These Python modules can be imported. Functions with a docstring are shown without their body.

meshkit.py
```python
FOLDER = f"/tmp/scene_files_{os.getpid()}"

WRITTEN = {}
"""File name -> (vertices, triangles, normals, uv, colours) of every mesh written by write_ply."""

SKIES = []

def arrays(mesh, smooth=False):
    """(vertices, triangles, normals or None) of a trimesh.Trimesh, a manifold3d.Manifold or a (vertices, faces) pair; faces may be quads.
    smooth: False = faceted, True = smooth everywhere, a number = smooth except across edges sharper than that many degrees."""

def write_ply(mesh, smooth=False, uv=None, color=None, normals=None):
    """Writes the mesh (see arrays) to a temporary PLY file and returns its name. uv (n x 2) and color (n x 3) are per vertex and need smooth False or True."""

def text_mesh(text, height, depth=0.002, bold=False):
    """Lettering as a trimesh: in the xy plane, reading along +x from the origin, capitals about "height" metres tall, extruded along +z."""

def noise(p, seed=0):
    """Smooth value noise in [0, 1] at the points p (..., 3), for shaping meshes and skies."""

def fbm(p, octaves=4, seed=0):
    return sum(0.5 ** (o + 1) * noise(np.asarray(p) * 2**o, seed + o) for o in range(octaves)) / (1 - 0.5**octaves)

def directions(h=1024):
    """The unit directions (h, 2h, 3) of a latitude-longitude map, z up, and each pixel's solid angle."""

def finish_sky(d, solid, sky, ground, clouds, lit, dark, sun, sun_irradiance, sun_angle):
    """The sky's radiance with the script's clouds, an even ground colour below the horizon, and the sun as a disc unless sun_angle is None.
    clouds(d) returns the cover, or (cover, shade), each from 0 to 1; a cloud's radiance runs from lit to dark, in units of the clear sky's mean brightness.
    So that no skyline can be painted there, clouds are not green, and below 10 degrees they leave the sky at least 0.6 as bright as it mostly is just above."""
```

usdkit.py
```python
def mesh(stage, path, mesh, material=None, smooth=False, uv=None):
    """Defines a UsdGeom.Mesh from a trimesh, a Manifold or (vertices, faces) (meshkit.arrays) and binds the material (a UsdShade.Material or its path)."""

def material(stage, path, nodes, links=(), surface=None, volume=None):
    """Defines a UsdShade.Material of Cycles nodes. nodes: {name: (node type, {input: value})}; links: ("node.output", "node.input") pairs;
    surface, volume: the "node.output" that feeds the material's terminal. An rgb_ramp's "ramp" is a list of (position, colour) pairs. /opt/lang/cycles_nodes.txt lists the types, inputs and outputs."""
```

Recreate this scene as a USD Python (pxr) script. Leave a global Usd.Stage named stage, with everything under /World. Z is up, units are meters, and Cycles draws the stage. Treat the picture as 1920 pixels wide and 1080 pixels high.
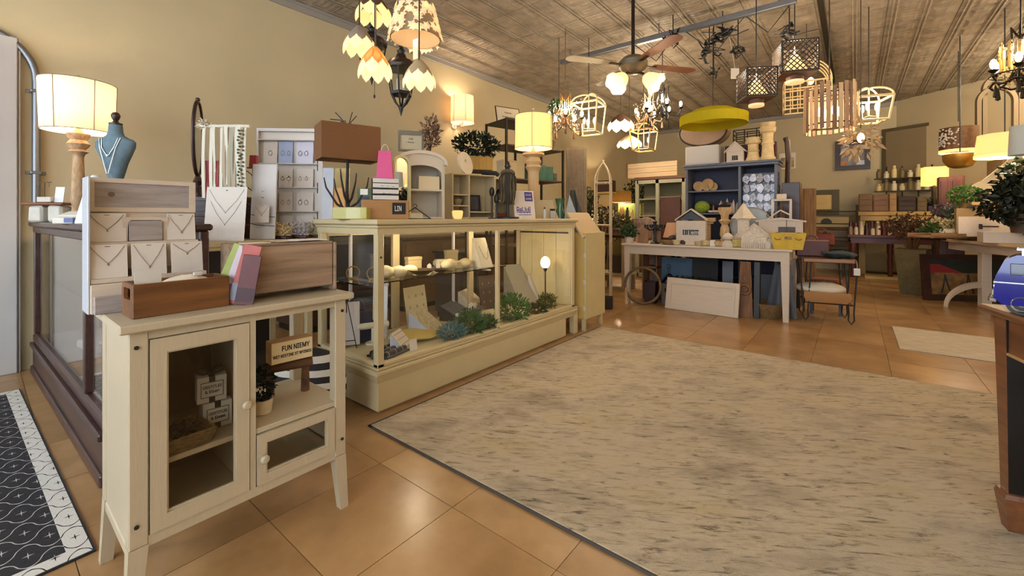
import math, random
import numpy as np
import trimesh
from shapely.geometry import Polygon, Point, box as sbox
from shapely.ops import unary_union
from pxr import Gf, Sdf, Usd, UsdGeom, UsdLux, UsdShade
import meshkit
import usdkit

stage = Usd.Stage.CreateInMemory()
UsdGeom.SetStageUpAxis(stage, 'Z')
UsdGeom.SetStageMetersPerUnit(stage, 1.0)
UsdGeom.Xform.Define(stage, '/World')
stage.SetDefaultPrim(stage.GetPrimAtPath('/World'))
UsdGeom.Scope.Define(stage, '/World/Looks')

# ---------------------------------------------------------------- camera, sky, exposure
K, HY, EYE = 804.0, 408.0, 1.08           # focal length and horizon in pixels of the 1920x1080 frame, eye height in metres
YAW = math.atan(642.0 / K)                # the camera looks this far to the left of the shop's long axis (+Y)
SA, CA = math.sin(YAW), math.cos(YAW)
YD = math.degrees(YAW)
cam = UsdGeom.Camera.Define(stage, '/World/camera')
cam.CreateHorizontalApertureAttr(36.0)
cam.CreateVerticalApertureAttr(20.25)
cam.CreateFocalLengthAttr(36.0 * K / 1920)
cam.CreateVerticalApertureOffsetAttr(-(540 - HY) * 36.0 / 1920)
cam.CreateClippingRangeAttr(Gf.Vec2f(0.05, 200))
cam.CreateFStopAttr(0.0)
cam.AddTransformOp().Set(Gf.Matrix4d(CA, SA, 0, 0, 0, 0, 1, 0, SA, -CA, 0, 0, 0, 0, EYE, 1))
cam.CreateExposureAttr(-0.32)

dome = UsdLux.DomeLight.Define(stage, '/World/sky')
dome.CreateColorAttr(Gf.Vec3f(0.78, 0.89, 1.0))
dome.CreateIntensityAttr(2.6)
LAMP = (1.0, 0.78, 0.52)                  # the shop's incandescent bulbs
LAMPW = (1.0, 0.83, 0.60)
EXTRA = 1.0                               # all lamps
FILL_W = 11.0                              # the added fill lamps out of view


def P3(u, v, d):                          # pixel and distance along the optical axis -> point
    r = (u - 960) / K * d
    return np.array([CA * r - SA * d, SA * r + CA * d, EYE - (v - HY) / K * d])


def onX(u, v, X):
    a = (u - 960) / K
    return P3(u, v, X / (CA * a - SA))


def onY(u, v, Y):
    a = (u - 960) / K
    return P3(u, v, Y / (SA * a + CA))


def onZ(u, v, Z=0.0):
    return P3(u, v, K * (EYE - Z) / (v - HY))


def project(p):
    p = np.asarray(p, float)
    d = -SA * p[..., 0] + CA * p[..., 1]
    r = CA * p[..., 0] + SA * p[..., 1]
    return 960 + K * r / d, HY - K * (p[..., 2] - EYE) / d, d


# ---------------------------------------------------------------- meshes: (vertices, triangles)
def cat(*ms):
    ms = [m for m in ms if m is not None and len(m[0])]
    at = np.cumsum([0] + [len(m[0]) for m in ms])
    return np.vstack([m[0] for m in ms]), np.vstack([m[1] + a for m, a in zip(ms, at)])


def mv(m, loc=(0, 0, 0), rx=0, ry=0, rz=0, s=1):
    v = np.asarray(m[0], float) * np.asarray(s, float)
    f = m[1]
    if np.prod(np.broadcast_to(s, 3)) < 0:
        f = f[:, ::-1]
    for ax, ang in ((0, rx), (1, ry), (2, rz)):
        if ang:
            c, n = math.cos(math.radians(ang)), math.sin(math.radians(ang))
            R = np.eye(3)
            i, j = [(1, 2), (2, 0), (0, 1)][ax]
            R[i, i] = c; R[i, j] = -n; R[j, i] = n; R[j, j] = c
            v = v @ R.T
    return v + np.asarray(loc, float), f


def hull(p):
    h = trimesh.convex.convex_hull(np.asarray(p, float))
    return np.array(h.vertices), np.array(h.faces)


_sg = np.array([[x, y, z] for x in (-1, 1) for y in (-1, 1) for z in (-1, 1)], float)
_bev = np.vstack([_sg * s for s in ((1, .8, .8), (.8, 1, .8), (.8, .8, 1))])
_bf = trimesh.Trimesh(_bev, trimesh.convex.convex_hull(_bev).faces, process=False)
_h = trimesh.convex.convex_hull(_bev)
_idx = np.array([int(np.argmin(np.linalg.norm(_bev - v, axis=1))) for v in _h.vertices])
_bevf = _idx[np.array(_h.faces)]
_bx = trimesh.creation.box([2, 2, 2])
_bxv, _bxf = np.array(_bx.vertices), np.array(_bx.faces)


def box(x0, x1, y0, y1, z0, z1, b=0.0):
    c = np.array([(x0 + x1) / 2, (y0 + y1) / 2, (z0 + z1) / 2])
    h = np.array([abs(x1 - x0) / 2, abs(y1 - y0) / 2, abs(z1 - z0) / 2])
    if b <= 0:
        return _bxv * h + c, _bxf.copy()
    b = min(b, h.min() * .6)
    v = np.vstack([_sg * (h - b * (1 - np.eye(3)[k])) for k in range(3)])
    return v + c, _bevf.copy()


def cbox(sx, sy, sz, c=(0, 0, 0), b=0.0):
    return box(c[0] - sx / 2, c[0] + sx / 2, c[1] - sy / 2, c[1] + sy / 2, c[2] - sz / 2, c[2] + sz / 2, b)


def lathe(prof, n=24, c=(0, 0, 0), closed=True):
    prof = [(max(r, 0), z) for r, z in prof]
    a = np.arange(n) * 2 * np.pi / n
    v = np.vstack([np.stack([r * np.cos(a), r * np.sin(a), np.full(n, z)], 1) for r, z in prof])
    fs = []
    k = len(prof)
    i = np.arange(n); j = (i + 1) % n
    for q in range(k - 1):
        A, B, C, D = q * n + i, q * n + j, (q + 1) * n + j, (q + 1) * n + i
        if prof[q][0] > 1e-6:
            fs.append(np.stack([A, B, C], 1) if prof[q + 1][0] > 1e-6 else np.stack([A, B, D], 1))
        if prof[q + 1][0] > 1e-6:
            fs.append(np.stack([A, C, D], 1))
    if closed:
        if prof[0][0] > 1e-6:
            v = np.vstack([v, [[0, 0, prof[0][1]]]]); fs.append(np.stack([np.full(n, len(v) - 1), j, i], 1))
        if prof[-1][0] > 1e-6:
            v = np.vstack([v, [[0, 0, prof[-1][1]]]]); fs.append(np.stack([np.full(n, len(v) - 1), (k - 1) * n + i, (k - 1) * n + j], 1))
    return v + np.asarray(c, float), np.vstack(fs)


def cyl(r, z0, z1, n=16, c=(0, 0, 0), r2=None):
    return lathe([(r, z0), (r if r2 is None else r2, z1)], n, c)


def ball(r, c=(0, 0, 0), n=12):
    k = max(n // 2, 4)
    rr = np.broadcast_to(r, 3)
    m = lathe([(math.sin(t), -math.cos(t)) for t in np.linspace(0, math.pi, k + 1)], n)
    return m[0] * rr + np.asarray(c, float), m[1]


def tube(pts, r, n=6, closed=False):
    p = np.asarray(pts, float)
    if closed:
        t = np.roll(p, -1, 0) - np.roll(p, 1, 0)
    else:
        t = np.gradient(p, axis=0)
    t /= np.linalg.norm(t, axis=1, keepdims=True) + 1e-12
    a = np.zeros_like(p)
    ref = np.array([0, 0, 1.0]) if abs(t[0, 2]) < .9 else np.array([1.0, 0, 0])
    for i in range(len(p)):
        x = ref - t[i] * (ref @ t[i]); x /= np.linalg.norm(x) + 1e-12
        a[i] = x; ref = x
    b = np.cross(t, a)
    ang = np.arange(n) * 2 * np.pi / n
    rr = np.broadcast_to(r, (len(p),))
    v = (p[:, None] + rr[:, None, None] * (np.cos(ang)[None, :, None] * a[:, None] + np.sin(ang)[None, :, None] * b[:, None])).reshape(-1, 3)
    m = len(p)
    fs = []
    i = np.arange(n); j = (i + 1) % n
    for q in range(m if closed else m - 1):
        w = (q + 1) % m
        A, B, C, D = q * n + i, q * n + j, w * n + j, w * n + i
        fs += [np.stack([A, B, C], 1), np.stack([A, C, D], 1)]
    if not closed:
        v = np.vstack([v, p[:1], p[-1:]])
        fs += [np.stack([np.full(n, m * n), j, i], 1), np.stack([np.full(n, m * n + 1), (m - 1) * n + i, (m - 1) * n + j], 1)]
    return v, np.vstack(fs)


def bar(a, b, w, n=4):
    a, b = np.asarray(a, float), np.asarray(b, float)
    return tube([a, b], w, n)


def arc(cx, cz, r, a0, a1, n=12, rz=None, y=0.0):
    t = np.radians(np.linspace(a0, a1, n))
    return np.stack([cx + r * np.cos(t), np.full(n, y), cz + (rz or r) * np.sin(t)], 1)


def slab(poly, t, y=0.0):
    """A shape in the x-z plane, t thick along y (centred on y)."""
    if not isinstance(poly, Polygon) and not hasattr(poly, 'geoms'):
        poly = Polygon(poly)
    poly = poly.buffer(0)
    out = []
    for g in getattr(poly, 'geoms', [poly]):
        m = trimesh.creation.extrude_polygon(g, t, engine='earcut')
        v = np.array(m.vertices)
        out.append((np.stack([v[:, 0], y + t / 2 - v[:, 2], v[:, 1]], 1), np.array(m.faces)))
    return cat(*out)


def flat(poly, t, z=0.0):
    """A shape in the x-y plane, from z to z+t."""
    if not isinstance(poly, Polygon) and not hasattr(poly, 'geoms'):
        poly = Polygon(poly)
    out = []
    for g in getattr(poly, 'geoms', [poly]):
        m = trimesh.creation.extrude_polygon(g, t, engine='earcut')
        out.append((np.array(m.vertices) + [0, 0, z], np.array(m.faces)))
    return cat(*out)


_txt = {}


def text(s, h, y=0.0, cx=0.0, z=0.0, w=None, bold=True, d=0.0012):
    """Upright lettering in the x-z plane facing -y, centred at cx, baseline z; squeezed to width w."""
    if (s, bold) not in _txt:
        m = meshkit.text_mesh(s, 1.0, 1.0, bold)
        _txt[(s, bold)] = (np.array(m.vertices), np.array(m.faces))
    v, f = _txt[(s, bold)]
    sx = h if w is None else w / (v[:, 0].max() - v[:, 0].min())
    x = (v[:, 0] - (v[:, 0].max() + v[:, 0].min()) / 2) * sx
    return np.stack([cx + x, y - v[:, 2] * d, z + v[:, 1] * h], 1), f


def leafs(pts, size, seed=0, up=0.3, wide=0.45, norm=None):
    """Folded leaf blades of four triangles at the points."""
    rng = np.random.default_rng(seed)
    pts = np.asarray(pts, float)
    n = len(pts)
    d = rng.normal(size=(n, 3)) if norm is None else np.asarray(norm) + rng.normal(size=(n, 3)) * .5
    d[:, 2] += up
    d /= np.linalg.norm(d, axis=1, keepdims=True)
    s = np.cross(d, rng.normal(size=(n, 3))); s /= np.linalg.norm(s, axis=1, keepdims=True)
    nn = np.cross(d, s)
    L = size * rng.uniform(.6, 1.25, (n, 1))
    W = L * wide
    base, tip = pts, pts + d * L
    mid = pts + d * L * .5 - nn * L * .1
    l, r = pts + d * L * .45 + s * W * .5 + nn * L * .06, pts + d * L * .45 - s * W * .5 + nn * L * .06
    v = np.stack([base, l, tip, r, mid], 1).reshape(-1, 3)
    k = np.arange(n)[:, None] * 5
    f = np.concatenate([k + [0, 4, 1], k + [1, 4, 2], k + [2, 4, 3], k + [3, 4, 0]], 1).reshape(-1, 3)
    return v, f


def blob(n, r, c, seed, shell=.55):
    rng = np.random.default_rng(seed)
    d = rng.normal(size=(n, 3)); d /= np.linalg.norm(d, axis=1, keepdims=True)
    q = (shell + (1 - shell) * rng.random((n, 1)) ** .6)
    return d * q * np.broadcast_to(r, 3) + np.asarray(c, float), d


def rumple(m, amp, scale, seed=0):
    v = np.asarray(m[0], float)
    d = np.stack([meshkit.fbm(v * scale + 7.3 * k, 3, seed + k) - .5 for k in range(3)], 1)
    return v + d * 2 * amp, m[1]


def sheet(w, h, nx, nz, fn, t=0.0):
    """A cloth: a grid over w x h bent by fn(u, v) -> point, two-sided."""
    u, v = np.meshgrid(np.linspace(0, 1, nx), np.linspace(0, 1, nz), indexing='ij')
    p = np.array([fn(a, b) for a, b in zip(u.ravel(), v.ravel())], float)
    i, j = np.meshgrid(np.arange(nx - 1), np.arange(nz - 1), indexing='ij')
    a = (i * nz + j).ravel(); b = a + nz
    f = np.vstack([np.stack([a, b, b + 1], 1), np.stack([a, b + 1, a + 1], 1)])
    return p, f


# ---------------------------------------------------------------- materials
def lin(c):
    c = np.asarray(c, float) / 255
    return tuple(np.where(c <= .04045, c / 12.92, ((c + .055) / 1.055) ** 2.4))


_mats = {}


def M(name, col=None, rough=.5, metal=0.0, var=None, vs=6.0, stretch=None, col2=None, bump=0.0, bs=60.0, coat=0.0, spec=.5, ramp=None, emit=None, sheen=0.0, space='object', detail=4.0):
    """A principled material with noise between col and col2 (or col made darker and lighter by var)."""
    if name in _mats:
        return _mats[name]
    path = '/World/Looks/' + name
    nodes = {'p': ('principled_bsdf', dict(roughness=rough, metallic=metal, coat_weight=coat, specular_ior_level=spec, sheen_weight=sheen, base_color=lin(col)))}
    links = []
    if var or col2 is not None or bump:
        nodes['tc'] = ('texture_coordinate', {}) if space == 'object' else ('geometry', {})
        src = 'tc.object' if space == 'object' else 'tc.position'
        nodes['mp'] = ('mapping', dict(scale=stretch or (1, 1, 1)))
        links.append((src, 'mp.vector'))
    if var or col2 is not None:
        c = np.array(lin(col))
        if col2 is not None:
            a, b = c, np.array(lin(col2))
        else:
            a, b = c * (1 - var), np.minimum(c * (1 + var), 1)
        nodes['n'] = ('noise_texture', dict(scale=vs, detail=detail, roughness=.6))
        nodes['r'] = ('rgb_ramp', dict(ramp=[(.32, tuple(a)), (.68, tuple(b))]))
        links += [('mp.vector', 'n.vector'), ('n.fac', 'r.fac'), ('r.color', 'p.base_color')]
    if bump:
        nodes['bn'] = ('noise_texture', dict(scale=bs, detail=3.0))
        nodes['b'] = ('bump', dict(strength=bump, distance=.01))
        links += [('mp.vector', 'bn.vector'), ('bn.fac', 'b.height'), ('b.normal', 'p.normal')]
    if emit:
        nodes['p'][1].update(emission_color=lin(emit[0]), emission_strength=emit[1])
    _mats[name] = usdkit.material(stage, path, nodes, links, 'p.BSDF')
    return _mats[name]


def wood(name, dark, light, rough=.45, axis=0, sc=1.0, coat=0.0):
    st = [7.0, 7.0, 7.0]
    st[axis] = .6
    return M(name, dark, rough, col2=light, vs=4.5 * sc, stretch=tuple(st), bump=.12, bs=14 * sc, coat=coat, detail=6.0)


def glass_pane(name, tint=(1, 1, 1), gl=1.0, rough=.0):
    if name in _mats:
        return _mats[name]
    _mats[name] = usdkit.material(stage, '/World/Looks/' + name, {
        't': ('transparent_bsdf', dict(color=tint)), 'g': ('glossy_bsdf', dict(roughness=rough, color=(gl, gl, gl))), 'f': ('layer_weight', dict(blend=.5)), 'w': ('math', dict(math_type='power', value2=5.0)),
        'k': ('math', dict(math_type='multiply_add', value2=.9, value3=.035)), 'm': ('mix_closure', {})},
        [('f.facing', 'w.value1'), ('w.value', 'k.value1'), ('k.value', 'm.fac'), ('t.BSDF', 'm.closure1'), ('g.BSDF', 'm.closure2')], 'm.closure')
    return _mats[name]


def shade_mat(name, col, glow, strength, trans=.5):
    """A lit lampshade: cloth or glass that lets its bulb's light through, and glows."""
    if name in _mats:
        return _mats[name]
    _mats[name] = usdkit.material(stage, '/World/Looks/' + name, {
        'd': ('diffuse_bsdf', dict(color=lin(col))), 't': ('translucent_bsdf', dict(color=lin(col))), 'm': ('mix_closure', dict(fac=trans)),
        'e': ('emission', dict(color=lin(glow), strength=strength)), 'a': ('add_closure', {})},
        [('d.BSDF', 'm.closure1'), ('t.BSDF', 'm.closure2'), ('m.closure', 'a.closure1'), ('e.emission', 'a.closure2')], 'a.closure')
    return _mats[name]


def leaf_mat(name, a, b, vs=9.0):
    if name in _mats:
        return _mats[name]
    _mats[name] = usdkit.material(stage, '/World/Looks/' + name, {
        'g': ('geometry', {}), 'r': ('rgb_ramp', dict(ramp=[(.0, lin(a)), (1.0, lin(b))])),
        'p': ('principled_bsdf', dict(roughness=.5)), 't': ('translucent_bsdf', {}), 'm': ('mix_closure', dict(fac=.25))},
        [('g.random_per_island', 'r.fac'), ('r.color', 'p.base_color'), ('r.color', 't.color'), ('p.BSDF', 'm.closure1'), ('t.BSDF', 'm.closure2')], 'm.closure')
    return _mats[name]


def clear(name, tint=(1, 1, 1), rough=.02, ior=1.45):
    if name in _mats:
        return _mats[name]
    _mats[name] = usdkit.material(stage, '/World/Looks/' + name, {'p': ('principled_bsdf', dict(transmission_weight=1.0, roughness=rough, ior=ior, base_color=tint))}, [], 'p.BSDF')
    return _mats[name]


def emit_mat(name, col, strength):
    if name not in _mats:
        _mats[name] = usdkit.material(stage, '/World/Looks/' + name, {'e': ('emission', dict(color=lin(col), strength=strength))}, [], 'e.emission')
    return _mats[name]


# ---------------------------------------------------------------- objects
_used = {}


def _path(parent, name):
    base = parent + '/' + name
    n = _used.get(base, -1) + 1
    _used[base] = n
    return base if n == 0 else '%s_%03d' % (base, n)


def _keys(prim, label=None, cat=None, group=None, kind=None):
    for k, v in (('label', label), ('category', cat), ('group', group), ('kind', kind)):
        if v:
            prim.SetCustomDataByKey(k, v)


def T(name, label, cat, loc=(0, 0, 0), rz=0.0, group=None, kind=None):
    """A thing: an Xform at its base; its parts follow."""
    p = _path('/World', name)
    x = UsdGeom.Xform.Define(stage, p)
    x.AddTranslateOp().Set(Gf.Vec3d(*map(float, loc)))
    if rz:
        x.AddRotateZOp().Set(float(rz))
    _keys(x.GetPrim(), label, cat, group, kind)
    return p


def A(parent, name, mesh, mat, label=None, smooth=35, kind=None):
    """A part (or a sub-part) of a thing."""
    p = _path(parent, name)
    m = usdkit.mesh(stage, p, mesh, mat, smooth)
    _keys(m.GetPrim(), label, None, None, kind)
    return p


def O(name, mesh, mat, label, cat, loc=(0, 0, 0), rz=0.0, group=None, kind=None, smooth=35):
    """A thing that is one mesh."""
    p = _path('/World', name)
    m = usdkit.mesh(stage, p, mesh, mat, smooth)
    m.AddTranslateOp().Set(Gf.Vec3d(*map(float, loc)))
    if rz:
        m.AddRotateZOp().Set(float(rz))
    _keys(m.GetPrim(), label, cat, group, kind)
    return p


def dup(src, label, loc, rz=0.0, group=None, name=None, scale=None):
    """A copy of a thing with its parts."""
    s = stage.GetPrimAtPath(src)
    was = s.GetCustomData()
    base = name or s.GetName().rstrip('0123456789').rstrip('_')
    p = _path('/World', base)
    x = UsdGeom.Xform.Define(stage, p)
    x.GetPrim().GetReferences().AddInternalReference(src)
    x.ClearXformOpOrder()
    for a in ('xformOp:translate', 'xformOp:rotateZ'):
        pass
    x.AddTranslateOp(opSuffix='place').Set(Gf.Vec3d(*map(float, loc)))
    if rz:
        x.AddRotateZOp(opSuffix='place').Set(float(rz))
    if scale:
        x.AddScaleOp(opSuffix='place').Set(Gf.Vec3f(*np.broadcast_to(scale, 3).astype(float).tolist()))
    _keys(x.GetPrim(), label, was.get('category'), group or was.get('group'))
    x.GetPrim().SetInstanceable(True)
    return p


def bulb_light(name, loc, watts, col=LAMP, r=.03):
    """The light of a lamp's bulb."""
    l = UsdLux.SphereLight.Define(stage, _path('/World', name))
    l.CreateRadiusAttr(r)
    l.CreateNormalizeAttr(True)
    l.CreateColorAttr(Gf.Vec3f(*col))
    l.CreateIntensityAttr(float(watts) * EXTRA)
    l.AddTranslateOp().Set(Gf.Vec3d(*map(float, loc)))


def lw(loc, rz, p):
    """A point in a thing's frame -> world."""
    a = math.radians(rz)
    return np.array([loc[0] + p[0] * math.cos(a) - p[1] * math.sin(a), loc[1] + p[0] * math.sin(a) + p[1] * math.cos(a), loc[2] + p[2]])
# ================================================================ the room
CEIL, WX, BY = 3.35, -4.6, 11.2
FRONT, RX = -2.4, 3.4
m_wall = M('wall_paint', (190, 176, 142), .75, var=.05, vs=1.3, bump=.05, bs=90, space='world')
m_wallw = M('wall_white', (186, 182, 178), .6, var=.03, vs=2)
m_grout = M('tile_grout', (116, 88, 60), .8)
m_tiles = [M('floor_tile_%d' % k, a, .26, col2=b, vs=2.2 + k * .3, bump=.04, bs=8, space='world', detail=7.0) for k, (a, b) in enumerate([((138, 102, 62), (180, 140, 94)), ((132, 98, 60), (174, 135, 91)), ((143, 106, 66), (183, 145, 100))])]


def struct(name, mesh, mat, parent='/World', smooth=False):
    p = _path(parent, name)
    m = usdkit.mesh(stage, p, mesh, mat, smooth)
    if parent == '/World':
        _keys(m.GetPrim(), kind='structure')
    return p


# floor: tiles laid one by one where they can be told apart
fl = UsdGeom.Xform.Define(stage, _path('/World', 'floor')); _keys(fl.GetPrim(), kind='structure')
A('/World/floor', 'grout_bed', box(WX - .1, RX + .1, FRONT - .1, BY + .1, -.06, -.003), m_grout, smooth=False)
TS, GX, GY = .457, .2, .654
rng = random.Random(5)
rest = []
for i in range(-13, 9):
    for j in range(-8, 26):
        x0, y0 = GX + i * TS, GY + j * TS
        x1, y1 = x0 + TS, y0 + TS
        x0, x1, y0, y1 = max(x0, WX), min(x1, RX), max(y0, FRONT), min(y1, BY)
        if x1 - x0 < .03 or y1 - y0 < .03:
            continue
        q = np.array([[x0, y0, 0], [x1, y0, 0], [x1, y1, 0], [x0, y1, 0]])
        u, v, d = project(q)
        hgt = v.max() - v.min()
        seen = d.min() > .2 and u.max() > 0 and u.min() < 1920 and v.min() < 1080 and hgt > 9
        t = box(x0 + .0014, x1 - .0014, y0 + .0014, y1 - .0014, -.03, rng.uniform(-.0004, .0004))
        if seen:
            A('/World/floor', 'tile', t, m_tiles[rng.randrange(3)], smooth=False)
        else:
            rest.append(t)
A('/World/floor', 'tile_field', cat(*rest), m_tiles[0], smooth=False, kind='stuff')

# ceiling: pressed tin panels
tin_nodes = {'g': ('geometry', {}), 'mp': ('mapping', dict(scale=(1, 1, 1))),
             'v': ('voronoi_texture', dict(scale=16.0, feature='f1', randomness=.25)), 'n': ('noise_texture', dict(scale=7.0, detail=4.0)),
             'w': ('wave_texture', dict(scale=5.15, bands_direction='y', distortion=.4)),
             'r': ('rgb_ramp', dict(ramp=[(.3, lin((140, 130, 116))), (.7, lin((172, 160, 144)))])),
             'b1': ('bump', dict(strength=.55, distance=.02)), 'b2': ('bump', dict(strength=.3, distance=.012)), 'p': ('principled_bsdf', dict(metallic=.15, roughness=.5))}
m_tin = usdkit.material(stage, '/World/Looks/pressed_tin', tin_nodes, [('g.position', 'mp.vector'), ('mp.vector', 'v.vector'), ('mp.vector', 'n.vector'), ('mp.vector', 'w.vector'), ('n.fac', 'r.fac'), ('r.color', 'p.base_color'),
                        ('v.distance', 'b1.height'), ('w.fac', 'b2.height'), ('b1.normal', 'b2.normal'), ('b2.normal', 'p.normal')], 'p.BSDF')
cl = UsdGeom.Xform.Define(stage, _path('/World', 'ceiling')); _keys(cl.GetPrim(), kind='structure')
A('/World/ceiling', 'ceiling_deck', box(WX - .1, RX + .1, FRONT - .1, BY + .1, CEIL + .012, CEIL + .1), m_tin, smooth=False)
CS = .61


def tin_panel(x0, x1, y0, y1):
    w, h = x1 - x0, y1 - y0
    out = [box(x0 + .003, x1 - .003, y0 + .003, y1 - .003, CEIL, CEIL + .011)]
    for fx in (.06, .12, .5, .56):                                       # raised ribs along the shop
        a = x0 + w * fx
        out.append(box(a, a + .016, y0 + .003, y1 - .003, CEIL - .012, CEIL, .004)[:2])
    for a, b in ((.19, .47), (.63, .94)):                               # the sunk fields between them
        for k in range(2):
            out.append(mv((np.array([[-1, -1, 0], [1, -1, 0], [1, 1, 0], [-1, 1, 0], [-.6, -.6, -1], [.6, -.6, -1], [.6, .6, -1], [-.6, .6, -1.]]),
                           np.array([[4, 6, 5], [4, 7, 6], [0, 4, 5], [0, 5, 1], [1, 5, 6], [1, 6, 2], [2, 6, 7], [2, 7, 3], [3, 7, 4], [3, 4, 0]])),
                          (x0 + w * (a + b) / 2, y0 + h * (.27 + .5 * k), CEIL), s=(w * (b - a) / 2, h * .2, .009)))
    return cat(*out)


rest = []
for i in range(15):
    for j in range(24):
        x0, y0 = WX + i * CS, FRONT + j * CS
        x1, y1 = min(x0 + CS, RX), min(y0 + CS, BY)
        if x1 - x0 < .1 or y1 - y0 < .1:
            continue
        u, v, d = project(np.array([[x0, y0, CEIL], [x1, y0, CEIL], [x1, y1, CEIL], [x0, y1, CEIL]]))
        if d.min() > .2 and u.max() > 0 and u.min() < 1920 and v.max() > -5:
            A('/World/ceiling', 'panel', tin_panel(x0, x1, y0, y1), m_tin, smooth=False)
        else:
            rest.append(box(x0 + .003, x1 - .003, y0 + .003, y1 - .003, CEIL, CEIL + .011))
A('/World/ceiling', 'panel_field', cat(*rest), m_tin, smooth=False, kind='stuff')

# walls
struct('wall_left', box(WX - .15, WX, FRONT, BY, 0, CEIL), m_wall)
struct('wall_back', box(WX - .15, RX + .15, BY, BY + .15, 0, CEIL), m_wall)
ang = np.array([[.64, BY], [RX, BY - .84 * (RX - .64)], [RX + .1, BY - .84 * (RX - .64)], [RX + .1, BY + .05], [.64, BY + .05]])
struct('wall_angled', flat(ang, CEIL), m_wall)
struct('wall_right', box(RX, RX + .15, FRONT, BY, 0, CEIL), m_wall)
# the street front behind the camera: display windows that let the daylight in
wf = [box(WX - .15, RX + .15, FRONT - .15, FRONT, 0, .5), box(WX - .15, RX + .15, FRONT - .15, FRONT, 3.0, CEIL)]
for x in (WX, -2.75, -1.2, .3, 1.8, RX):
    wf.append(box(x - .08, x + .08, FRONT - .15, FRONT, .5, 3.0))
struct('wall_front', cat(*wf), m_wallw)
m_wglass = glass_pane('window_glass')
for k, (a, b) in enumerate([(WX + .08, -2.83), (-2.67, -1.28), (-1.12, .22), (.38, 1.72), (1.88, RX - .08)]):
    struct('window_%d' % (k + 1), box(a, b, FRONT - .09, FRONT - .08, .5, 3.0), m_wglass)
struct('trim_1', cat(box(WX, WX + .03, .3, BY, CEIL - .09, CEIL, .006), box(WX, WX + .05, .3, BY, CEIL - .035, CEIL, .006)), M('crown_paint', (150, 146, 140), .5))
struct('trim_2', box(WX, .66, BY - .03, BY, CEIL - .09, CEIL, .006), M('crown_paint'))
struct('baseboard_left', box(WX, WX + .018, .3, BY, 0, .12, .004), M('base_paint', (205, 190, 150), .5))
struct('baseboard_back', box(WX, .64, BY - .018, BY, 0, .12, .004), M('base_paint'))
d1 = UsdGeom.Xform.Define(stage, _path('/World', 'door_1')); _keys(d1.GetPrim(), kind='structure')
A('/World/door_1', 'door_panel', box(WX + .004, WX + .06, -1.1, .185, 0, 2.33, .006), m_wallw, smooth=False)
A('/World/door_1', 'door_edge', box(WX + .004, WX + .045, .187, .2, 0, 2.33, .003), M('door_edge_grey', (170, 168, 168), .4), smooth=False)
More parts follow.
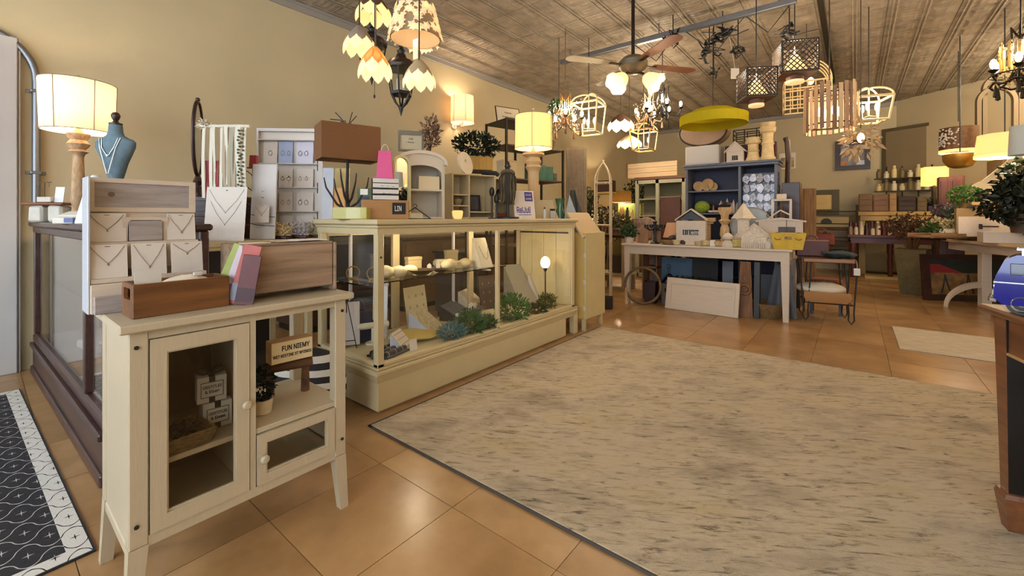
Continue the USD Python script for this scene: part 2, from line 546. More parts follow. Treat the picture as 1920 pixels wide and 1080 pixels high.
# ================================================================ rugs
m_rug = usdkit.material(stage, '/World/Looks/rug_pile', {
    'tc': ('geometry', {}), 'rot': ('mapping', dict(rotation=(0, 0, -.55))), 'm1': ('mapping', dict(scale=(2.0, 3.4, 1))), 'm2': ('mapping', dict(scale=(9, 46, 1))),
    'n1': ('noise_texture', dict(scale=1.0, detail=6.0, roughness=.65)), 'n2': ('noise_texture', dict(scale=1.0, detail=5.0, roughness=.72, distortion=1.0)), 'n4': ('noise_texture', dict(scale=1.3, detail=3.0)), 'n3': ('noise_texture', dict(scale=260.0, detail=2.0)),
    'r1': ('rgb_ramp', dict(ramp=[(.3, lin((146, 130, 106))), (.5, lin((184, 166, 138))), (.75, lin((178, 158, 116)))])),
    'r2': ('rgb_ramp', dict(ramp=[(.34, (.30, .28, .27)), (.43, (.8, .78, .76)), (.52, (1, 1, 1))])), 'ad': ('math', dict(math_type='multiply_add', value2=.12, value3=-.05)), 'sm': ('math', dict(math_type='add')),
    'x': ('mix_color', dict(blend_type='multiply', fac=1.0)), 'b': ('bump', dict(strength=.6, distance=.006)), 'p': ('principled_bsdf', dict(roughness=.95, sheen_weight=.1, specular_ior_level=.1))},
    [('tc.position', 'rot.vector'), ('rot.vector', 'm1.vector'), ('rot.vector', 'm2.vector'), ('m1.vector', 'n1.vector'), ('m2.vector', 'n2.vector'), ('tc.position', 'n3.vector'), ('tc.position', 'n4.vector'), ('n4.fac', 'ad.value1'), ('ad.value', 'sm.value1'), ('n2.fac', 'sm.value2'), ('n1.fac', 'r1.fac'), ('sm.value', 'r2.fac'),
     ('r1.color', 'x.a'), ('r2.color', 'x.b'), ('x.result', 'p.base_color'), ('n3.fac', 'b.height'), ('b.normal', 'p.normal')], 'p.BSDF')
rg = T('area_rug', 'large cream and grey streaked area rug in the middle of the brown tile floor', 'rug', (-.4, 2.56, 0))
A(rg, 'pile', box(-1.55, 1.6, -1.285, 1.285, .0007, .011, .004), m_rug, smooth=False)
A(rg, 'binding', cat(box(-1.565, -1.53, -1.295, 1.295, .0007, .009, .003), box(-1.565, 1.61, -1.295, -1.283, .0007, .009, .003), box(-1.565, 1.61, 1.283, 1.295, .0007, .009, .003), box(1.598, 1.61, -1.295, 1.295, .0007, .009, .003)), M('rug_binding', (70, 62, 56), .9), 'dark bound edge', smooth=False)
sr = T('small_rug', 'small pale grey runner rug on the tiles in front of the white side table', 'rug', (.95, 5.2, 0))
A(sr, 'pile', box(-.66, .7, -.46, .46, .0007, .009, .003), M('runner_pile', (172, 158, 136), .95, col2=(200, 188, 166), vs=9, stretch=(1, 4, 1), bump=.3, bs=150), smooth=False)

# the black and white patterned mat: an ogee lattice in the pile colour
def ogee(name, ground, line):
    P_ = .105
    n = {'tc': ('geometry', {}), 's': ('separate_xyz', {})}
    L = [('tc.position', 's.vector')]
    def mth(k, op, a, b=None, c=None, cl=False):
        n[k] = ('math', dict(math_type=op, use_clamp=cl))
        for key, val in (('value1', a), ('value2', b), ('value3', c)):
            if val is None:
                continue
            if isinstance(val, str):
                L.append((val, k + '.' + key))
            else:
                n[k][1][key] = float(val)
        return k + '.value'
    X = mth('x', 'multiply', 's.x', 2 * math.pi / (P_ * 1.5)); Y = mth('y', 'multiply', 's.y', 2 * math.pi / P_)
    cx = mth('cx', 'cosine', X); cy = mth('cy', 'cosine', Y)
    c3 = mth('c3', 'cosine', mth('y3', 'multiply', X, 3.0))
    s = mth('sum', 'add', mth('cxs', 'multiply_add', c3, .18, cx), cy)
    net = mth('net', 'less_than', mth('ab', 'absolute', s), .1)
    # a small cross in each cell
    def cell(tag, sh):
        u = mth(tag + 'u', 'subtract', mth(tag + 'f', 'fraction', mth(tag + 'a', 'multiply_add', 's.x', 1 / (P_ * 1.5), sh + 50.5)), .5)
        v = mth(tag + 'v', 'subtract', mth(tag + 'g', 'fraction', mth(tag + 'b', 'multiply_add', 's.y', 1 / P_, sh + 50.5)), .5)
        au, av = mth(tag + 'au', 'absolute', u), mth(tag + 'av', 'absolute', v)
        return mth(tag + 'c', 'less_than', mth(tag + 'd', 'add', mth(tag + 'p', 'multiply', mth(tag + 'mn', 'minimum', au, av), 7.0), mth(tag + 'mx', 'maximum', au, av)), .14)
    a = mth('all', 'maximum', mth('cr', 'maximum', cell('k', 0.0), cell('j', .5)), net)
    n['r'] = ('rgb_ramp', dict(ramp=[(0, lin(ground)), (1, lin(line))]))
    n['nz'] = ('noise_texture', dict(scale=220.0)); n['b'] = ('bump', dict(strength=.3, distance=.004)); n['p'] = ('principled_bsdf', dict(roughness=.8, specular_ior_level=.2))
    L.extend([(a, 'r.fac'), ('r.color', 'p.base_color'), ('tc.position', 'nz.vector'), ('nz.fac', 'b.height'), ('b.normal', 'p.normal')])
    return usdkit.material(stage, '/World/Looks/' + name, n, L, 'p.BSDF')


mt = T('patterned_mat', 'black floor mat with white ogee pattern and pale border beside the dark showcase', 'mat', (-2.985, -.21, 0), 1.8)
A(mt, 'field', box(-1.03, 1.02, -.545, .36, .0007, .007), ogee('mat_dark', (48, 46, 48), (176, 172, 166)), smooth=False)
A(mt, 'border', cat(box(-1.085, -1.03, -.6, .415, .0007, .0071), box(1.02, 1.075, -.6, .415, .0007, .0071), box(-1.03, 1.02, .36, .415, .0007, .0071), box(-1.03, 1.02, -.6, -.545, .0007, .0071)), ogee('mat_pale', (205, 198, 188), (40, 38, 40)), 'pale border with black lines', smooth=False)
A(mt, 'binding', cat(box(-1.092, 1.082, .415, .421, .0007, .0065), box(1.075, 1.082, -.607, .415, .0007, .0065)), M('mat_edge', (30, 29, 30), .9), smooth=False)

# ================================================================ the white console cabinet in the foreground
m_white = M('cabinet_paint', (180, 164, 136), .42, var=.03, vs=14, stretch=(9, 9, .7), bump=.06, bs=30)
m_pane = glass_pane('cabinet_glass', (.86, .84, .8), gl=.8)
m_peg = M('dark_peg', (28, 22, 18), .6)
CX, CYY, CZ = -1.671, .558, .80
cb = T('console_cabinet', 'white painted console cabinet with glass door on tapered legs in the foreground', 'cabinet', (CX, CYY, 0), 90)
W2, D2 = .3075, .185
A(cb, 'top', box(-W2 - .022, W2 + .022, -D2 - .022, D2 + .012, .777, .80, .004), m_white)
for sx in (-1, 1):
    for sy in (-1, 1):
        x0, x1 = sorted((sx * W2, sx * (W2 - .042))); y0, y1 = sorted((sy * D2, sy * (D2 - .042)))
        post = box(x0, x1, y0, y1, .2, .777, .003)
        ox, oy = sx * W2, sy * D2
        leg = hull([[a, b, .2] for a in (ox, ox - sx * .042) for b in (oy, oy - sy * .042)] + [[a, b, 0] for a in (ox + sx * .008, ox - sx * .022) for b in (oy + sy * .004, oy - sy * .026)])
        lp = A(cb, 'leg', cat(post, leg), m_white)
        if sy < 0:
            for z in (.735, .26):
                A(lp, 'peg', mv(cyl(.0055, 0, .003, 10), (sx * (W2 - .016), sy * D2 - .0015, z), rx=90), m_peg, 'dark round peg')
A(cb, 'top_rail', cat(box(-W2 + .04, W2 - .04, -D2 + .003, -D2 + .025, .752, .777), box(-W2 + .04, W2 - .04, D2 - .025, D2 - .003, .74, .777), box(W2 - .025, W2 - .003, -D2 + .04, D2 - .04, .74, .777)), m_white)
A(cb, 'bottom_rail', cat(box(-W2 + .04, W2 - .04, -D2 + .003, -D2 + .022, .193, .222), box(-W2 + .04, W2 - .04, D2 - .022, D2 - .003, .193, .222), box(W2 - .022, W2 - .003, -D2 + .04, D2 - .04, .193, .222)), m_white)
A(cb, 'side_panel', box(-W2 + .004, -W2 + .018, -D2 + .04, D2 - .04, .2, .777), m_white)
A(cb, 'side_panel', box(W2 - .016, W2 - .004, -D2 + .04, D2 - .04, .222, .395), m_white)
A(cb, 'side_rail', box(-W2 + .001, -W2 + .02, -D2 + .041, D2 - .041, .17, .2, .003), m_white)
A(cb, 'divider', box(-.018, -.001, -D2 + .0005, D2 - .01, .222, .777), m_white)
A(cb, 'back_panel', box(-W2 + .04, -.01, D2 - .014, D2 - .006, .222, .777), M('back_brown', (84, 68, 40), .7, var=.05, vs=6), 'brown back board')  # dark brown board at the back, behind the glass door
A(cb, 'deck', box(-W2 + .018, W2 - .016, -D2 + .022, D2 - .01, .205, .222), m_white)
A(cb, 'shelf', box(-W2 + .02, -.018, -D2 + .026, D2 - .015, .386, .402, .002), m_white)
A(cb, 'shelf', box(-.001, W2 - .004, -D2 + .004, D2 - .004, .388, .405, .002), m_white)


def cab_door(x0, x1, z0, z1, st, sb, knob):
    fr = slab(sbox(x0, z0, x1, z1).difference(sbox(x0 + st, z0 + sb, x1 - st, z1 - sb)), .018, -D2 + .006)
    d = A(cb, 'door', fr, m_white)
    A(d, 'bead', slab(sbox(x0 + st - .001, z0 + sb - .001, x1 - st + .001, z1 - sb + .001).difference(sbox(x0 + st + .005, z0 + sb + .005, x1 - st - .005, z1 - sb - .005)), .008, -D2 + .007), m_white)
    A(d, 'pane', box(x0 + st, x1 - st, -D2 + .006, -D2 + .009, z0 + sb, z1 - sb), m_pane, 'clear glass pane', smooth=False)
    A(d, 'knob', mv(lathe([(.006, 0), (.006, .008), (.013, .014), (.014, .02), (.009, .026), (0, .027)], 18), (knob[0], -D2 - .003, knob[1]), rx=90), m_white, 'round white knob')


cab_door(-W2 + .0445, -.0205, .2245, .7495, .036, .04, (-.033, .50))
cab_door(.002, W2 - .0445, .2245, .385, .028, .03, (.018, .31))

# in the cabinet
m_card = M('white_card', (204, 196, 184), .7, var=.02, vs=20)
m_black = M('black_satin', (22, 21, 22), .45)
m_ink = M('ink', (40, 36, 34), .7)


def gift_box(x, y, z, rz, s, words, label):
    g = T('gift_box', label, 'box', (x, y, z), rz, 'ribboned gift boxes')
    A(g, 'carton', cbox(.08, .06, .082, (0, 0, .041), .002), m_card)
    A(g, 'ribbon', cat(box(-.008, .008, -.0315, -.0302, 0, .083), box(-.008, .008, -.0315, .0315, .0822, .0834), box(-.008, .008, .0302, .0315, 0, .083)), m_black, 'black satin ribbon')
    for k in (-1, 1):
        A(g, 'bow_loop', tube([(0, 0, .083), (k * .012, 0, .096), (k * .03, 0, .1), (k * .034, 0, .09), (k * .018, 0, .084), (0, 0, .083)], .005, 6), m_black, 'black ribbon loop')
    lb = A(g, 'label', box(-.03, .03, -.0335, -.0317, .018, .066), m_card)
    A(lb, 'label_border', slab(sbox(-.03, .018, .03, .066).difference(sbox(-.0285, .0195, .0285, .0645)), .0006, -.0338), m_ink, 'black printed border')
    A(lb, 'lettering', cat(text(words[0], .0085, -.0336, 0, .046, .05), text(words[1], .009, -.0336, 0, .031, .038)), m_ink, 'black lettering')


gift_box(-1.635, .492, .403, 84, 1, ('CRISTITLES', '& Elsan'), 'white gift box with black ribbon, lower of the pair in the cabinet')
gift_box(-1.64, .48, .4885, 80, 1, ('CRISTITLES', '& Elsan'), 'white gift box with black bow, upper of the pair in the cabinet')
m_wick = M('wicker', (74, 54, 30), .7, col2=(150, 116, 66), vs=60, stretch=(1, 1, 3), bump=.8, bs=120)
tr = T('wicker_tray', 'shallow rectangular wicker tray on the shelf behind the cabinet glass', 'tray', (-1.575, .368, .403), 94)
fr = []
for k in range(5):
    a = .07 + .003 * k; b = .058 + .003 * k
    fr.append(tube([(-a, -b, .006 + .009 * k), (a, -b, .006 + .009 * k), (a, b, .006 + .009 * k), (-a, b, .006 + .009 * k)], .0055, 6, True))
A(tr, 'rim', cat(*fr), m_wick)
A(tr, 'base', box(-.07, .07, -.058, .058, 0, .006), m_wick)
pts, nn = blob(220, (.064, .05, .022), (0, 0, .034), 3, .2)
A(tr, 'filling', leafs(pts, .018, 4, .4), leaf_mat('dried_pod', (30, 24, 16), (84, 66, 40)), 'dark dried pods')
O('dark_hook', cat(tube([(0, 0, 0), (0, -.012, .03), (0, -.012, .085), (0, 0, .11)], .006, 8), box(-.006, .006, -.016, .012, .10, .116, .002)), m_black, 'black hooked handle at the left inside the glass door', 'hook', (-1.63, .318, .575), 90)
pp = T('potted_plant', 'small dark green boxwood in a whitewashed pot in the open niche of the cabinet', 'plant', (-1.60, .62, .405))
A(pp, 'pot', lathe([(.024, 0), (.028, .002), (.033, .045), (.035, .05), (.031, .05), (.029, .042), (0, .042)], 24), M('pot_wash', (196, 180, 150), .8, var=.1, vs=30))
pts, nn = blob(420, (.036, .036, .058), (0, 0, .10), 8, .6)
A(pp, 'foliage', leafs(pts, .016, 9, .1, .5, nn), leaf_mat('boxwood', (14, 26, 14), (44, 66, 34)))
lg = T('log_stool', 'little rustic log stool standing in the open niche of the cabinet', 'stool', (-1.70, .75, .405), 70)
m_log = wood('log_bark', (62, 38, 22), (112, 74, 44), .8)
A(lg, 'seat', rumple(mv(lathe([(.0, 0), (.018, .002), (.021, .02), (.02, .15), (.018, .172), (0, .174)], 14), (-.087, 0, .11), ry=90), .003, 30), m_log)
for k, x in enumerate((-.06, .06)):
    A(lg, 'leg', rumple(lathe([(.015, 0), (.014, .05), (.013, .1)], 12, (x, 0, 0)), .002, 40, k), m_log)
sb = T('block_sign', 'cream wooden block sign with two lines of black lettering on the log stool', 'sign', (-1.69, .752, .537), 86)
A(sb, 'block', cbox(.15, .055, .082, (0, 0, .041), .002), wood('sign_side', (168, 128, 84), (196, 158, 108), .7))
A(sb, 'face', box(-.073, .073, -.0295, -.0277, .003, .079), M('sign_cream', (226, 205, 160), .7), 'cream painted face')
A(sb, 'lettering', cat(text('FUN NIEMY', .018, -.0296, .012, .046, .1), text('WET KESTINE ST WYINGS', .011, -.0296, 0, .022, .138)), m_ink, 'black lettering')

# on the cabinet: the wooden necklace stand with cards
m_wash = M('white_wash', (198, 180, 160), .7, var=.05, vs=10, stretch=(1, 8, 8))
m_greywood = M('grey_wood', (140, 128, 124), .7, col2=(164, 152, 146), vs=8, stretch=(1, 9, 9), bump=.1)
ST = (-1.8, .343, .80)
js = T('necklace_stand', 'white and grey tiered wooden necklace stand on the foreground cabinet', 'display stand', ST, 90)
A(js, 'back_board', box(-.136, .136, .0, .016, 0, .402, .003), m_wash)
A(js, 'grey_panel', box(-.118, .118, -.004, .0, .312, .388), m_greywood, 'grey weathered panel')
A(js, 'knot', mv(cyl(.008, 0, .001, 14), (-.08, -.004, .352), rx=90), M('wood_knot', (112, 92, 72), .7))
A(js, 'frame', slab(sbox(-.136, .298, .136, .402).difference(sbox(-.118, .312, .118, .388)), .008, -.003), m_wash)
A(js, 'upper_ledge', cat(box(-.136, .13, -.03, 0, .195, .205, .002), box(-.136, .136, -.04, -.03, .12, .205, .002)), m_wash)
A(js, 'lower_ledge', cat(box(-.136, .15, -.075, -.03, .085, .1, .002), box(-.136, .15, -.085, -.075, .0, .085, .002)), m_wash)
A(js, 'grey_block', box(-.042, .042, -.03, -.002, .205, .27, .003), m_greywood, 'grey wooden block in a white arch')
A(js, 'arch', slab(sbox(-.056, .205, .056, .282).difference(unary_union([sbox(-.044, .2, .044, .25), Point(0, .25).buffer(.044).intersection(sbox(-.05, .2, .05, .272))])), .02, -.012), m_wash)
A(js, 'side_post', box(-.142, -.136, -.08, .016, 0, .40, .002), M('acrylic_grey', (186, 190, 198), .2))
A(js, 'foot', cat(box(-.13, -.06, -.1, -.085, 0, .05, .002), box(-.06, .15, -.092, -.085, 0, .05, .002)), m_greywood)
m_chain = M('silver_chain', (150, 140, 122), .3, .8)
m_paper = M('paper', (206, 194, 182), .75, var=.015, vs=30)


def necklace(w, z0, drop, y, r=.0008):
    return cat(tube([(-w / 2, y, z0), (-w * .3, y - .001, z0 - drop * .5), (-.002, y - .001, z0 - drop), (.002, y - .001, z0 - drop), (w * .3, y - .001, z0 - drop * .5), (w / 2, y, z0)], r, 5),
               ball((.0022, .0015, .005), (0, y - .001, z0 - drop - .004), 8))


def jewel_card(loc, rz, w, h, label, drop=.45, tilt=8, chains=1, group='jewelry cards on the necklace stand', name='jewelry_card'):
    c = T(name, label, 'card', loc, rz, group)
    A(c, 'card', mv(box(-w / 2, w / 2, 0, .0015, 0, h), rx=-tilt), m_paper, smooth=False)
    for k in range(chains):
        A(c, 'necklace', mv(necklace(w * (.86 - .1 * k), h * (.95 - .22 * k), h * drop, -.0012), rx=-tilt), m_chain, 'fine chain with a small pendant')
    A(c, 'slot', mv(box(-.006, .006, -.0004, .001, h * .93, h * .945), rx=-tilt), m_ink)
    return c


for (x, z, yy, w, h, lab, dr) in ((-.092, .206, -.028, .088, .088, 'white necklace card at the upper left of the grey arch', .5), (.092, .206, -.028, .078, .088, 'white necklace card at the upper right of the grey arch', .62),
                                  (-.096, .1005, -.07, .088, .1, 'white necklace card on the lower ledge, leftmost', .5), (0, .1005, -.07, .086, .1, 'white necklace card on the lower ledge, in the middle', .66), (.098, .1005, -.07, .086, .1, 'white plain card on the lower ledge, rightmost', .3)):
    jewel_card(lw(ST, 90, (x, yy, z)), 90, w, h, lab, dr)

# brown wooden box with white cards
m_teak = wood('teak_box', (84, 50, 24), (126, 80, 40), .4)
bb = T('wooden_box', 'open brown wooden box in front of the necklace stand', 'box', (-1.606, .385, .80), 92)
L_, D_, H_ = .118, .058, .095
A(bb, 'front', box(-L_, L_, -D_, -D_ + .009, 0, H_, .002), m_teak)
A(bb, 'back', box(-L_, L_, D_ - .009, D_, 0, H_, .002), m_teak)
A(bb, 'base', box(-L_ + .009, L_ - .009, -D_ + .009, D_ - .009, 0, .008), m_teak)
endp = sbox(-D_ + .009, 0, D_ - .009, H_).difference(sbox(-.028, .056, .028, .076).buffer(.006))
for s in (-1, 1):
    A(bb, 'end', mv(slab(endp, .009), (s * (L_ - .0045), 0, 0), rz=90), m_teak)
O('blank_card', mv(box(-.031, .031, -.001, .001, 0, .075), rx=-6), m_card, 'small blank white card standing up in the brown wooden box', 'card', (-1.588, .312, .852), 93, smooth=False)
m_tissue = M('tissue', (220, 206, 186), .8)
O('tissue_bundle', rumple(ball((.07, .035, .022), (0, 0, .02), 18), .012, 28, 4), m_tissue, 'crumpled cream tissue in the brown wooden box', 'paper', (-1.61, .405, .862), 92)
O('price_tag', cbox(.022, .012, .01, (0, 0, .005), .001), m_card, 'tiny white tag lying on the tissue in the brown box', 'tag', (-1.60, .433, .9), 92)

# weathered crate
m_crate = wood('crate_wood', (106, 82, 62), (166, 138, 112), .75, 0, .8)
cr = T('wooden_crate', 'weathered tan wooden crate on the right of the foreground cabinet', 'crate', (-1.672, .712, .80), 90)
A(cr, 'front_board', box(-.148, .148, -.104, -.09, .022, .183, .004), m_crate)
A(cr, 'back_board', box(-.148, .148, .09, .104, .022, .183, .004), m_crate)
for s in (-1, 1):
    A(cr, 'end_board', box(min(s * .15, s * .163), max(s * .15, s * .163), -.106, .106, .0, .187, .004), m_crate)
A(cr, 'top_board', box(-.148, .148, -.104, .104, .183, .19, .002), m_crate)
for k, (x, y, rz, w, h, lab) in enumerate(((-.1, -.03, 96, .08, .06, 'cream card sheet lying on the left of the weathered crate'), (.03, -.02, 88, .12, .08, 'thin beige paper lying on the middle of the weathered crate'), (.085, -.03, 92, .11, .09, 'white paper stack lying on the right of the weathered crate'))):
    q = lw((-1.672, .712, .9902), 90, (x, y, .0022 * k))
    O('paper_sheet', cbox(w, h, .002, (0, 0, .001)), M('sheet_%d' % k, ((228, 214, 196), (196, 176, 150), (224, 216, 214))[k], .8), lab, 'paper', q, rz, smooth=False)
for k, (x, c1, lab, rl, h) in enumerate(((.0, (150, 160, 70), 'green and blue booklet leaning beside the weathered crate', 20, .2), (.018, (196, 180, 190), 'pale pink booklet leaning beside the weathered crate', 17, .19), (.032, (176, 84, 74), 'coral red booklet leaning beside the weathered crate', 14, .195), (.043, (92, 34, 36), 'dark red booklet upright against the weathered crate', 9, .16))):
    b = T('booklet', lab, 'booklet', (-1.53 - .03 * (3 - k), .494 + x, .80), 60, 'booklets leaning on the crate')
    A(b, 'cover', mv(cbox(.052, .006, h, (0, 0, h / 2), .001), rx=-3, ry=rl), M('booklet_%d' % k, c1, .35, var=.1, vs=12))
    A(b, 'band', mv(cbox(.0524, .0064, h * .28, (0, 0, h * .2)), rx=-3, ry=rl), M('booklet_band_%d' % k, ((100, 132, 160), (150, 100, 120), (150, 150, 170), (60, 20, 26))[k], .35), 'printed lower band')
# ================================================================ the dark showcase along the left
m_mahog = wood('mahogany', (44, 24, 22), (70, 42, 38), .35, 0, 1, .2)
m_deck = M('case_deck', (190, 180, 166), .8, var=.08, vs=5)
m_cglass = glass_pane('case_glass', gl=1.0)
ds = T('dark_showcase', 'dark mahogany glass showcase standing along the left side', 'showcase', (-3.27, .45, 0), 1.8)
x0, x1, yf, yb = -1.22, 0.92, -.16, .205
A(ds, 'plinth', cat(box(x0, x1, yf, yb, 0, .2, .004), box(x0 - .004, x1 + .004, yf - .012, yb, 0, .05, .006), box(x0 - .004, x1 + .004, yf - .016, yb, .185, .215, .006)), m_mahog)
A(ds, 'sill', cat(box(x0, x1, yf, yf + .05, .215, .275, .012), box(x0, x1, yb - .03, yb, .215, .26, .004)), m_mahog)
for x in (x0, .487, x1 - .045):
    A(ds, 'post', box(x, x + .045, yf + .004, yf + .04, .275, .985, .004), m_mahog)
for x in (x0, x1 - .045):
    A(ds, 'post', box(x, x + .045, yb - .035, yb, .26, .985, .004), m_mahog)
A(ds, 'top_rail', cat(box(x0, x1, yf, yf + .045, .975, 1.02, .006), box(x0, x1, yb - .04, yb, .975, 1.02, .006)), m_mahog)
A(ds, 'top', cat(box(x0 - .02, x1 + .02, yf - .02, yb + .01, 1.02, 1.05, .008)), m_mahog)
A(ds, 'deck', box(x0 + .01, x1 - .01, yf + .05, yb - .03, .215, .255), m_deck)
for a, b in ((x0 + .045, .487), (.532, x1 - .045)):
    A(ds, 'pane', box(a, b, yf + .02, yf + .024, .275, .975), m_cglass, 'clear glass pane', smooth=False)
A(ds, 'glass_shelf', box(x0 + .01, x1 - .01, yf + .1, yb - .04, .62, .626), clear('shelf_glass', (.92, .97, .95)), smooth=False)
# in the dark showcase
m_satin = M('pale_cloth', (196, 190, 180), .7)
O('necklace_cone', lathe([(.055, 0), (.057, .004), (.018, .25), (.014, .26), (0, .262)], 20), M('cone_blue', (150, 170, 176), .6), 'pale blue necklace cone standing inside the dark showcase', 'jewelry stand', (-2.9, .5, .256))
O('necklace_cone', lathe([(.07, 0), (.072, .004), (.05, .27), (.042, .29), (0, .292)], 20), M('cone_grey', (168, 176, 172), .6), 'tapered grey jewelry cone behind the right pane of the dark showcase', 'jewelry stand', (-2.36, .52, .256))
for k, (x, y, r, s) in enumerate(((-2.42, .43, 25, .3), (-2.36, .4, -10, .25), (-2.5, .47, 40, .26))):
    O('driftwood', rumple(mv(lathe([(0, 0), (.012, .005), (.015, s * .4), (.01, s * .8), (0, s)], 9), (-s / 2, 0, .02 + k * .014), ry=82, rz=r), .005, 22, k), M('driftwood_pale', (186, 168, 136), .8), ('long pale driftwood stick inside the dark showcase, nearest its front glass', 'short pale driftwood stick inside the dark showcase, at the right', 'pale driftwood stick inside the dark showcase, lying across the others')[k], 'driftwood', (x, y, .256), 0, 'driftwood in the dark showcase')
O('folded_cloth', rumple(cbox(.3, .16, .05, (0, 0, .028), .01), .008, 14, 3), m_satin, 'folded pale cloth on the deck at the left in the dark showcase', 'cloth', (-3.7, .5, .256), 10)
for k, x in enumerate((-3.35, -3.1)):
    O('bracelet_bar', cat(cyl(.006, 0, .1, 10), cyl(.03, 0, .006, 16), mv(cyl(.012, -.07, .07, 12), (0, 0, .1), ry=90)), m_satin, ('pale padded bracelet bar in the dark showcase, further left', 'pale padded bracelet bar in the dark showcase, further right')[k], 'jewelry stand', (x, .48, .256), 20)

# on the dark showcase
ZS = 1.051
m_lampw = M('lamp_turned', (150, 116, 82), .7, col2=(196, 164, 126), vs=14, stretch=(3, 3, 1))


def drum_shade(r0, r1, z0, z1, n=40, t=.003, pleat=0.0):
    a = np.arange(n) * 2 * np.pi / n
    k = 1 + pleat * (np.arange(n) % 2)
    out = []
    for r, z, q in ((r0, z0, 0), (r1, z1, 0), (r1 - t, z1, 1), (r0 - t, z0, 1)):
        out.append(np.stack([r * k * np.cos(a), r * k * np.sin(a), np.full(n, z)], 1))
    v = np.vstack(out)
    f = []
    i = np.arange(n); j = (i + 1) % n
    for q in range(4):
        w = (q + 1) % 4
        f += [np.stack([q * n + i, q * n + j, w * n + j], 1), np.stack([q * n + i, w * n + j, w * n + i], 1)]
    return v, np.vstack(f)


def shade_ribs(parent, r0, r1, z0, z1, k, mat, r=.002, ph=.3):
    for i in range(k):
        a = ph + i * 2 * np.pi / k
        A(parent, 'rib', bar((r0 * math.cos(a), r0 * math.sin(a), z0), (r1 * math.cos(a), r1 * math.sin(a), z1), r, 5), mat)
    for rr, z in ((r0, z0), (r1, z1)):
        A(parent, 'hoop', tube([(rr * math.cos(a), rr * math.sin(a), z) for a in np.arange(36) * 2 * np.pi / 36], r, 5, True), mat)


m_rib = M('shade_rib', (120, 104, 86), .6)
m_shade1 = shade_mat('pleated_shade', (236, 222, 204), (255, 220, 176), .13, .45)
LP = P3(147, 408, 2.78); LP = np.array([LP[0], LP[1], ZS])
tl = T('table_lamp', 'lit table lamp with white pleated drum shade and turned wooden column at the left wall', 'lamp', LP)
A(tl, 'column', lathe([(.085, 0), (.085, .02), (.06, .035), (.035, .06), (.03, .1), (.038, .14), (.034, .2), (.026, .42), (.032, .44), (.05, .455), (.034, .47), (.05, .49), (.058, .505), (.04, .53), (.055, .555), (.058, .57), (.03, .575), (.012, .6), (.012, .7)], 28), m_lampw)
sh = A(tl, 'lamp_shade', drum_shade(.172, .182, .585, .9, 72, .003, .012), m_shade1)
shade_ribs(sh, .176, .186, .585, .9, 6, m_rib)
A(tl, 'finial', cat(cyl(.004, .7, .94, 8), ball(.008, (0, 0, .945), 8)), m_rib)
A(tl, 'bulb', ball((.025, .025, .035), (0, 0, .71), 12), emit_mat('bulb_glow', (255, 214, 150), 14))
bulb_light('bulb_light_table', LP + [0, 0, .77], 5.0, LAMPW)

# blue bust
BU = onY(217, 330, .5); BU[2] = ZS
bu = T('bust_form', 'blue-grey jewelry bust with two chains and a dark turned neck finial', 'bust', BU, YD)
n_ = 40


def bust_ring(z, w, dpt, off=0.0):
    a = np.arange(n_) * 2 * np.pi / n_
    return np.stack([w * np.sign(np.cos(a)) * np.abs(np.cos(a)) ** .8, off + dpt * np.sin(a), np.full(n_, z)], 1)


def loft(rings):
    n = len(rings[0]); v = np.vstack(rings + [[rings[0].mean(0)], [rings[-1].mean(0)]])
    i = np.arange(n); j = (i + 1) % n; f = []
    for q in range(len(rings) - 1):
        f += [np.stack([q * n + i, q * n + j, (q + 1) * n + j], 1), np.stack([q * n + i, (q + 1) * n + j, (q + 1) * n + i], 1)]
    k = len(rings)
    f += [np.stack([np.full(n, k * n), j, i], 1), np.stack([np.full(n, k * n + 1), (k - 1) * n + i, (k - 1) * n + j], 1)]
    return v, np.vstack(f)


prof = [(.235, .02, .018), (.245, .032, .03), (.28, .043, .036), (.34, .062, .042), (.39, .088, .046), (.43, .108, .045), (.455, .11, .042), (.47, .098, .038), (.482, .068, .034), (.495, .043, .031), (.515, .034, .029), (.545, .032, .028), (.555, .03, .026)]
A(bu, 'torso', loft([bust_ring(z, w, d) for z, w, d in prof]), M('blue_linen', (96, 116, 126), .85, var=.1, vs=40, bump=.15, bs=300))
A(bu, 'finial', lathe([(.03, .555), (.031, .565), (.016, .57), (.01, .58), (.014, .586), (.02, .6), (.021, .612), (.014, .625), (0, .63)], 20), M('dark_turned', (52, 32, 22), .35))
A(bu, 'stand', cat(cyl(.008, .01, .24, 12), lathe([(.075, 0), (.075, .008), (.05, .016), (0, .018)], 24)), m_black)
for k, (w, dz) in enumerate(((.06, .2), (.045, .1))):
    A(bu, 'necklace', tube([(-w, -.036, .475), (-w * .75, -.049, .42), (-.004, -.05, .475 - dz), (.004, -.05, .475 - dz), (w * .75, -.049, .42), (w, -.036, .475)], .0022, 6), M('silver', (214, 208, 196), .25, .9), 'pale chain')
A(bu, 'pendant', ball((.006, .004, .008), (.0, -.053, .375), 10), M('silver'))
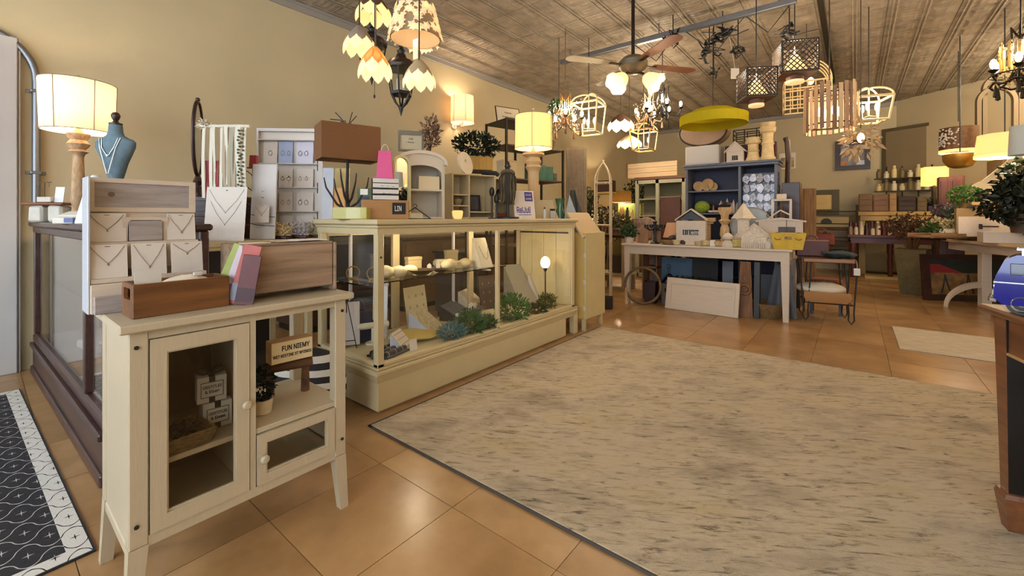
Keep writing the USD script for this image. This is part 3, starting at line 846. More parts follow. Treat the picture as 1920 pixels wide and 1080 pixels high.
# small things at the left end of the showcase
PD = P3(92, 408, 2.75)
pd = T('slab_riser', 'brown live-edge wooden slab on white stones at the left end of the dark showcase', 'riser', (PD[0], PD[1], ZS), YD)
A(pd, 'slab', rumple(cbox(.27, .1, .018, (0, 0, .115), .006), .006, 16, 2), wood('slab_wood', (92, 52, 28), (140, 84, 48), .5))
for x in (-.05, .07):
    A(pd, 'stone', rumple(cbox(.09, .08, .105, (x, 0, .053), .012), .006, 24, int(x * 100) + 9), M('white_stone', (196, 190, 178), .8, var=.08, vs=20))
q = lw((PD[0], PD[1], ZS), YD, (-.03, 0, .127))
e = T('earring_tree', 'small T-shaped earring tree standing on the wooden slab riser', 'jewelry stand', q, YD)
A(e, 'pole', cat(cyl(.003, 0, .13, 8), bar((-.045, 0, .128), (.045, 0, .128), .003, 6)), M('bronze', (84, 66, 46), .4, .7))
A(e, 'block', cbox(.09, .05, .034, (.02, 0, .017), .004), M('white_stone'))
for x in (-.04, .03):
    A(e, 'earring', tube([(x, -.003, .127), (x + .006, -.003, .112), (x, -.003, .1)], .0015, 5), m_chain)
q = lw((PD[0], PD[1], ZS), YD, (.062, 0, .127))
O('folded_card', mv(cbox(.05, .003, .1, (0, 0, .05)), rx=-8), M('card_navy', (214, 214, 220), .6), 'little white card with dark corners propped on the slab riser', 'card', q, YD + 10, smooth=False)
PC = P3(148, 408, 2.1)
O('necklace_cone', lathe([(.075, 0), (.075, .01), (.03, .22), (.014, .24), (0, .242)], 24), M('cone_white', (206, 206, 204), .75, var=.06, vs=60), 'tall white cone for necklaces on top of the dark showcase', 'jewelry stand', (PC[0], PC[1] + .06, ZS))
jb = T('jewelry_box', 'small white jewelry box with blue lining on top of the dark showcase', 'box', (PC[0] - .06, PC[1] - .03, ZS), YD)
A(jb, 'base', cbox(.1, .06, .03, (0, 0, .015), .002), m_card)
A(jb, 'lining', cbox(.045, .0605, .024, (.03, -.0005, .016), .001), M('blue_lining', (90, 100, 140), .7))
A(jb, 'lid', mv(cbox(.1, .06, .012, (0, .03, .006), .002), (0, -.0, .03), rx=20), m_card)

# the grey conduit arch on the wall over the door
cx0 = P3(67, 130, 3.083)
yk = cx0[1]
pth = [(WX + .037, yk, 1.06), (WX + .037, yk, 2.05)] + [(WX + .037, yk - .28 + .28 * math.cos(t), 2.06 + .31 * math.sin(t)) for t in np.linspace(0, math.pi / 2, 14)] + [(WX + .037, -.6, 2.374), (WX + .037, -1.2, 2.37)]
cd = T('conduit', 'bent grey metal conduit pipe running up the left wall and over the white door', 'pipe', (0, 0, 0))
A(cd, 'pipe', tube(pth, .022, 12), M('galvanized', (128, 130, 134), .35, .7))
for z in (1.4, 1.98):
    A(cd, 'clamp', cat(box(WX + .002, WX + .06, yk - .028, yk + .028, z - .012, z + .012, .004), box(WX + .002, WX + .008, yk - .05, yk + .05, z - .012, z + .012, .002)), M('galvanized'))

# ================================================================ the low cream counter in the corner and what stands on it
m_cream = M('case_cream', (192, 174, 134), .45, var=.03, vs=8, bump=.03, bs=40)
lc = T('corner_counter', 'low cream display counter with dark opening behind the foreground cabinet', 'counter', (-3.05, 1.06, 0), 90)
A(lc, 'top', box(-.33, .31, -.32, .3, .915, .945, .006), m_cream)
A(lc, 'moulding', box(-.32, .305, -.31, .29, .895, .915, .004), m_cream)
for x in (-.31, .27):
    for y in (-.3, .25):
        A(lc, 'post', box(x, x + .04, y, y + .04, 0, .9, .003), m_cream)
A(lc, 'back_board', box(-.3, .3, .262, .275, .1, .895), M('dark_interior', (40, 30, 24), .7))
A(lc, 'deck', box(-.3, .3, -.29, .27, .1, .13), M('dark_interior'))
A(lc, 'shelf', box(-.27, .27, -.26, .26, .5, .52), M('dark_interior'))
ZC = .9455


def onC(u, X=-2.95):                      # a point on the corner counter in that pixel column
    q = onX(u, 450, X); q[2] = ZC
    return q


m_dkwood = wood('dark_jewel_wood', (32, 18, 14), (60, 28, 22), .35)
q = onC(412, -3.2)
db = T('jewelry_chest', 'dark wooden jewelry chest with a red band behind the white necklace card', 'chest', q, YD + 8)
A(db, 'carcass', cbox(.34, .16, .27, (0, 0, .135), .006), m_dkwood)
A(db, 'band', cbox(.342, .162, .012, (0, 0, .085), .002), M('red_band', (112, 40, 32), .4), 'red painted band')
A(db, 'drawer', cbox(.3, .01, .1, (0, -.081, .19), .003), m_dkwood)
q = lw(q, YD + 8, (-.13, -.0, .2705))
mr = T('stand_mirror', 'oval mirror in a dark frame on a turned stem on the jewelry chest', 'mirror', q, YD + 112)
A(mr, 'stem', lathe([(.042, 0), (.042, .02), (.03, .04), (.018, .07), (.026, .095), (.018, .12), (.01, .14)], 20), m_dkwood)
A(mr, 'yoke', cat(tube(arc(0, .36, .105, 180, 360, 20, .23), .007, 8), ), m_dkwood)
el = [(.098 * math.cos(t), 0, .37 + .235 * math.sin(t)) for t in np.arange(40) * 2 * np.pi / 40]
A(mr, 'frame', tube(el, .011, 8, True), m_dkwood)
A(mr, 'mirror_glass', slab(Polygon([(p[0], p[2]) for p in el]), .006), M('mirror', (225, 228, 230), .02, 1.0), 'silvered glass')
A(mr, 'finial', ball(.014, (0, 0, .62), 10), m_dkwood)
# ribbons on a T bar
q = onC(424, -2.985)
rb = T('ribbon_rack', 'white T-bar rack hung with pale and dark red ribbons and necklaces', 'display rack', q, YD)
m_wht = M('rack_white', (212, 200, 180), .6, var=.06, vs=20)
A(rb, 'bar', mv(cyl(.011, -.17, .15, 12), (-.005, 0, .69), ry=90), m_wht)
A(rb, 'pole', cat(cyl(.011, .0, .69, 12), lathe([(.07, 0), (.07, .015), (0, .02)], 20)), m_wht)
A(rb, 'rosette', leafs(blob(60, (.03, .02, .025), (-.13, 0, .705), 3, .3)[0], .03, 5, .3), M('rosette', (206, 194, 172), .8), 'pale fabric flower')
rr = random.Random(11)
cols = {'ribbon_white': (206, 198, 180), 'ribbon_taupe': (168, 150, 124), 'ribbon_sage': (150, 146, 124), 'ribbon_red': (128, 34, 34)}
for k in range(17):
    x = -.13 + k * .0155
    nm = ('ribbon_red' if k in (1, 2, 5, 6) else rr.choice(['ribbon_white', 'ribbon_taupe', 'ribbon_sage', 'ribbon_white']))
    ln = .36 + rr.random() * .1 + (.24 if k in (13, 14) else 0) - (.02 if k > 11 else 0)
    ph = rr.random() * 6
    f = lambda u, v: (x + (u - .5) * .019, -.012 - .004 * math.sin(ph + v * 5) + (.0 if v > .02 else .01), .70 - v * ln)
    z_off = .0
    if nm == 'ribbon_red':
        f = lambda u, v: (x + (u - .5) * .016, -.006 - .004 * math.sin(ph + v * 5), .70 - (.22 + v * .22))
        A(rb, 'cord', bar((x, -.006, .70), (x, -.006, .48), .002, 4), M('ribbon_taupe', cols['ribbon_taupe'], .8))
    A(rb, 'ribbon', sheet(1, 1, 3, 14, f), M(nm, cols[nm], .7))
for k, (x, ln) in enumerate(((.09, .5), (.11, .62))):
    A(rb, 'bead_string', cat(*[ball(.007, (x + .006 * math.sin(i * 1.7), -.022, .66 - i * ln / 26), 8) for i in range(26)]), M('bead_green', (92, 92, 62), .5), 'string of grey-green beads')
# the big necklace card on an easel
c = jewel_card(onC(419, -2.84), YD, .235, .315, 'large white card with two draped necklaces in front of the ribbon rack', .42, 6, 2, None, 'necklace_card')
# the earring rack: cards on a white frame
q = onC(545, -2.98)
er = T('earring_rack', 'tall white earring rack with rows of cards left of the brown shade lamp', 'display rack', q, YD + 4)
RW, RH = .215, .735
m_rackw = M('rack_paint', (196, 188, 182), .55)
A(er, 'frame', slab(sbox(-RW, 0, RW, RH).difference(sbox(-RW + .012, .02, RW - .03, RH - .02)), .03), m_rackw)
A(er, 'back', box(-RW + .01, RW - .02, .012, .018, .02, RH - .02), M('rack_back', (206, 196, 184), .7))
for z in (.02, .18, .34, .5, .66):
    A(er, 'ledge', box(-RW + .01, RW - .03, -.03, .012, z - .008, z, .002), m_rackw)
for z in (.1, .3, .45):
    A(er, 'clip', box(RW - .036, RW - .03, -.016, -.008, z, z + .07), m_ink)
m_lav = M('card_lavender', (196, 192, 206), .7)
for i, z in enumerate((.02, .18, .34, .5)):
    for j, x in enumerate((-.13, -.03, .085)):
        q2 = lw(q, YD + 4, (x, -.01, z + .0005))
        h = .125 if i < 3 else .15
        cc = T('earring_card', 'white earring card on the %s row of the white rack, %s' % (('bottom', 'second', 'third', 'top')[i], ('left', 'middle', 'right')[j]), 'card', q2, YD + 4, 'earring cards on the white rack')
        A(cc, 'card', mv(box(-.045, .045 + .02 * (j == 2), 0, .0015, 0, h), rx=-5), M('card_blue', (150, 160, 186), .6) if (i, j) == (3, 1) else (m_lav if (i, j) == (3, 2) else m_paper), smooth=False)
        for sx in ((-.02, .02) if j else (0,)):
            A(cc, 'earring', mv(cat(tube(arc(sx, h * .45, .009 + .003 * ((i + j) % 2), 0, 360, 12, .012 + .004 * (i % 2), -.003), .0012, 5), ball(.003, (sx, -.003, h * .45 + .016), 6)), rx=-5), M('dark_metal', (72, 64, 52), .35, .8) if (i + j) % 2 else m_chain)
# the tall plain white necklace boards left of it
q = onC(492, -2.86)
nb = T('necklace_board', 'tall plain white necklace board in front of the earring rack', 'display board', q, YD)
A(nb, 'board', mv(cbox(.155, .012, .47, (0, 0, .235), .003), rx=-4), M('board_white', (194, 186, 180), .7, var=.02, vs=5))
A(nb, 'cord', cat(*[mv(tube([(-.078, -.008, z), (-.03, -.012, z - .012), (.078, -.012, z - .018)], .0018, 5), rx=-4) for z in (.155, .1)]), m_ink, 'black elastic cord')
A(nb, 'charm', cat(*[mv(ball((.01, .002, .004), (-.005, -.008, z), 8), rx=-4) for z in (.3, .26)]), m_chain)
c = jewel_card(lw(q, YD, (.012, -.03, .105)), YD, .09, .105, 'small white folded card hung low on the plain white board', .5, 3, 1, None)
q = onC(476, -2.99)
O('red_pouch', rumple(hull([(x, y, z) for z, w in ((0, .024), (.05, .018), (.075, .02)) for x in (-w, w) for y in (-.012, .012)]), .003, 30), M('red_velvet', (158, 34, 26), .8, sheen=.4), 'small red velvet pouch beside the top of the plain white board', 'pouch', (q[0], q[1], 1.40), YD, smooth=60)
bq = onC(474, -3.0)
sp = T('pouch_stand', 'thin bronze wire stand behind the plain white board', 'stand', bq, YD)
A(sp, 'pole', cat(cyl(.004, 0, .455, 8), cyl(.04, 0, .006, 16), box(-.03, .04, -.015, .015, .447, .455, .001)), M('bronze'))
A(sp, 'branch', cat(*[tube([(0, 0, z), (-.03, -.01, z + .03), (-.05, -.012, z + .02)], .003, 5) for z in (.2, .3, .4)]), M('bronze'))
q = onC(545, -3.2)
O('pink_pennant', slab(Polygon([(-.06, 0), (.06, 0), (.055, .11)]), .004), M('pink_paper', (206, 130, 122), .7), 'pink paper triangle peeking up above the white earring rack', 'pennant', (q[0], q[1] + .02, 1.60), YD, smooth=False)
st_ = O('acrylic_pole', cat(cyl(.006, 0, .66, 8), cyl(.05, 0, .01, 16)), m_rackw, 'thin white pole carrying the pink pennant behind the earring rack', 'pole', (q[0], q[1] + .02, ZC), YD)
# clear beaded clutter in front of the rack
for k, (u, c1, lab, w, h) in enumerate(((527, (206, 178, 120), 'basket of pale gold beads below the earring rack', .11, .085), (562, (186, 180, 186), 'bunch of clear crystal strings below the earring rack', .12, .09), (590, (200, 186, 150), 'bunch of cream bead strings below the earring rack', .07, .1))):
    q = onC(u, -2.85)
    b = T('bead_bunch', lab, 'beads', q, YD)
    A(b, 'tray', cbox(w, .07, .02, (0, 0, .01), .003), m_dkwood)
    rng = np.random.default_rng(k + 40)
    pt = np.stack([rng.uniform(-w / 2, w / 2, 120), rng.uniform(-.03, .03, 120), .02 + rng.random(120) ** 1.5 * h], 1)
    A(b, 'beads', cat(*[ball(.006, p, 6) for p in pt]), M('bead_%d' % k, c1, .2), kind='stuff')
# ================================================================ the cream glass case
GX0, GX1, GY0, GY1 = -2.70, -2.04, 1.376, 3.49
GC = ((GX0 + GX1) / 2, (GY0 + GY1) / 2, 0)
gc = T('glass_showcase', 'long cream painted glass showcase with moulded plinth beside the area rug', 'showcase', GC, 90)
LX, LY = (GY1 - GY0) / 2, (GX1 - GX0) / 2                      # local half sizes: x along the shop, -y towards the rug


def gring(e, z0, z1, b=.004):
    return box(-LX - e, LX + e, -LY - e, LY + e, z0, z1, b)


A(gc, 'plinth', cat(box(-LX, LX - .15, -LY, LY, .012, .19, .004), box(-LX + .02, LX - .17, -LY + .02, LY - .02, 0, .012)), m_cream)
ql = [(x * e, y * f) for x, y in ((-1, -1), (1, -1), (1, 1), (-1, 1)) for e, f in ((1, 1),)]
A(gc, 'moulding', hull([(sx * (LX + e), sy * (LY + e), z) for e, z in ((.001, .168), (.006, .185), (.018, .212)) for sx in (-1, 1) for sy in (-1, 1)]), m_cream)
A(gc, 'sill', cat(gring(.022, .212, .236, .005), gring(.004, .236, .25, .004), box(-LX, LX, -LY, -LY + .04, .25, .272, .004), box(-LX, -LX + .04, -LY, LY, .25, .272, .004)), m_cream)
A(gc, 'deck', box(-LX + .04, LX - .04, -LY + .04, LY - .03, .25, .258), M('deck_cream', (190, 176, 136), .6))
PW = .042
for sx in (-1, 1):
    for sy in (-1, 1):
        x0, x1 = sorted((sx * LX, sx * (LX - PW))); y0, y1 = sorted((sy * LY, sy * (LY - PW)))
        A(gc, 'post', box(x0, x1, y0, y1, .25, 1.0, .003), m_cream)
A(gc, 'mullion', box(-.045, -.018, -LY, -LY + .03, .272, 1.0, .003), m_cream)
for x in (-.5, .3):
    A(gc, 'back_post', box(x, x + .06, LY - .03, LY, .258, 1.0, .003), m_cream)
A(gc, 'top_rail', cat(box(-LX - .003, LX + .003, -LY - .003, -LY + PW, .985, 1.0195), box(-LX + PW, LX - PW, LY - PW, LY - .001, .96, 1.0195), box(-LX - .003, -LX + PW, -LY + PW, LY, .985, 1.0195), box(LX - PW, LX + .003, -LY + PW, LY, .985, 1.0195)), m_cream)
A(gc, 'cornice', cat(box(-LX - .012, LX + .012, -LY - .012, LY + .012, 1.02, 1.04, .006)), m_cream)
A(gc, 'top', cat(box(-LX - .028, LX + .03, -LY - .028, LY + .01, 1.04, 1.07, .006)), m_cream)
A(gc, 'end_leg', box(LX - .01, LX + .055, -LY - .004, -LY + .05, 0, .25, .003), m_cream)
for a, b in ((-LX + PW, -.045), (-.018, LX - PW)):
    A(gc, 'pane', box(a, b, -LY + .016, -LY + .02, .272, .99), m_cglass, 'clear front pane', smooth=False)
A(gc, 'pane', box(-LX + .016, -LX + .02, -LY + PW, LY - PW, .272, .99), m_cglass, 'clear end pane', smooth=False)
for k in range(4):
    y0 = -LY + .045 + k * .142
    A(gc, 'end_plank', box(LX - .03, LX - .018, y0, y0 + .14, .258, .985, .002), M('case_plank', (200, 184, 136), .55))
A(gc, 'end_rail', box(LX - .034, LX - .03, -LY + .05, LY - .05, .93, .945), M('dark_interior'))
A(gc, 'glass_shelf', box(-LX + .05, .32, -LY + .22, LY - .04, .675, .683), clear('shelf_glass'), smooth=False)
A(gc, 'shelf_standard', cat(*[box(x - .008, x + .008, LY - .05, LY - .03, .258, .985) for x in (-.85, .1)], *[box(x - .006, x + .006, -LY + .2, LY - .05, .66, .675) for x in (-.85, .1)]), m_rackw)
A(gc, 'keyhole', mv(cyl(.006, 0, .002, 10), (-LX + .02, -LY - .001, .86), rx=90), m_black)


def inC(u, v, dx=.0):                     # on the deck of the case, at that pixel
    q = onZ(u, v, .2585); q[2] = .2585; return q


def onS(u, X=-2.42, z=.6835):             # on the glass shelf
    q = onX(u, 500, X); q[2] = z; return q


m_velvet = M('black_velvet', (20, 17, 18), .9, sheen=.3)
m_linen = M('linen_board', (206, 198, 172), .8, var=.06, vs=40)


def ramp(q, rz, w, h, dp, mface, mside, label, name='jewelry_ramp', rows=0, group='jewelry ramps in the cream showcase', pm=None):
    w, h, dp = w * 1.22, h * 1.3, dp * 1.15
    r = T(name, label, 'display stand', q, rz, group)
    A(r, 'wedge', mv(hull([(x, y, z) for x in (-w / 2, w / 2) for y, z in ((-dp / 2, 0), (dp / 2, 0), (-dp / 2, .014), (dp / 2, h))])), mside)
    ang = math.degrees(math.atan2(h - .014, dp))
    ln = math.hypot(h - .014, dp)
    f = mv(box(-w / 2 + .004, w / 2 - .004, .003, ln - .003, 0, .003), (0, -dp / 2, .0145), rx=ang)
    A(r, 'face', f, mface)
    for k in range(rows):
        A(r, 'jewel_row', mv(cat(*[ball((.0045, .002, .002), (x, ln * (k + .6) / (rows + .2), .004), 6) for x in np.linspace(-w * .38, w * .38, 9)]), (0, -dp / 2, .0145), rx=ang), pm or m_chain)
    return r


ramp(inC(800, 622), 118, .19, .125, .15, M('linen_print', (200, 192, 160), .8, col2=(164, 150, 116), vs=34), M('ramp_grey', (168, 172, 180), .7), 'large pale jewelry ramp in the cream case with printed linen face', rows=0)
ramp(inC(858, 596), 112, .22, .09, .17, m_velvet, m_velvet, 'black velvet jewelry ramp behind the large pale ramp', rows=2)
ramp(inC(885, 576), 112, .2, .12, .15, m_linen, m_linen, 'pale linen ramp behind the black velvet ramp', rows=4, pm=M('tan_stones', (150, 130, 96), .5))
ramp(inC(752, 652), 120, .12, .08, .07, m_card, M('ramp_grey'), 'small white card ramp near the front corner of the cream case', rows=3, pm=m_ink)
ramp(inC(975, 566), 70, .16, .27, .26, M('slate_board', (150, 146, 128), .7), M('slate_board'), 'tall grey sloping board in the right half of the cream case')
ramp(inC(1010, 561), 100, .2, .2, .1, m_card, m_card, 'white earring board behind the tall grey sloping board', rows=3, pm=m_ink)
q = inC(720, 672)
bt = T('bracelet_tray', 'black velvet tray of silver bracelets in the front corner of the cream case', 'tray', (-2.2, 1.56, .2585), 105)
A(bt, 'tray', cat(cbox(.2, .16, .012, (0, 0, .006), .002), *[mv(cyl(.016, -.09, .09, 12), (0, y, .02), ry=90) for y in (-.05, 0, .05)]), m_velvet)
for k in range(9):
    x, y = -.075 + .05 * (k % 4), -.05 + .05 * (k // 3)
    A(bt, 'bracelet', mv(tube(arc(0, .02, .019, -20, 200, 10), .0022, 5), (x + .012 * (k % 3), y, 0), rz=90), M('silver'), 'bright silver bracelet')
O('price_card', mv(cbox(.05, .002, .07, (0, 0, .035)), rx=-10), m_card, 'white price card standing beside the black bracelet tray', 'card', (-2.125, 1.69, .2585), 80, smooth=False)
O('blue_book', cbox(.13, .09, .018, (0, 0, .009), .002), M('blue_cover', (74, 92, 140), .5), 'blue book lying flat beside the small white card ramp', 'book', (-2.28, 1.75, .2585), 115)
# white bracelet bar
q = inC(722, 622); q = np.array([-2.45, 1.62, .2585])
wb = T('bracelet_bar', 'white padded T-shaped bracelet bar in the cream case', 'jewelry stand', q, 70)
A(wb, 'bar', rumple(mv(lathe([(0, -.1), (.018, -.096), (.022, -.05), (.02, 0), (.022, .05), (.02, .096), (0, .1)], 16), (0, 0, .12), ry=90), .003, 40), m_linen)
A(wb, 'stem', cat(cyl(.014, 0, .11, 12), lathe([(.05, 0), (.05, .01), (0, .014)], 20)), m_linen)
# the white easel with an ink bottle and the navy bag
q = np.array([-2.52, 1.5, .2585])
ea = T('display_easel', 'white display card on a black wire easel at the left end of the cream case', 'easel', (-2.5, 1.46, .2585), 60)
A(ea, 'card', mv(cbox(.16, .004, .27, (0, 0, .15), .001), rx=-12), M('board_white'))
A(ea, 'easel', cat(bar((-.06, -.03, 0), (0, .02, .31), .003, 5), bar((.06, -.03, 0), (0, .02, .31), .003, 5), bar((0, .1, 0), (0, .02, .31), .003, 5), bar((-.05, -.024, .05), (.05, -.024, .05), .003, 5)), m_black)
ib = T('glass_bottle', 'squat clear glass bottle with a black wand in the front left of the cream case', 'bottle', (-2.16, 1.455, .2585))
A(ib, 'body', lathe([(.03, 0), (.034, .006), (.036, .03), (.028, .045), (.016, .052), (.016, .06), (.012, .06), (.012, .05), (0, .048)], 20), M('smoked_glass', (70, 80, 74), .1, coat=.5))
A(ib, 'wand', cat(cyl(.0035, .05, .2, 8), mv(tube([(0, 0, .2), (.03, 0, .205), (.035, 0, .15)], .0025, 5))), m_black)
hb = T('navy_handbag', 'dark navy handbag standing at the back left of the cream case', 'bag', (-2.56, 1.56, .2585), 75)
A(hb, 'body', rumple(hull([(x, y, z) for x in (-.12, .12) for y in (-.04, .04) for z in (.005, .1)] + [(x * .7, y * .4, .2) for x in (-.12, .12) for y in (-.04, .04)]), .004, 18), M('navy_leather', (34, 44, 70), .35, coat=.3))
A(hb, 'handle', tube(arc(0, .19, .06, 0, 180, 16, .1), .008, 8), M('navy_leather'))
q = onS(668, -2.5)
ls = T('reflection_panel', 'bright white panel standing in for a window reflection at the near end of the case', 'display stand', (-2.53, 1.72, .2585), 40)  # white panel added in place of a window reflection on the case glass
A(ls, 'panel', mv(cbox(.1, .01, .38, (0, 0, .19), .003), rx=-5), M('reflection_white', (236, 240, 244), .2))
A(ls, 'foot', cbox(.1, .06, .01, (0, .01, .005), .002), M('reflection_white'))
# moss and ferns
for k, (x, y, r, h, n, a, b, lab) in enumerate(((-2.13, 2.02, .085, .09, 420, (84, 124, 124), (160, 190, 178), 'teal-grey moss clump along the front of the cream case, leftmost'), (-2.15, 2.22, .11, .13, 700, (60, 100, 44), (140, 170, 84), 'mid green fern clump left of the middle mullion of the case'),
                                           (-2.12, 2.36, .07, .08, 300, (62, 84, 44), (120, 138, 80), 'low yellow-green moss tuft beside the middle mullion'), (-2.16, 2.7, .13, .18, 800, (60, 108, 48), (144, 178, 90), 'bushy green fern clump right of the middle mullion of the case'),
                                           (-2.12, 3.0, .07, .07, 260, (52, 70, 40), (110, 120, 76), 'small dark green sprig near the right end of the case'), (-2.2, 3.26, .08, .1, 320, (70, 90, 44), (140, 150, 84), 'yellow-green grass tuft in the far corner of the cream case'))):
    f = T('moss_clump', lab, 'plant', (x, y, .2585), 30 * k)
    pts, nn = blob(n, (r, r * 1.1, h * .62), (0, 0, h * .5), 70 + k, .25)
    pts[:, 2] = np.maximum(pts[:, 2], .004)
    A(f, 'fronds', leafs(pts, .036, 71 + k, .5, .4, nn), leaf_mat('moss_%d' % k, a, b))
    A(f, 'base', ball((r * .6, r * .6, .012), (0, 0, .012), 14), M('moss_soil', (66, 56, 36), .9))
bd = T('navy_dish', 'dark navy boat-shaped dish with small figures behind the ferns', 'dish', (-2.36, 2.46, .33), 100)
A(bd, 'dish', mv(lathe([(.03, 0), (.06, .008), (.085, .03), (.08, .03), (.055, .014), (0, .01)], 28), s=(1.4, .8, 1)), M('navy_glaze', (30, 40, 62), .2))
for k in range(4):
    A(bd, 'figure', lathe([(.01, .012), (.008, .04), (.012, .05), (.007, .06), (.009, .068), (0, .076)], 10, (-.05 + .035 * k, .01 * (k % 2), 0)), m_card, 'white figurine')
O('dish_riser', cbox(.2, .2, .07, (0, 0, .035), .004), m_linen, 'pale linen block under the navy dish in the cream case', 'riser', (-2.36, 2.46, .2588), 100)
O('yellow_cloth', rumple(ball((.17, .12, .03), (0, 0, .028), 20), .012, 14, 6), M('ochre_cloth', (188, 164, 84), .8), 'ochre cloth mound on the deck between the ramps', 'cloth', (-2.33, 1.85, .2588), 60)
# on the glass shelf
for k, (u, s, lab) in enumerate(((722, .055, 'pale stone on the glass shelf, leftmost'), (745, .05, 'pale rounded stone second from the left on the glass shelf'), (768, .045, 'pale stone partly under the dark scarf on the shelf'), (842, .06, 'large pale shell-shaped stone right of the dark bowl'), (872, .05, 'pale stone next to the white sloping neck form'))):
    O('stone', rumple(ball((s * 1.3, s, s * .75), (0, 0, s * .72), 16), .008, 20, k), M('shelf_stone', (204, 188, 146), .8, var=.12, vs=24), lab, 'stone', onS(u, -2.42 + .03 * (k % 2)), 40 * k, 'stones on the glass shelf', smooth=60)
for k, (u, s, lab) in enumerate(((790, .09, 'dark curved bowl in the middle of the glass shelf'), (826, .06, 'smaller dark bowl on the glass shelf'))):
    O('dark_bowl', mv(lathe([(.3, 0), (.6, .1), (.95, .36), (1, .42), (.94, .42), (.6, .18), (0, .1)], 26), s=s), M('dark_glaze', (42, 34, 28), .3), lab, 'bowl', onS(u, -2.34), 0)
nk = onS(878, -2.3)
nf = T('neck_form', 'white sloping necklace form standing on the glass shelf', 'jewelry stand', onS(905, -2.36), 80)
A(nf, 'form', hull([(-.06, -.06, 0), (.06, -.06, 0), (-.07, .06, 0), (.07, .06, 0), (-.07, .03, .23), (.05, .03, .23), (-.07, .05, .23), (.05, .05, .23)]), m_linen)
A(nf, 'necklace', tube([(-.05, -.012, .17), (-.02, -.045, .08), (0, -.05, .06), (.02, -.045, .08), (.04, -.012, .17)], .002, 5), m_chain)
O('cream_pillow', rumple(cbox(.16, .1, .06, (0, 0, .03), .02), .005, 20, 3), m_linen, 'cream jewelry pillow at the back of the glass shelf', 'pillow', onS(832, -2.6), 70)
for k, (u, lab) in enumerate(((700, 'ring of gold bangles on the glass shelf near the front corner'), (662, 'small gold figure on the glass shelf at the near end'))):
    O('gold_trinket', cat(tube(arc(0, .04, .04, 0, 360, 22), .004, 6, True), cbox(.05, .03, .008, (0, 0, .004), .002)), M('gold_metal', (176, 140, 72), .3, .9), lab, 'jewelry', onS(u, -2.4 - .14 * k), 70)
for k, (u, lab) in enumerate(((805, 'tiny white house on the glass shelf, left of the pair'), (822, 'tiny white house on the glass shelf, right of the pair'))):
    O('tiny_house', slab(Polygon([(-.016, 0), (.016, 0), (.016, .03), (0, .045), (-.016, .03)]), .02), m_card, lab, 'figurine', onS(u, -2.56), YD, smooth=False)
# the lit globe lamp at the end of the case
gl = T('globe_lamp', 'little lit globe lamp on a dark stem at the far end of the cream case', 'lamp', (-2.24, 3.3, .2588))
A(gl, 'stem', cat(cyl(.006, 0, .33, 10), lathe([(.05, 0), (.05, .008), (.012, .02), (0, .02)], 20), lathe([(.008, .32), (.022, .35), (.02, .36)], 16)), m_black)
A(gl, 'globe', ball((.045, .045, .058), (0, 0, .405), 20), emit_mat('globe_glow', (255, 220, 158), 5))
bulb_light('bulb_light_case', (-2.36, 2.75, .93), 2.4, LAMPW, .05)
bulb_light('bulb_light_case', (-2.36, 1.9, .93), 2.4, LAMPW, .05)
for k, y in enumerate((1.9, 2.75)):
    s = T('case_light', ('small disc light under the top of the cream showcase, left', 'small disc light under the top of the cream showcase, right')[k], 'light', (-2.36, y, .985))
    A(s, 'body', cyl(.035, .0, .034, 18), m_rackw)
    A(s, 'lens', cyl(.028, -.006, -.001, 18), emit_mat('lens_glow', (255, 226, 180), 6))

# the cream cupboard beyond the case
cu = T('cream_cupboard', 'narrow cream wooden cupboard on feet at the far end of the glass showcase', 'cupboard', (-2.2, 3.79, 0), 90)
A(cu, 'carcass', box(-.2, .2, -.2, .2, .12, .94, .004), M('cupboard_edge', (198, 164, 92), .5))
A(cu, 'door', box(-.2, .2, -.222, -.201, .115, .935, .003), M('cupboard_door', (188, 170, 122), .55, var=.06, vs=5))
for x in (-.18, .16):
    for y in (-.2, .17):
        A(cu, 'foot', box(x, x + .035, y, y + .035, 0, .12, .003), M('cupboard_door'))
for z in (.2, .45, .7):
    A(cu, 'hinge', box(-.206, -.198, -.222, -.2, z, z + .04, .001), m_rackw)
O('sloping_board', mv(cbox(.42, .02, .3, (0, 0, .15), .003), rx=-38), M('board_tan', (190, 162, 120), .6), 'cream board sloping down from the end of the showcase over the cupboard', 'board', (-1.985, 3.76, .89), 90)
O('floor_box', cat(box(-.06, .06, -.06, .06, 0, .008), *[box(*s, 0, .14, .002) for s in ((-.06, .06, -.06, -.05), (-.06, .06, .05, .06), (-.06, -.05, -.05, .05), (.05, .06, -.05, .05))]), M('dark_interior'), 'small dark open box on the floor behind the cream cupboard', 'box', onZ(1139, 578) , 20, smooth=False)

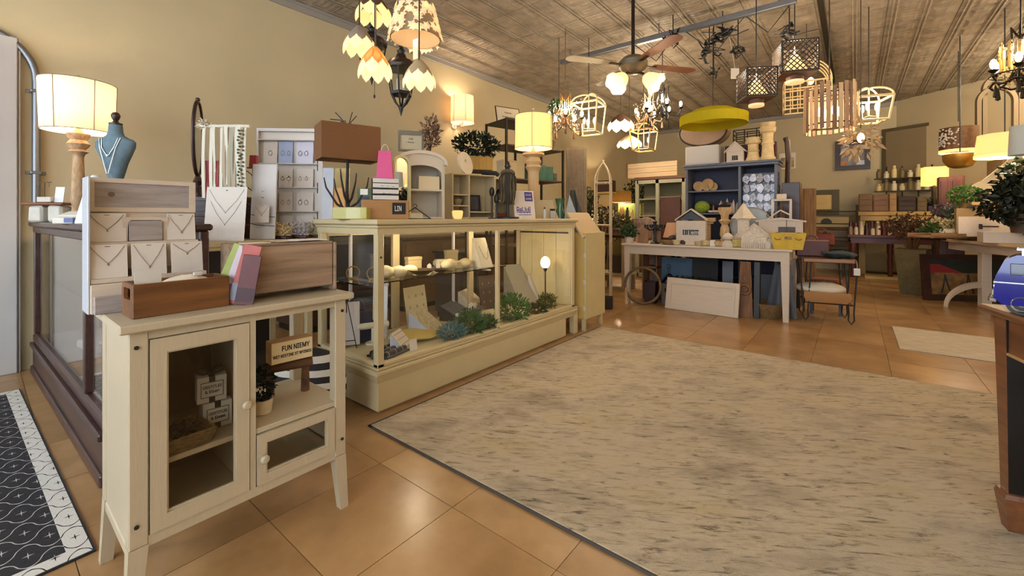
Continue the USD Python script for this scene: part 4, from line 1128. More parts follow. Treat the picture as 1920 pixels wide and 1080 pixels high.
# more wares on the glass shelf
for k, (u, X, w, h, d_, c1, lab) in enumerate(((775, -2.6, .11, .1, .06, (190, 170, 120), 'tan carton at the back of the glass shelf, left of the cream pillow'), (846, -2.58, .1, .13, .05, (150, 134, 96), 'olive grey box standing at the back of the glass shelf'), (700, -2.62, .06, .14, .05, (40, 34, 30), 'dark slim box at the near end of the glass shelf'), (866, -2.45, .16, .05, .09, (212, 198, 160), 'flat cream gift box in the middle of the glass shelf'))):
    b = T('shelf_carton', lab, 'box', onS(u, X), 78)
    A(b, 'carton', cbox(w, d_, h * .8, (0, 0, h * .4), .002), M('sc_%d' % k, c1, .6))
    A(b, 'lid', cbox(w + .006, d_ + .006, h * .22, (0, 0, h * .9), .002), M('sc_%d' % k))
for k, (x, y, rz, c1, lab) in enumerate(((-2.56, 2.9, 80, (60, 46, 36), 'dark easel-backed earring board at the back right of the case deck'), (-2.58, 2.1, 96, (200, 186, 150), 'cream earring board at the back of the case deck'))):
    b = T('earring_board', lab, 'display board', (x, y, .2588), rz)
    A(b, 'board', mv(cbox(.22, .01, .3, (0, 0, .15), .002), rx=-10), M('eb_%d' % k, c1, .7))
    for j in range(9):
        A(b, 'earring', mv(ball((.006, .003, .012), (-.07 + .07 * (j % 3), -.008, .07 + .08 * (j // 3)), 8), rx=-10), m_chain)
# ================================================================ on and behind the cream case
ZT = 1.0705


def onT(u, X=-2.35):                      # on top of the cream case in that pixel column
    q = onX(u, 405, X); q[2] = ZT; return q


# brown box-shaded twig lamp
q = onT(652, -2.42)
tw = T('twig_lamp', 'lamp with a brown rectangular shade on a dark twig base on the cream showcase', 'lamp', q, 74)
m_twig = M('twig', (46, 34, 28), .7, var=.2, vs=30)
rr = random.Random(4)
A(tw, 'twig_base', cat(tube([(0, 0, .0), (.005, .01, .06), (-.005, 0, .16), (0, 0, .36)], [.014, .012, .01, .008], 8),
                       *[tube([(0, 0, z0), (dx * .5, dy * .5, z0 + .04), (dx, dy, z0 + .14), (dx * 1.1, dy, z0 + .2)], [.008, .007, .005, .003], 6) for z0, dx, dy in ((.05, -.12, .02), (.06, .11, -.02), (.1, -.05, -.05), (.09, .06, .05), (.04, -.08, -.04))],
                       lathe([(.07, 0), (.07, .01), (.02, .02), (0, .02)], 20)), m_twig)
shp = hull([(x, y, z) for z, e in ((.36, 1), (.565, 1)) for x in (-.17 * e, .17 * e) for y in (-.1 * e, .1 * e)])
bx_ = sbox(-.17, -.1, .17, .1)
A(tw, 'lamp_shade', flat(bx_.difference(sbox(-.167, -.097, .167, .097)), .21, .355), M('brown_shade', (112, 72, 36), .85, var=.05, vs=60))
A(tw, 'shade_frame', cat(bar((-.165, 0, .36), (.165, 0, .36), .003, 5), bar((0, -.095, .36), (0, .095, .36), .003, 5)), m_black)
A(tw, 'twig_finial', cat(*[tube([(0, 0, .36), (.0, 0, .56), (dx * .4, 0, .6), (dx, .01, z)], .003, 5) for dx, z in ((-.07, .645), (-.04, .59), (.03, .66), (-.1, .6), (.055, .64))]), m_twig)
O('price_tag', cbox(.045, .002, .035, (0, 0, .0175)), m_card, 'white paper tag hanging on the twig lamp base', 'tag', lw(q, 74, (.06, -.13, .145)), YD, smooth=False)
# prints behind the twig lamp
for k, (u, X, w, h, c1, lab, z) in enumerate(((627, -2.6, .13, .2, (196, 142, 74), 'orange-tan art print leaning behind the twig lamp', 0), (613, -2.63, .07, .33, (176, 174, 178), 'grey postcard standing behind the orange-tan print', 0), (640, -2.66, .1, .34, (206, 178, 110), 'yellowish postcard high behind the twig lamp', 0), (683, -2.45, .1, .2, (86, 100, 58), 'green and blue landscape print right of the twig lamp', 0))):
    p = T('art_print', lab, 'print', onT(u, X), YD, None)
    A(p, 'sheet', mv(cbox(w, .003, h, (0, 0, h / 2)), rx=-4), M('print_%d' % k, c1, .6, var=.1, vs=9))
    if k == 3:
        A(p, 'sky', mv(box(-w * .35, w * .3, -.0025, -.0016, .0, h * .72), rx=-4), M('print_blue', (54, 66, 84), .6, var=.3, vs=16))
O('glass_block', cbox(.2, .08, .07, (0, 0, .035), .004), M('yellow_glass', (178, 168, 92), .15, coat=.5), 'yellow-green glass block on the cream showcase under the prints', 'glass block', onT(660, -2.3), YD)
kb = T('kraft_box', 'brown kraft cardboard box with a black chalk label on the showcase', 'box', onT(722, -2.24), 64)
A(kb, 'carton', cbox(.27, .09, .115, (0, 0, .0575), .002), M('kraft', (164, 120, 74), .8, var=.05, vs=10))
lb = A(kb, 'label', box(.035, .115, -.0475, -.0452, .03, .1), m_black, 'black label')
A(lb, 'lettering', text('LIN', .03, -.0476, .07, .05, .04), m_card, 'white chalk lettering')
bwx = T('striped_carton', 'white and black striped display carton stacked on the kraft box', 'carton', lw(onT(722, -2.24), 64, (-.0, .005, .1155)), 64)
A(bwx, 'carton', cbox(.15, .07, .13, (0, 0, .065), .002), m_black)
for z in (.016, .052, .088, .118):
    A(bwx, 'stripe', box(-.076, .076, -.0365, -.0352, z - .013, z + .012), m_card, 'white stripe')
A(bwx, 'print', cat(text('Glambec', .012, -.0368, .015, .03, .07), text('---', .01, -.0368, .01, .08, .08)), m_ink)
pk = T('gift_bag', 'bright pink paper gift bag on the striped carton', 'bag', lw(onT(722, -2.24), 64, (-.0, .005, .2462)), 50)
A(pk, 'bag', hull([(x * s, y * s, z) for z, s in ((0, 1), (.17, .72)) for x in (-.05, .05) for y in (-.024, .024)]), M('hot_pink', (196, 32, 104), .35))
A(pk, 'flap', cbox(.13, .05, .006, (-.01, 0, .004), .002), M('hot_pink'))
A(pk, 'handle', tube(arc(0, .165, .022, 0, 180, 12, .045), .002, 5), M('handle_cream', (206, 190, 160), .7))
# white arched hutch
HQ = onT(786, -2.5)
hu = T('white_hutch', 'white arched display hutch with open shelf on the cream showcase', 'hutch', HQ, 62)
m_hut = M('hutch_white', (200, 188, 168), .5)
hw, hh, hd = .165, .46, .1
prof_ = Polygon([(-hw, 0), (hw, 0), (hw, hh - .06)] + [(hw * math.cos(t), hh - .06 + .07 * math.sin(t)) for t in np.linspace(0, math.pi, 16)] + [(-hw, hh - .06)])
A(hu, 'back', slab(prof_, .012, hd - .006), m_hut)
for s in (-1, 1):
    A(hu, 'side', box(min(s * hw, s * (hw - .014)), max(s * hw, s * (hw - .014)), -hd, hd - .012, 0, hh - .06, .002), m_hut)
A(hu, 'header', slab(prof_.difference(unary_union([sbox(-hw + .02, -1, hw - .02, hh - .13), Polygon([(hw * .86 * math.cos(t), hh - .135 + .06 * math.sin(t)) for t in np.linspace(0, math.pi, 14)])])), .016, -hd + .008), m_hut)
A(hu, 'cornice', slab(unary_union([prof_.buffer(.02).difference(prof_.buffer(-.004)).intersection(sbox(-1, hh - .07, 1, 2))]), 2 * hd + .02, .0), m_hut)
for z in (.0, .2):
    A(hu, 'shelf', box(-hw + .014, hw - .014, -hd + .004, hd - .012, z, z + .014, .002), m_hut)
O('cream_box', cbox(.15, .08, .095, (0, 0, .0475), .002), M('cream_carton', (214, 196, 158), .6), 'cream boxed stationery on the shelf of the white hutch', 'box', lw(HQ, 62, (.06, -.03, .2145)), 62, smooth=False)
md = onT(753, -2.28)
ad = T('arched_mirror', 'arched white-framed mirror door standing open at the left of the hutch', 'mirror', md, 98)
ar = Polygon([(-.075, 0), (.075, 0), (.075, .35)] + [(.075 * math.cos(t), .35 + .06 * math.sin(t)) for t in np.linspace(0, math.pi, 12)] + [(-.075, .35)])
A(ad, 'frame', slab(ar.difference(ar.buffer(-.014)), .018), M('frame_cream', (206, 190, 140), .5))
A(ad, 'mirror_glass', slab(ar.buffer(-.014), .005, .003), M('mirror'))
# framed sign and dried flowers on the hutch
fs = T('framed_sign', 'grey framed sign standing on top of the white hutch', 'sign', lw(HQ, 62, (-.06, .0, hh + .0315)), 55)
A(fs, 'frame', slab(sbox(-.09, 0, .09, .15).difference(sbox(-.076, .014, .076, .12)), .02), M('frame_grey', (96, 92, 82), .6))
A(fs, 'face', box(-.076, .076, -.002, .004, .014, .12), M('sign_grey', (168, 160, 136), .7))
A(fs, 'lettering', cat(text('live', .016, -.0022, .0, .085, .03, False), text('- home -', .011, -.0022, 0, .062, .07, False)), m_ink)
df = T('dried_flowers', 'bunch of dusty pink dried flowers on the white hutch', 'dried flowers', lw(HQ, 62, (.08, .0, hh + .0315)), 0)
pts, nn = blob(240, (.07, .06, .13), (.01, 0, .14), 12, .2)
A(df, 'petals', leafs(pts, .04, 13, .8, .45, nn), leaf_mat('dusty', (120, 92, 74), (168, 140, 116)))
A(df, 'stems', cat(*[bar((0, 0, 0), (.02 * (k - 3), .01 * (k % 3 - 1), .16), .003, 5) for k in range(7)]), m_twig)
ea2 = O('wire_easel', cat(bar((-.1, -.02, 0), (0, .02, .075), .003, 5), bar((.1, -.02, 0), (0, .02, .075), .003, 5), bar((-.1, -.02, .003), (.1, -.02, .003), .0025, 5), mv(tube(arc(0, .085, .012, -60, 200, 10), .002, 5))), m_black, 'black wire hanger lying at the foot of the white hutch', 'hanger', onT(778, -2.2), 55)
O('leaning_card', mv(cbox(.14, .003, .06, (0, 0, .03)), rx=-50), m_linen, 'pale card lying under the black wire hanger', 'card', onT(774, -2.27), 60, smooth=False)

# cubby shelf unit
CQ = onT(900, -2.52)
cq = T('cubby_shelf', 'cream cubby shelf unit with compartments standing on the cream showcase', 'shelf unit', CQ, 72)
m_cub = M('cubby_cream', (190, 172, 134), .6, var=.04, vs=6)
cw, ch, cdp = .3, .37, .09
A(cq, 'back', box(-cw, cw, cdp - .01, cdp, 0, ch), m_cub)
for x in (-cw, -.15, .1, cw):
    A(cq, 'upright', box(x - .007, x + .007, -cdp, cdp - .01, 0, ch, .002), m_cub)
for a, b, z in ((-cw, cw, .0), (-cw, -.15, .1), (-cw, -.15, .19), (-.15, .1, .05), (.1, cw, .15), (-cw, .1, ch - .012), (.1, cw, ch - .03)):
    A(cq, 'board', box(a + .007, b - .007, -cdp, cdp - .01, z, z + .012, .002), m_cub)
for k, (x, z, w, h, c1, lab) in enumerate(((-.06, .0625, .11, .14, (30, 26, 30), 'black framed photo in the middle cubby'), (.2, .1625, .1, .11, (92, 74, 44), 'small brown box with dark round lid in the right cubby'), (.18, .0125, .13, .035, (108, 36, 34), 'dark red folded cloth in the lower right cubby'), (-.22, .1125, .07, .05, (150, 126, 88), 'tan dish in the left middle cubby'))):
    if k == 0:
        p = T('photo_frame', lab, 'frame', lw(CQ, 72, (x, -.02, z)), 72)
        A(p, 'frame', mv(slab(sbox(-w / 2, 0, w / 2, h).difference(sbox(-w / 2 + .014, .014, w / 2 - .014, h - .014)), .018), rx=-8), m_black)
        A(p, 'picture', mv(box(-w / 2 + .014, w / 2 - .014, 0, .004, .014, h - .014), rx=-8), M('dim_picture', (66, 58, 64), .5, var=.3, vs=20))
    elif k == 1:
        p = T('domed_box', lab, 'box', lw(CQ, 72, (x, -.02, z)), 72)
        A(p, 'box', cbox(.09, .06, .06, (0, 0, .03), .003), M('brown_box', c1, .6))
        A(p, 'lid', mv(lathe([(.045, 0), (.042, .02), (.028, .038), (0, .046)], 18), (0, 0, .06)), m_black, 'black domed lid')
    elif k == 2:
        O('folded_cloth', rumple(cbox(w, .1, h, (0, 0, h / 2), .008), .004, 20), M('red_cloth', c1, .9), lab, 'cloth', lw(CQ, 72, (x, -.02, z)), 72)
    else:
        O('tan_dish', lathe([(.02, 0), (.034, .02), (.04, .05), (.036, .05), (.03, .02), (0, .01)], 20), M('tan_glaze', c1, .4), lab, 'dish', lw(CQ, 72, (x, -.02, z)), 0)
O('white_disc', mv(slab(Point(0, 0).buffer(.1).difference(Point(.0, .02).buffer(.014)), .014), (0, 0, .1), rx=-12), M('disc_white', (214, 204, 184), .6, var=.04, vs=14), 'round white wooden disc with a hole leaning on the cubby shelf', 'plaque', lw(CQ, 72, (-.13, .02, ch)), 100)
O('dark_scarf', rumple(ball((.09, .05, .025), (0, 0, .022), 18), .02, 20, 2), M('scarf_dark', (34, 34, 32), .9), 'dark crumpled scarf on top of the cubby shelf', 'scarf', lw(CQ, 72, (.1, -.01, ch)), 60)
cn = T('glow_candle', 'small glowing cream candle cup under the cubby shelf', 'candle', onT(858, -2.2), 0)
A(cn, 'cup', rumple(lathe([(.026, 0), (.036, .02), (.04, .05), (.032, .06), (.028, .055), (0, .05)], 18), .003, 50), shade_mat('candle_cup', (240, 216, 160), (255, 206, 130), .6, .5))
pl = T('planter_box', 'bushy green plant in a yellow wooden planter behind the cubby shelf', 'plant', onX(897, 318, -2.94), 60)
A(pl, 'planter', cbox(.26, .14, .14, (0, 0, .06), .004), wood('planter_yellow', (150, 118, 56), (184, 150, 78), .7, 2))
pts, nn = blob(900, (.24, .14, .13), (-.02, 0, .24), 33, .3)
A(pl, 'foliage', leafs(pts, .045, 34, .3, .5, nn), leaf_mat('bush_dark', (22, 34, 18), (60, 78, 38)))
pq = onX(897, 318, -2.94)
O('planter_stand', cat(*[cbox(.02, .02, pq[2], (x, y, pq[2] / 2)) for x in (-.11, .11) for y in (-.06, .06)], cbox(.26, .15, .02, (0, 0, pq[2] - .012))), M('etagere_black', (42, 34, 26), .5, .3), 'dark wooden stand carrying the yellow planter behind the showcase', 'stand', (pq[0], pq[1], -.012), 60, smooth=False)

# black iron etagere in the aisle behind the case
EQ = onX(985, 300, -3.05)
et = T('iron_etagere', 'tall black iron etagere with glass shelves behind the cream showcase', 'shelf unit', (EQ[0], EQ[1], 0), 75)
m_iron = M('etagere_black')
ew, ed = .42, .2
for x in (-ew, 0, ew):
    for y in (-ed, ed):
        A(et, 'post', box(x - .011, x + .011, y - .011, y + .011, 0, 1.89 + (.28 if x < 0 else 0)), m_iron, smooth=False)
for z in (.3, .75, 1.15, 1.5, 1.87):
    A(et, 'shelf', cat(box(-ew, ew, -ed, ed, z, z + .018, .003)), wood('etagere_shelf', (52, 36, 24), (82, 58, 38), .5), smooth=False)
A(et, 'top_rail', cat(box(-ew, 0, -ed - .011, -ed + .011, 2.15, 2.172), box(-ew, 0, ed - .011, ed + .011, 2.15, 2.172), box(-ew - .01, .01, -ed, ed, 2.15, 2.165)), m_iron, smooth=False)


def onE(x, y, z): return lw((EQ[0], EQ[1], 0), 75, (x, y, z))


def bottle(name, loc, r, h, mat, label, group=None, capm=None, cat_='bottle', nr=.4, sq=False):
    b = T(name, label, cat_, loc, YD, group)
    if sq:
        A(b, 'body', cat(cbox(2 * r, 2 * r, h * .75, (0, 0, h * .375), r * .15), cyl(r * nr, h * .74, h * .88, 12)), mat)
    else:
        A(b, 'body', lathe([(r * .92, 0), (r, .01 * h), (r, h * .6), (r * .9, h * .68), (r * nr, h * .78), (r * nr, h * .9), (0, h * .9)], 18), mat)
    if capm is not None:
        A(b, 'cap', cyl(r * nr * 1.15, h * .86, h, 14), capm)
    return b


m_teal = M('teal_glass', (24, 112, 100), .12, coat=.6, var=.25, vs=9)
m_teal2 = M('teal_dark', (14, 66, 66), .12, coat=.6, var=.25, vs=9)
m_gg = M('green_glass', (46, 92, 66), .12, coat=.6, var=.3, vs=12)
tv = [(.05, -.08, .065, .2, m_teal2, 'dark teal square glass vase left on the iron etagere'), (.13, -.1, .05, .18, m_teal, 'teal glass vase in the middle of the iron etagere'), (.24, -.06, .075, .17, m_teal, 'bright teal square vase at the right on the iron etagere')]
for x, y, r, h, m_, lab in tv:
    v = T('glass_vase', lab, 'vase', onE(x, y, 1.5185), 75, 'teal glass vases on the etagere')
    A(v, 'body', flat(sbox(-r, -r, r, r).buffer(.006).difference(sbox(-r + .006, -r + .006, r - .006, r - .006)), h, 0), m_)
    A(v, 'base', cbox(2 * r, 2 * r, .012, (0, 0, .006), .002), m_)
for k in range(7):
    bottle('green_bottle', onE(-.17 + .035 * k, -.1 + .05 * (k % 2), 1.1685 if k < 4 else 1.5185), .015 + .004 * (k % 3), .11 + .03 * (k % 2), m_gg, 'slim green glass bottle on the %s shelf of the iron etagere behind the column lamp' % ('middle' if k < 4 else 'upper'), 'green bottles on the etagere', m_black)
O('cream_lantern', cat(cbox(.19, .14, .2, (0, 0, .1), .004), cbox(.2, .15, .02, (0, 0, .205), .004)), M('rice_paper', (224, 200, 158), .7, var=.05, vs=20), 'square cream paper lantern on the iron etagere', 'lantern', onE(-.27, .0, 1.5185), 75, smooth=False)
for k, (x, h) in enumerate(((.33, .14), (.38, .1))):
    O('patterned_box', cbox(.06, .08, h, (0, 0, h / 2), .003), M('speckled_%d' % k, (128, 118, 96), .6, col2=(66, 58, 46), vs=40), ('tall speckled box at the right end of the iron etagere', 'short speckled box at the right end of the iron etagere')[k], 'box', onE(x, .08 - .15 * k, 1.5185), 75, smooth=False)
sg = T('leaning_sign', 'white wooden sign in a dark frame leaning on top of the etagere', 'sign', onE(-.24, .0, 2.1725), 70)
A(sg, 'panel', mv(cbox(.32, .012, .19, (0, 0, .095), .003), rx=-14), M('sign_white', (206, 190, 160), .7))
A(sg, 'edge', mv(slab(sbox(-.16, 0, .16, .19).difference(sbox(-.153, .007, .153, .183)), .016), rx=-14), m_dkwood)
A(sg, 'lettering', mv(cat(text('farm', .02, -.0065, 0, .11, .09, False), text('fresh eggs', .018, -.0065, 0, .06, .16, False)), rx=-14), m_ink)
bk = T('moss_basket', 'wicker basket of trailing green ivy on top of the iron etagere', 'basket', onE(.3, -.02, 1.8885), 0)
A(bk, 'basket', lathe([(.09, 0), (.12, .06), (.13, .12), (.12, .12), (.1, .03), (0, .02)], 20), m_wick)
O('twig_bunch', cat(*[tube([(0, 0, 0), (.04 * math.cos(a), .04 * math.sin(a), .09), (.1 * math.cos(a), .1 * math.sin(a), .2 + .04 * math.sin(3 * a)), (.16 * math.cos(a), .15 * math.sin(a), .28 + .04 * math.sin(5 * a))], [.006, .005, .004, .002], 5) for a in np.linspace(0, 6.2, 15)]), M('tan_twig', (140, 96, 56), .8), 'bunch of curly tan twigs rising from the basket on the etagere', 'twigs', onE(.3, -.02, 1.9185), 0)
iv = O('ivy', leafs(blob(420, (.14, .12, .22), (-.1, 0, .2), 55, .3)[0], .05, 56, .1, .55), leaf_mat('ivy_green', (32, 58, 26), (86, 120, 54)), 'green ivy spray behind the big cream lamp', 'plant', onE(.3, .05, 1.8885), 0)

# the big cream drum lamp on the showcase
BQ = onT(1000, -2.3)
bl = T('drum_lamp', 'large lit cream drum lamp on a white fluted column on the showcase', 'lamp', BQ, 0)
A(bl, 'column', lathe([(.085, 0), (.085, .02), (.06, .03), (.05, .06), (.05, .42), (.055, .44), (.075, .47), (.06, .49), (.075, .52), (.055, .56), (.1, .58), (.1, .6), (.02, .61), (.01, .64)], 24), M('lamp_cream', (198, 166, 120), .6, var=.06, vs=9))
sh = A(bl, 'lamp_shade', drum_shade(.172, .168, .64, .94, 48), shade_mat('cream_shade', (238, 218, 172), (255, 214, 150), .32, .45))
shade_ribs(sh, .174, .170, .64, .94, 5, m_rib, .0022, .25)
A(bl, 'finial', cat(cyl(.004, .64, 1.01, 8), ball(.008, (0, 0, 1.01), 8)), m_rib)
A(bl, 'bulb', ball((.025, .025, .035), (0, 0, .75), 12), emit_mat('bulb_glow', (255, 214, 150), 14))
bulb_light('bulb_light_table', BQ + [0, 0, .82], 4.5, LAMPW)

# dark scarfed bust, cards and bottles near the end of the case
SQ = onT(952, -2.2)
sbu = T('scarf_bust', 'small dark dress form wearing a grey-brown scarf on a black base', 'bust', SQ, YD)
A(sbu, 'torso', loft([bust_ring(z, w, d) for z, w, d in ((.12, .05, .035), (.18, .062, .045), (.26, .07, .05), (.33, .072, .046), (.37, .05, .034), (.385, .022, .02), (.42, .016, .015))]), M('scarf_brown', (52, 44, 34), .9, var=.2, vs=30))
A(sbu, 'scarf', cat(*[sheet(1, 1, 6, 14, lambda u, v, s=s: (s * (.02 + .035 * u) + .004 * math.sin(9 * v + 4 * u), -.048 - .01 * math.sin(u * 9), .36 - v * .22 - .03 * u)) for s in (-1, 1)], tube([(.045 * math.cos(a), .04 * math.sin(a), .365 - .02 * math.sin(a)) for a in np.arange(20) * 2 * np.pi / 20], .016, 8, True)), M('scarf_tan', (92, 80, 56), .9, var=.2, vs=30))
A(sbu, 'stand', cat(cyl(.012, 0, .14, 10), cyl(.026, .42, .43, 12), lathe([(.095, 0), (.095, .012), (.03, .022), (0, .022)], 24), lathe([(.018, .42), (.02, .44), (.013, .46), (0, .47)], 12)), m_black)
for k, (x, h) in enumerate(((-.09, .22), (-.05, .16))):
    O('black_stand', cat(cyl(.008, 0, h, 10), cyl(.03, 0, .008, 16), ball((.022, .02, .04), (0, 0, h), 12)), m_black, ('taller black ring stand left of the scarfed bust', 'shorter black ring stand left of the scarfed bust')[k], 'jewelry stand', lw(SQ, YD, (x - .04, .02 - .06 * k, 0)), 0)
vc = T('purple_sign', 'white sign card with a purple printed square on the showcase', 'sign', onT(985, -2.16), 66)
A(vc, 'card', mv(cbox(.2, .004, .24, (0, 0, .12), .001), rx=-10), M('sign_ivory', (222, 206, 190), .6))
A(vc, 'purple_square', mv(box(.01, .085, -.0032, -.0021, .15, .23), rx=-10), M('purple_print', (78, 62, 138), .5), 'purple printed square')
A(vc, 'lettering', mv(cat(text('local', .012, -.0034, .047, .2, .05), text('artist', .014, -.0034, .047, .165, .055)), rx=-10), m_card)
A(vc, 'script', mv(cat(text('RelJuli', .05, -.0024, -.01, .05, .13), text('handmade jewelry', .008, -.0024, 0, .03, .12)), rx=-10), M('purple_print'), 'purple lettering')
cvb = T('curved_board', 'cream board with a curved side standing behind the little bottles', 'board', onT(1024, -2.2), 60)
A(cvb, 'board', slab(Polygon([(-.13, 0), (.13, 0)] + [(.13 - .06 * math.sin(t), .17 * t / 1.57) for t in np.linspace(0, 1.57, 10)] + [(-.13, .17)]), .012), m_cub)
bottle('dropper_bottle', onT(1021, -2.12), .014, .1, m_rackw, 'small white bottle with black cap in front of the curved board', 'small toiletry bottles', m_black)
b2 = T('flask', 'clear square flask with black stopper in front of the curved board', 'bottle', onT(1036, -2.12), 60)
A(b2, 'body', cbox(.05, .03, .07, (0, 0, .035), .004), M('frosted', (176, 172, 166), .25))
A(b2, 'stopper', cbox(.044, .026, .018, (0, 0, .08), .003), m_black)
for k in range(2):
    O('place_tag', cbox(.016, .01, .02, (0, 0, .01), .001), m_card, ('tiny white cube tag at the foot of the purple sign, left', 'tiny white cube tag at the foot of the purple sign, right')[k], 'tag', onT(975 + 6 * k, -2.06), YD, smooth=False)

# the wall lamp and what hangs on the left wall
WL = onX(850, 210, WX)
wl = T('wall_lamp', 'lit wall lamp with a cream drum shade on the left wall above the hutch', 'lamp', (WX, WL[1], WL[2]), 90)
A(wl, 'bracket', cat(mv(cyl(.05, 0, .02, 20), (0, 0, -.2), rx=90), tube([(0, 0, -.2), (0, -.12, -.21), (0, -.19, -.19), (0, -.19, -.1)], .008, 8), ball(.02, (0, -.19, -.24), 12), cyl(.014, -.24, -.17, 12, (0, -.19, 0))), m_rackw)
sh = A(wl, 'lamp_shade', mv(drum_shade(.17, .165, -.19, .19, 40), (0, -.19, 0)), shade_mat('wall_shade', (236, 216, 190), (255, 214, 170), .22, .45))
A(wl, 'rib', mv(cat(*[bar((.172 * math.cos(a), .172 * math.sin(a), -.19), (.167 * math.cos(a), .167 * math.sin(a), .19), .003, 5) for a in np.arange(6) * 1.047]), (0, -.19, 0)), m_rib)
A(wl, 'bulb', ball((.025, .025, .035), (0, -.19, 0), 12), emit_mat('bulb_glow', (255, 214, 150), 14))
bulb_light('bulb_light_wall', (WX + .19, WL[1], WL[2] + .06), 6.0, LAMPW)
# ================================================================ the white centre table and what stands on and under it
m_tab = M('table_white', (196, 178, 156), .5, var=.05, vs=10, stretch=(.6, 8, 8))
TX0, TX1, TY0, TY1, TZ = -2.31, -.52, 5.2, 5.95, .752
tb = T('display_table', 'long white display table with tapered legs in the middle of the shop', 'table', ((TX0 + TX1) / 2, (TY0 + TY1) / 2, 0))
hx, hy = (TX1 - TX0) / 2, (TY1 - TY0) / 2
A(tb, 'top', box(-hx - .03, hx + .03, -hy - .03, hy + .03, TZ - .025, TZ, .006), m_tab)
A(tb, 'apron', cat(box(-hx + .02, hx - .02, -hy + .012, -hy + .03, TZ - .13, TZ - .025), box(-hx + .02, hx - .02, hy - .03, hy - .012, TZ - .13, TZ - .025), box(-hx + .012, -hx + .03, -hy + .02, hy - .02, TZ - .13, TZ - .025), box(hx - .03, hx - .012, -hy + .02, hy - .02, TZ - .13, TZ - .025)), m_tab)
for sx in (-1, 1):
    for sy in (-1, 1):
        X, Y = sx * hx, sy * hy
        A(tb, 'leg', hull([(a, b, TZ - .025) for a in (X, X - sx * .08) for b in (Y, Y - sy * .08)] + [(a, b, 0) for a in (X - sx * .008, X - sx * .058) for b in (Y - sy * .008, Y - sy * .058)]), m_tab)


def onD(u, Y=5.45, z=TZ + .0005):
    q = onY(u, 450, Y); q[2] = z; return q


def pxm(u, Y): return onY(u, 450, Y) @ np.array([-SA, CA, 0]) / K      # metres per pixel there


m_hw = M('house_white', (200, 184, 166), .7, var=.04, vs=30)
m_hwc = M('house_carved', (206, 190, 168), .8, var=.2, vs=70, bump=.3, bs=90)
ZH = TZ + .0005


def house(name, q, rz, w, h, roof, dp, label, mat=None, words=None, roofmat=None, open_roof=False):
    p = T(name, label, 'house ornament', q, rz)
    A(p, 'body', cbox(w, dp, h, (0, 0, h / 2), .003), mat or m_hw)
    tri = Polygon([(-w / 2 - .012, h), (w / 2 + .012, h), (0, h + roof)])
    if open_roof:
        A(p, 'gable', mv(slab(tri.buffer(-.012), dp * .7), (0, 0, 0)), m_black, 'black gable')
        for s in (-1, 1):
            A(p, 'roof_board', hull([(s * (w / 2 + .014), y, h - .002) for y in (-dp / 2, dp / 2)] + [(0, y, h + roof) for y in (-dp / 2, dp / 2)] + [(s * (w / 2 + .014), y, h + .016) for y in (-dp / 2, dp / 2)] + [(0, y, h + roof + .016) for y in (-dp / 2, dp / 2)]), mat or m_hw)
    else:
        A(p, 'gable', slab(tri, dp), mat or m_hw)
        for s in (-1, 1):
            A(p, 'roof_board', hull([(s * (w / 2 + .03), y, h - .014) for y in (-dp / 2 - .012, dp / 2 + .012)] + [(0, y, h + roof) for y in (-dp / 2 - .012, dp / 2 + .012)] + [(s * (w / 2 + .03), y, h + .004) for y in (-dp / 2 - .012, dp / 2 + .012)] + [(0, y, h + roof + .018) for y in (-dp / 2 - .012, dp / 2 + .012)]), roofmat or mat or m_hw)
    if words:
        A(p, 'tiles', cat(*[box((k - len(words) / 2) * .045 + .002, (k - len(words) / 2) * .045 + .043, -dp / 2 - .006, -dp / 2, h * .42, h * .42 + .06) for k in range(len(words))]), m_black, 'black letter tiles')
        A(p, 'lettering', cat(*[text(c, .042, -dp / 2 - .0062, (k - len(words) / 2 + .5) * .045, h * .42 + .009) for k, c in enumerate(words)]), m_card, 'white letters')
    return p


house('house_lantern', onD(1297, 5.42), 8, .33, .29, .13, .18, 'white house-shaped box with black letter tiles and black gable on the centre table', words='ijem', open_roof=True)
hp = house('picture_house', onD(1463, 5.62), 8, .42, .29, .02, .06, 'wide white house board with a small landscape picture on the centre table')
A(hp, 'picture', box(-.02, .14, -.034, -.0302, .15, .225), M('dim_picture'), 'small dark landscape picture')
A(hp, 'line', box(.055, .06, -.036, -.0302, .02, .31), m_ink)
for k, (a, b) in enumerate((((-.12, .31), (.0, .41)), ((.0, .41), (.1, .35)))):
    A(hp, 'ridge_stick', bar((a[0], -.02, a[1]), (b[0], -.02, b[1]), .008, 6), m_hw)
hf = T('frame_lantern', 'open white wooden lantern frame standing behind the picture house board', 'lantern', onD(1465, 5.85), 8)
for x in (-.09, .09):
    for y in (-.06, .06):
        A(hf, 'post', cbox(.022, .022, .52, (x, y, .26)), m_hw, smooth=False)
A(hf, 'top_frame', cat(cbox(.2, .14, .02, (0, 0, .53)), cbox(.1, .08, .06, (0, 0, .57), .006)), m_hw, smooth=False)
A(hf, 'candle', cyl(.03, .3, .46, 14), M('brown_candle', (70, 44, 30), .5))
th = T('church_tower', 'white carved wooden church tower with a pointed roof on the centre table', 'house ornament', onD(1394, 5.5), 8)
A(th, 'tower', cbox(.115, .11, .34, (0, 0, .17), .003), m_hwc)
A(th, 'roof', lathe([(.13, .32), (.105, .345), (0, .5)], 4), m_hwc)
A(th, 'eave', cbox(.15, .14, .02, (0, 0, .315), .004), m_hwc)
A(th, 'nave_roof', hull([(-.2, -.06, .0), (-.05, -.06, .16), (-.05, .06, .16), (-.2, .06, .0), (-.2, -.06, .03), (-.2, .06, .03), (-.03, -.06, .0), (-.03, .06, 0)]), m_hwc)
house('carved_house', onD(1414, 5.3), 8, .25, .12, .13, .1, 'low carved white house with a wide gable at the front of the centre table', m_hwc)
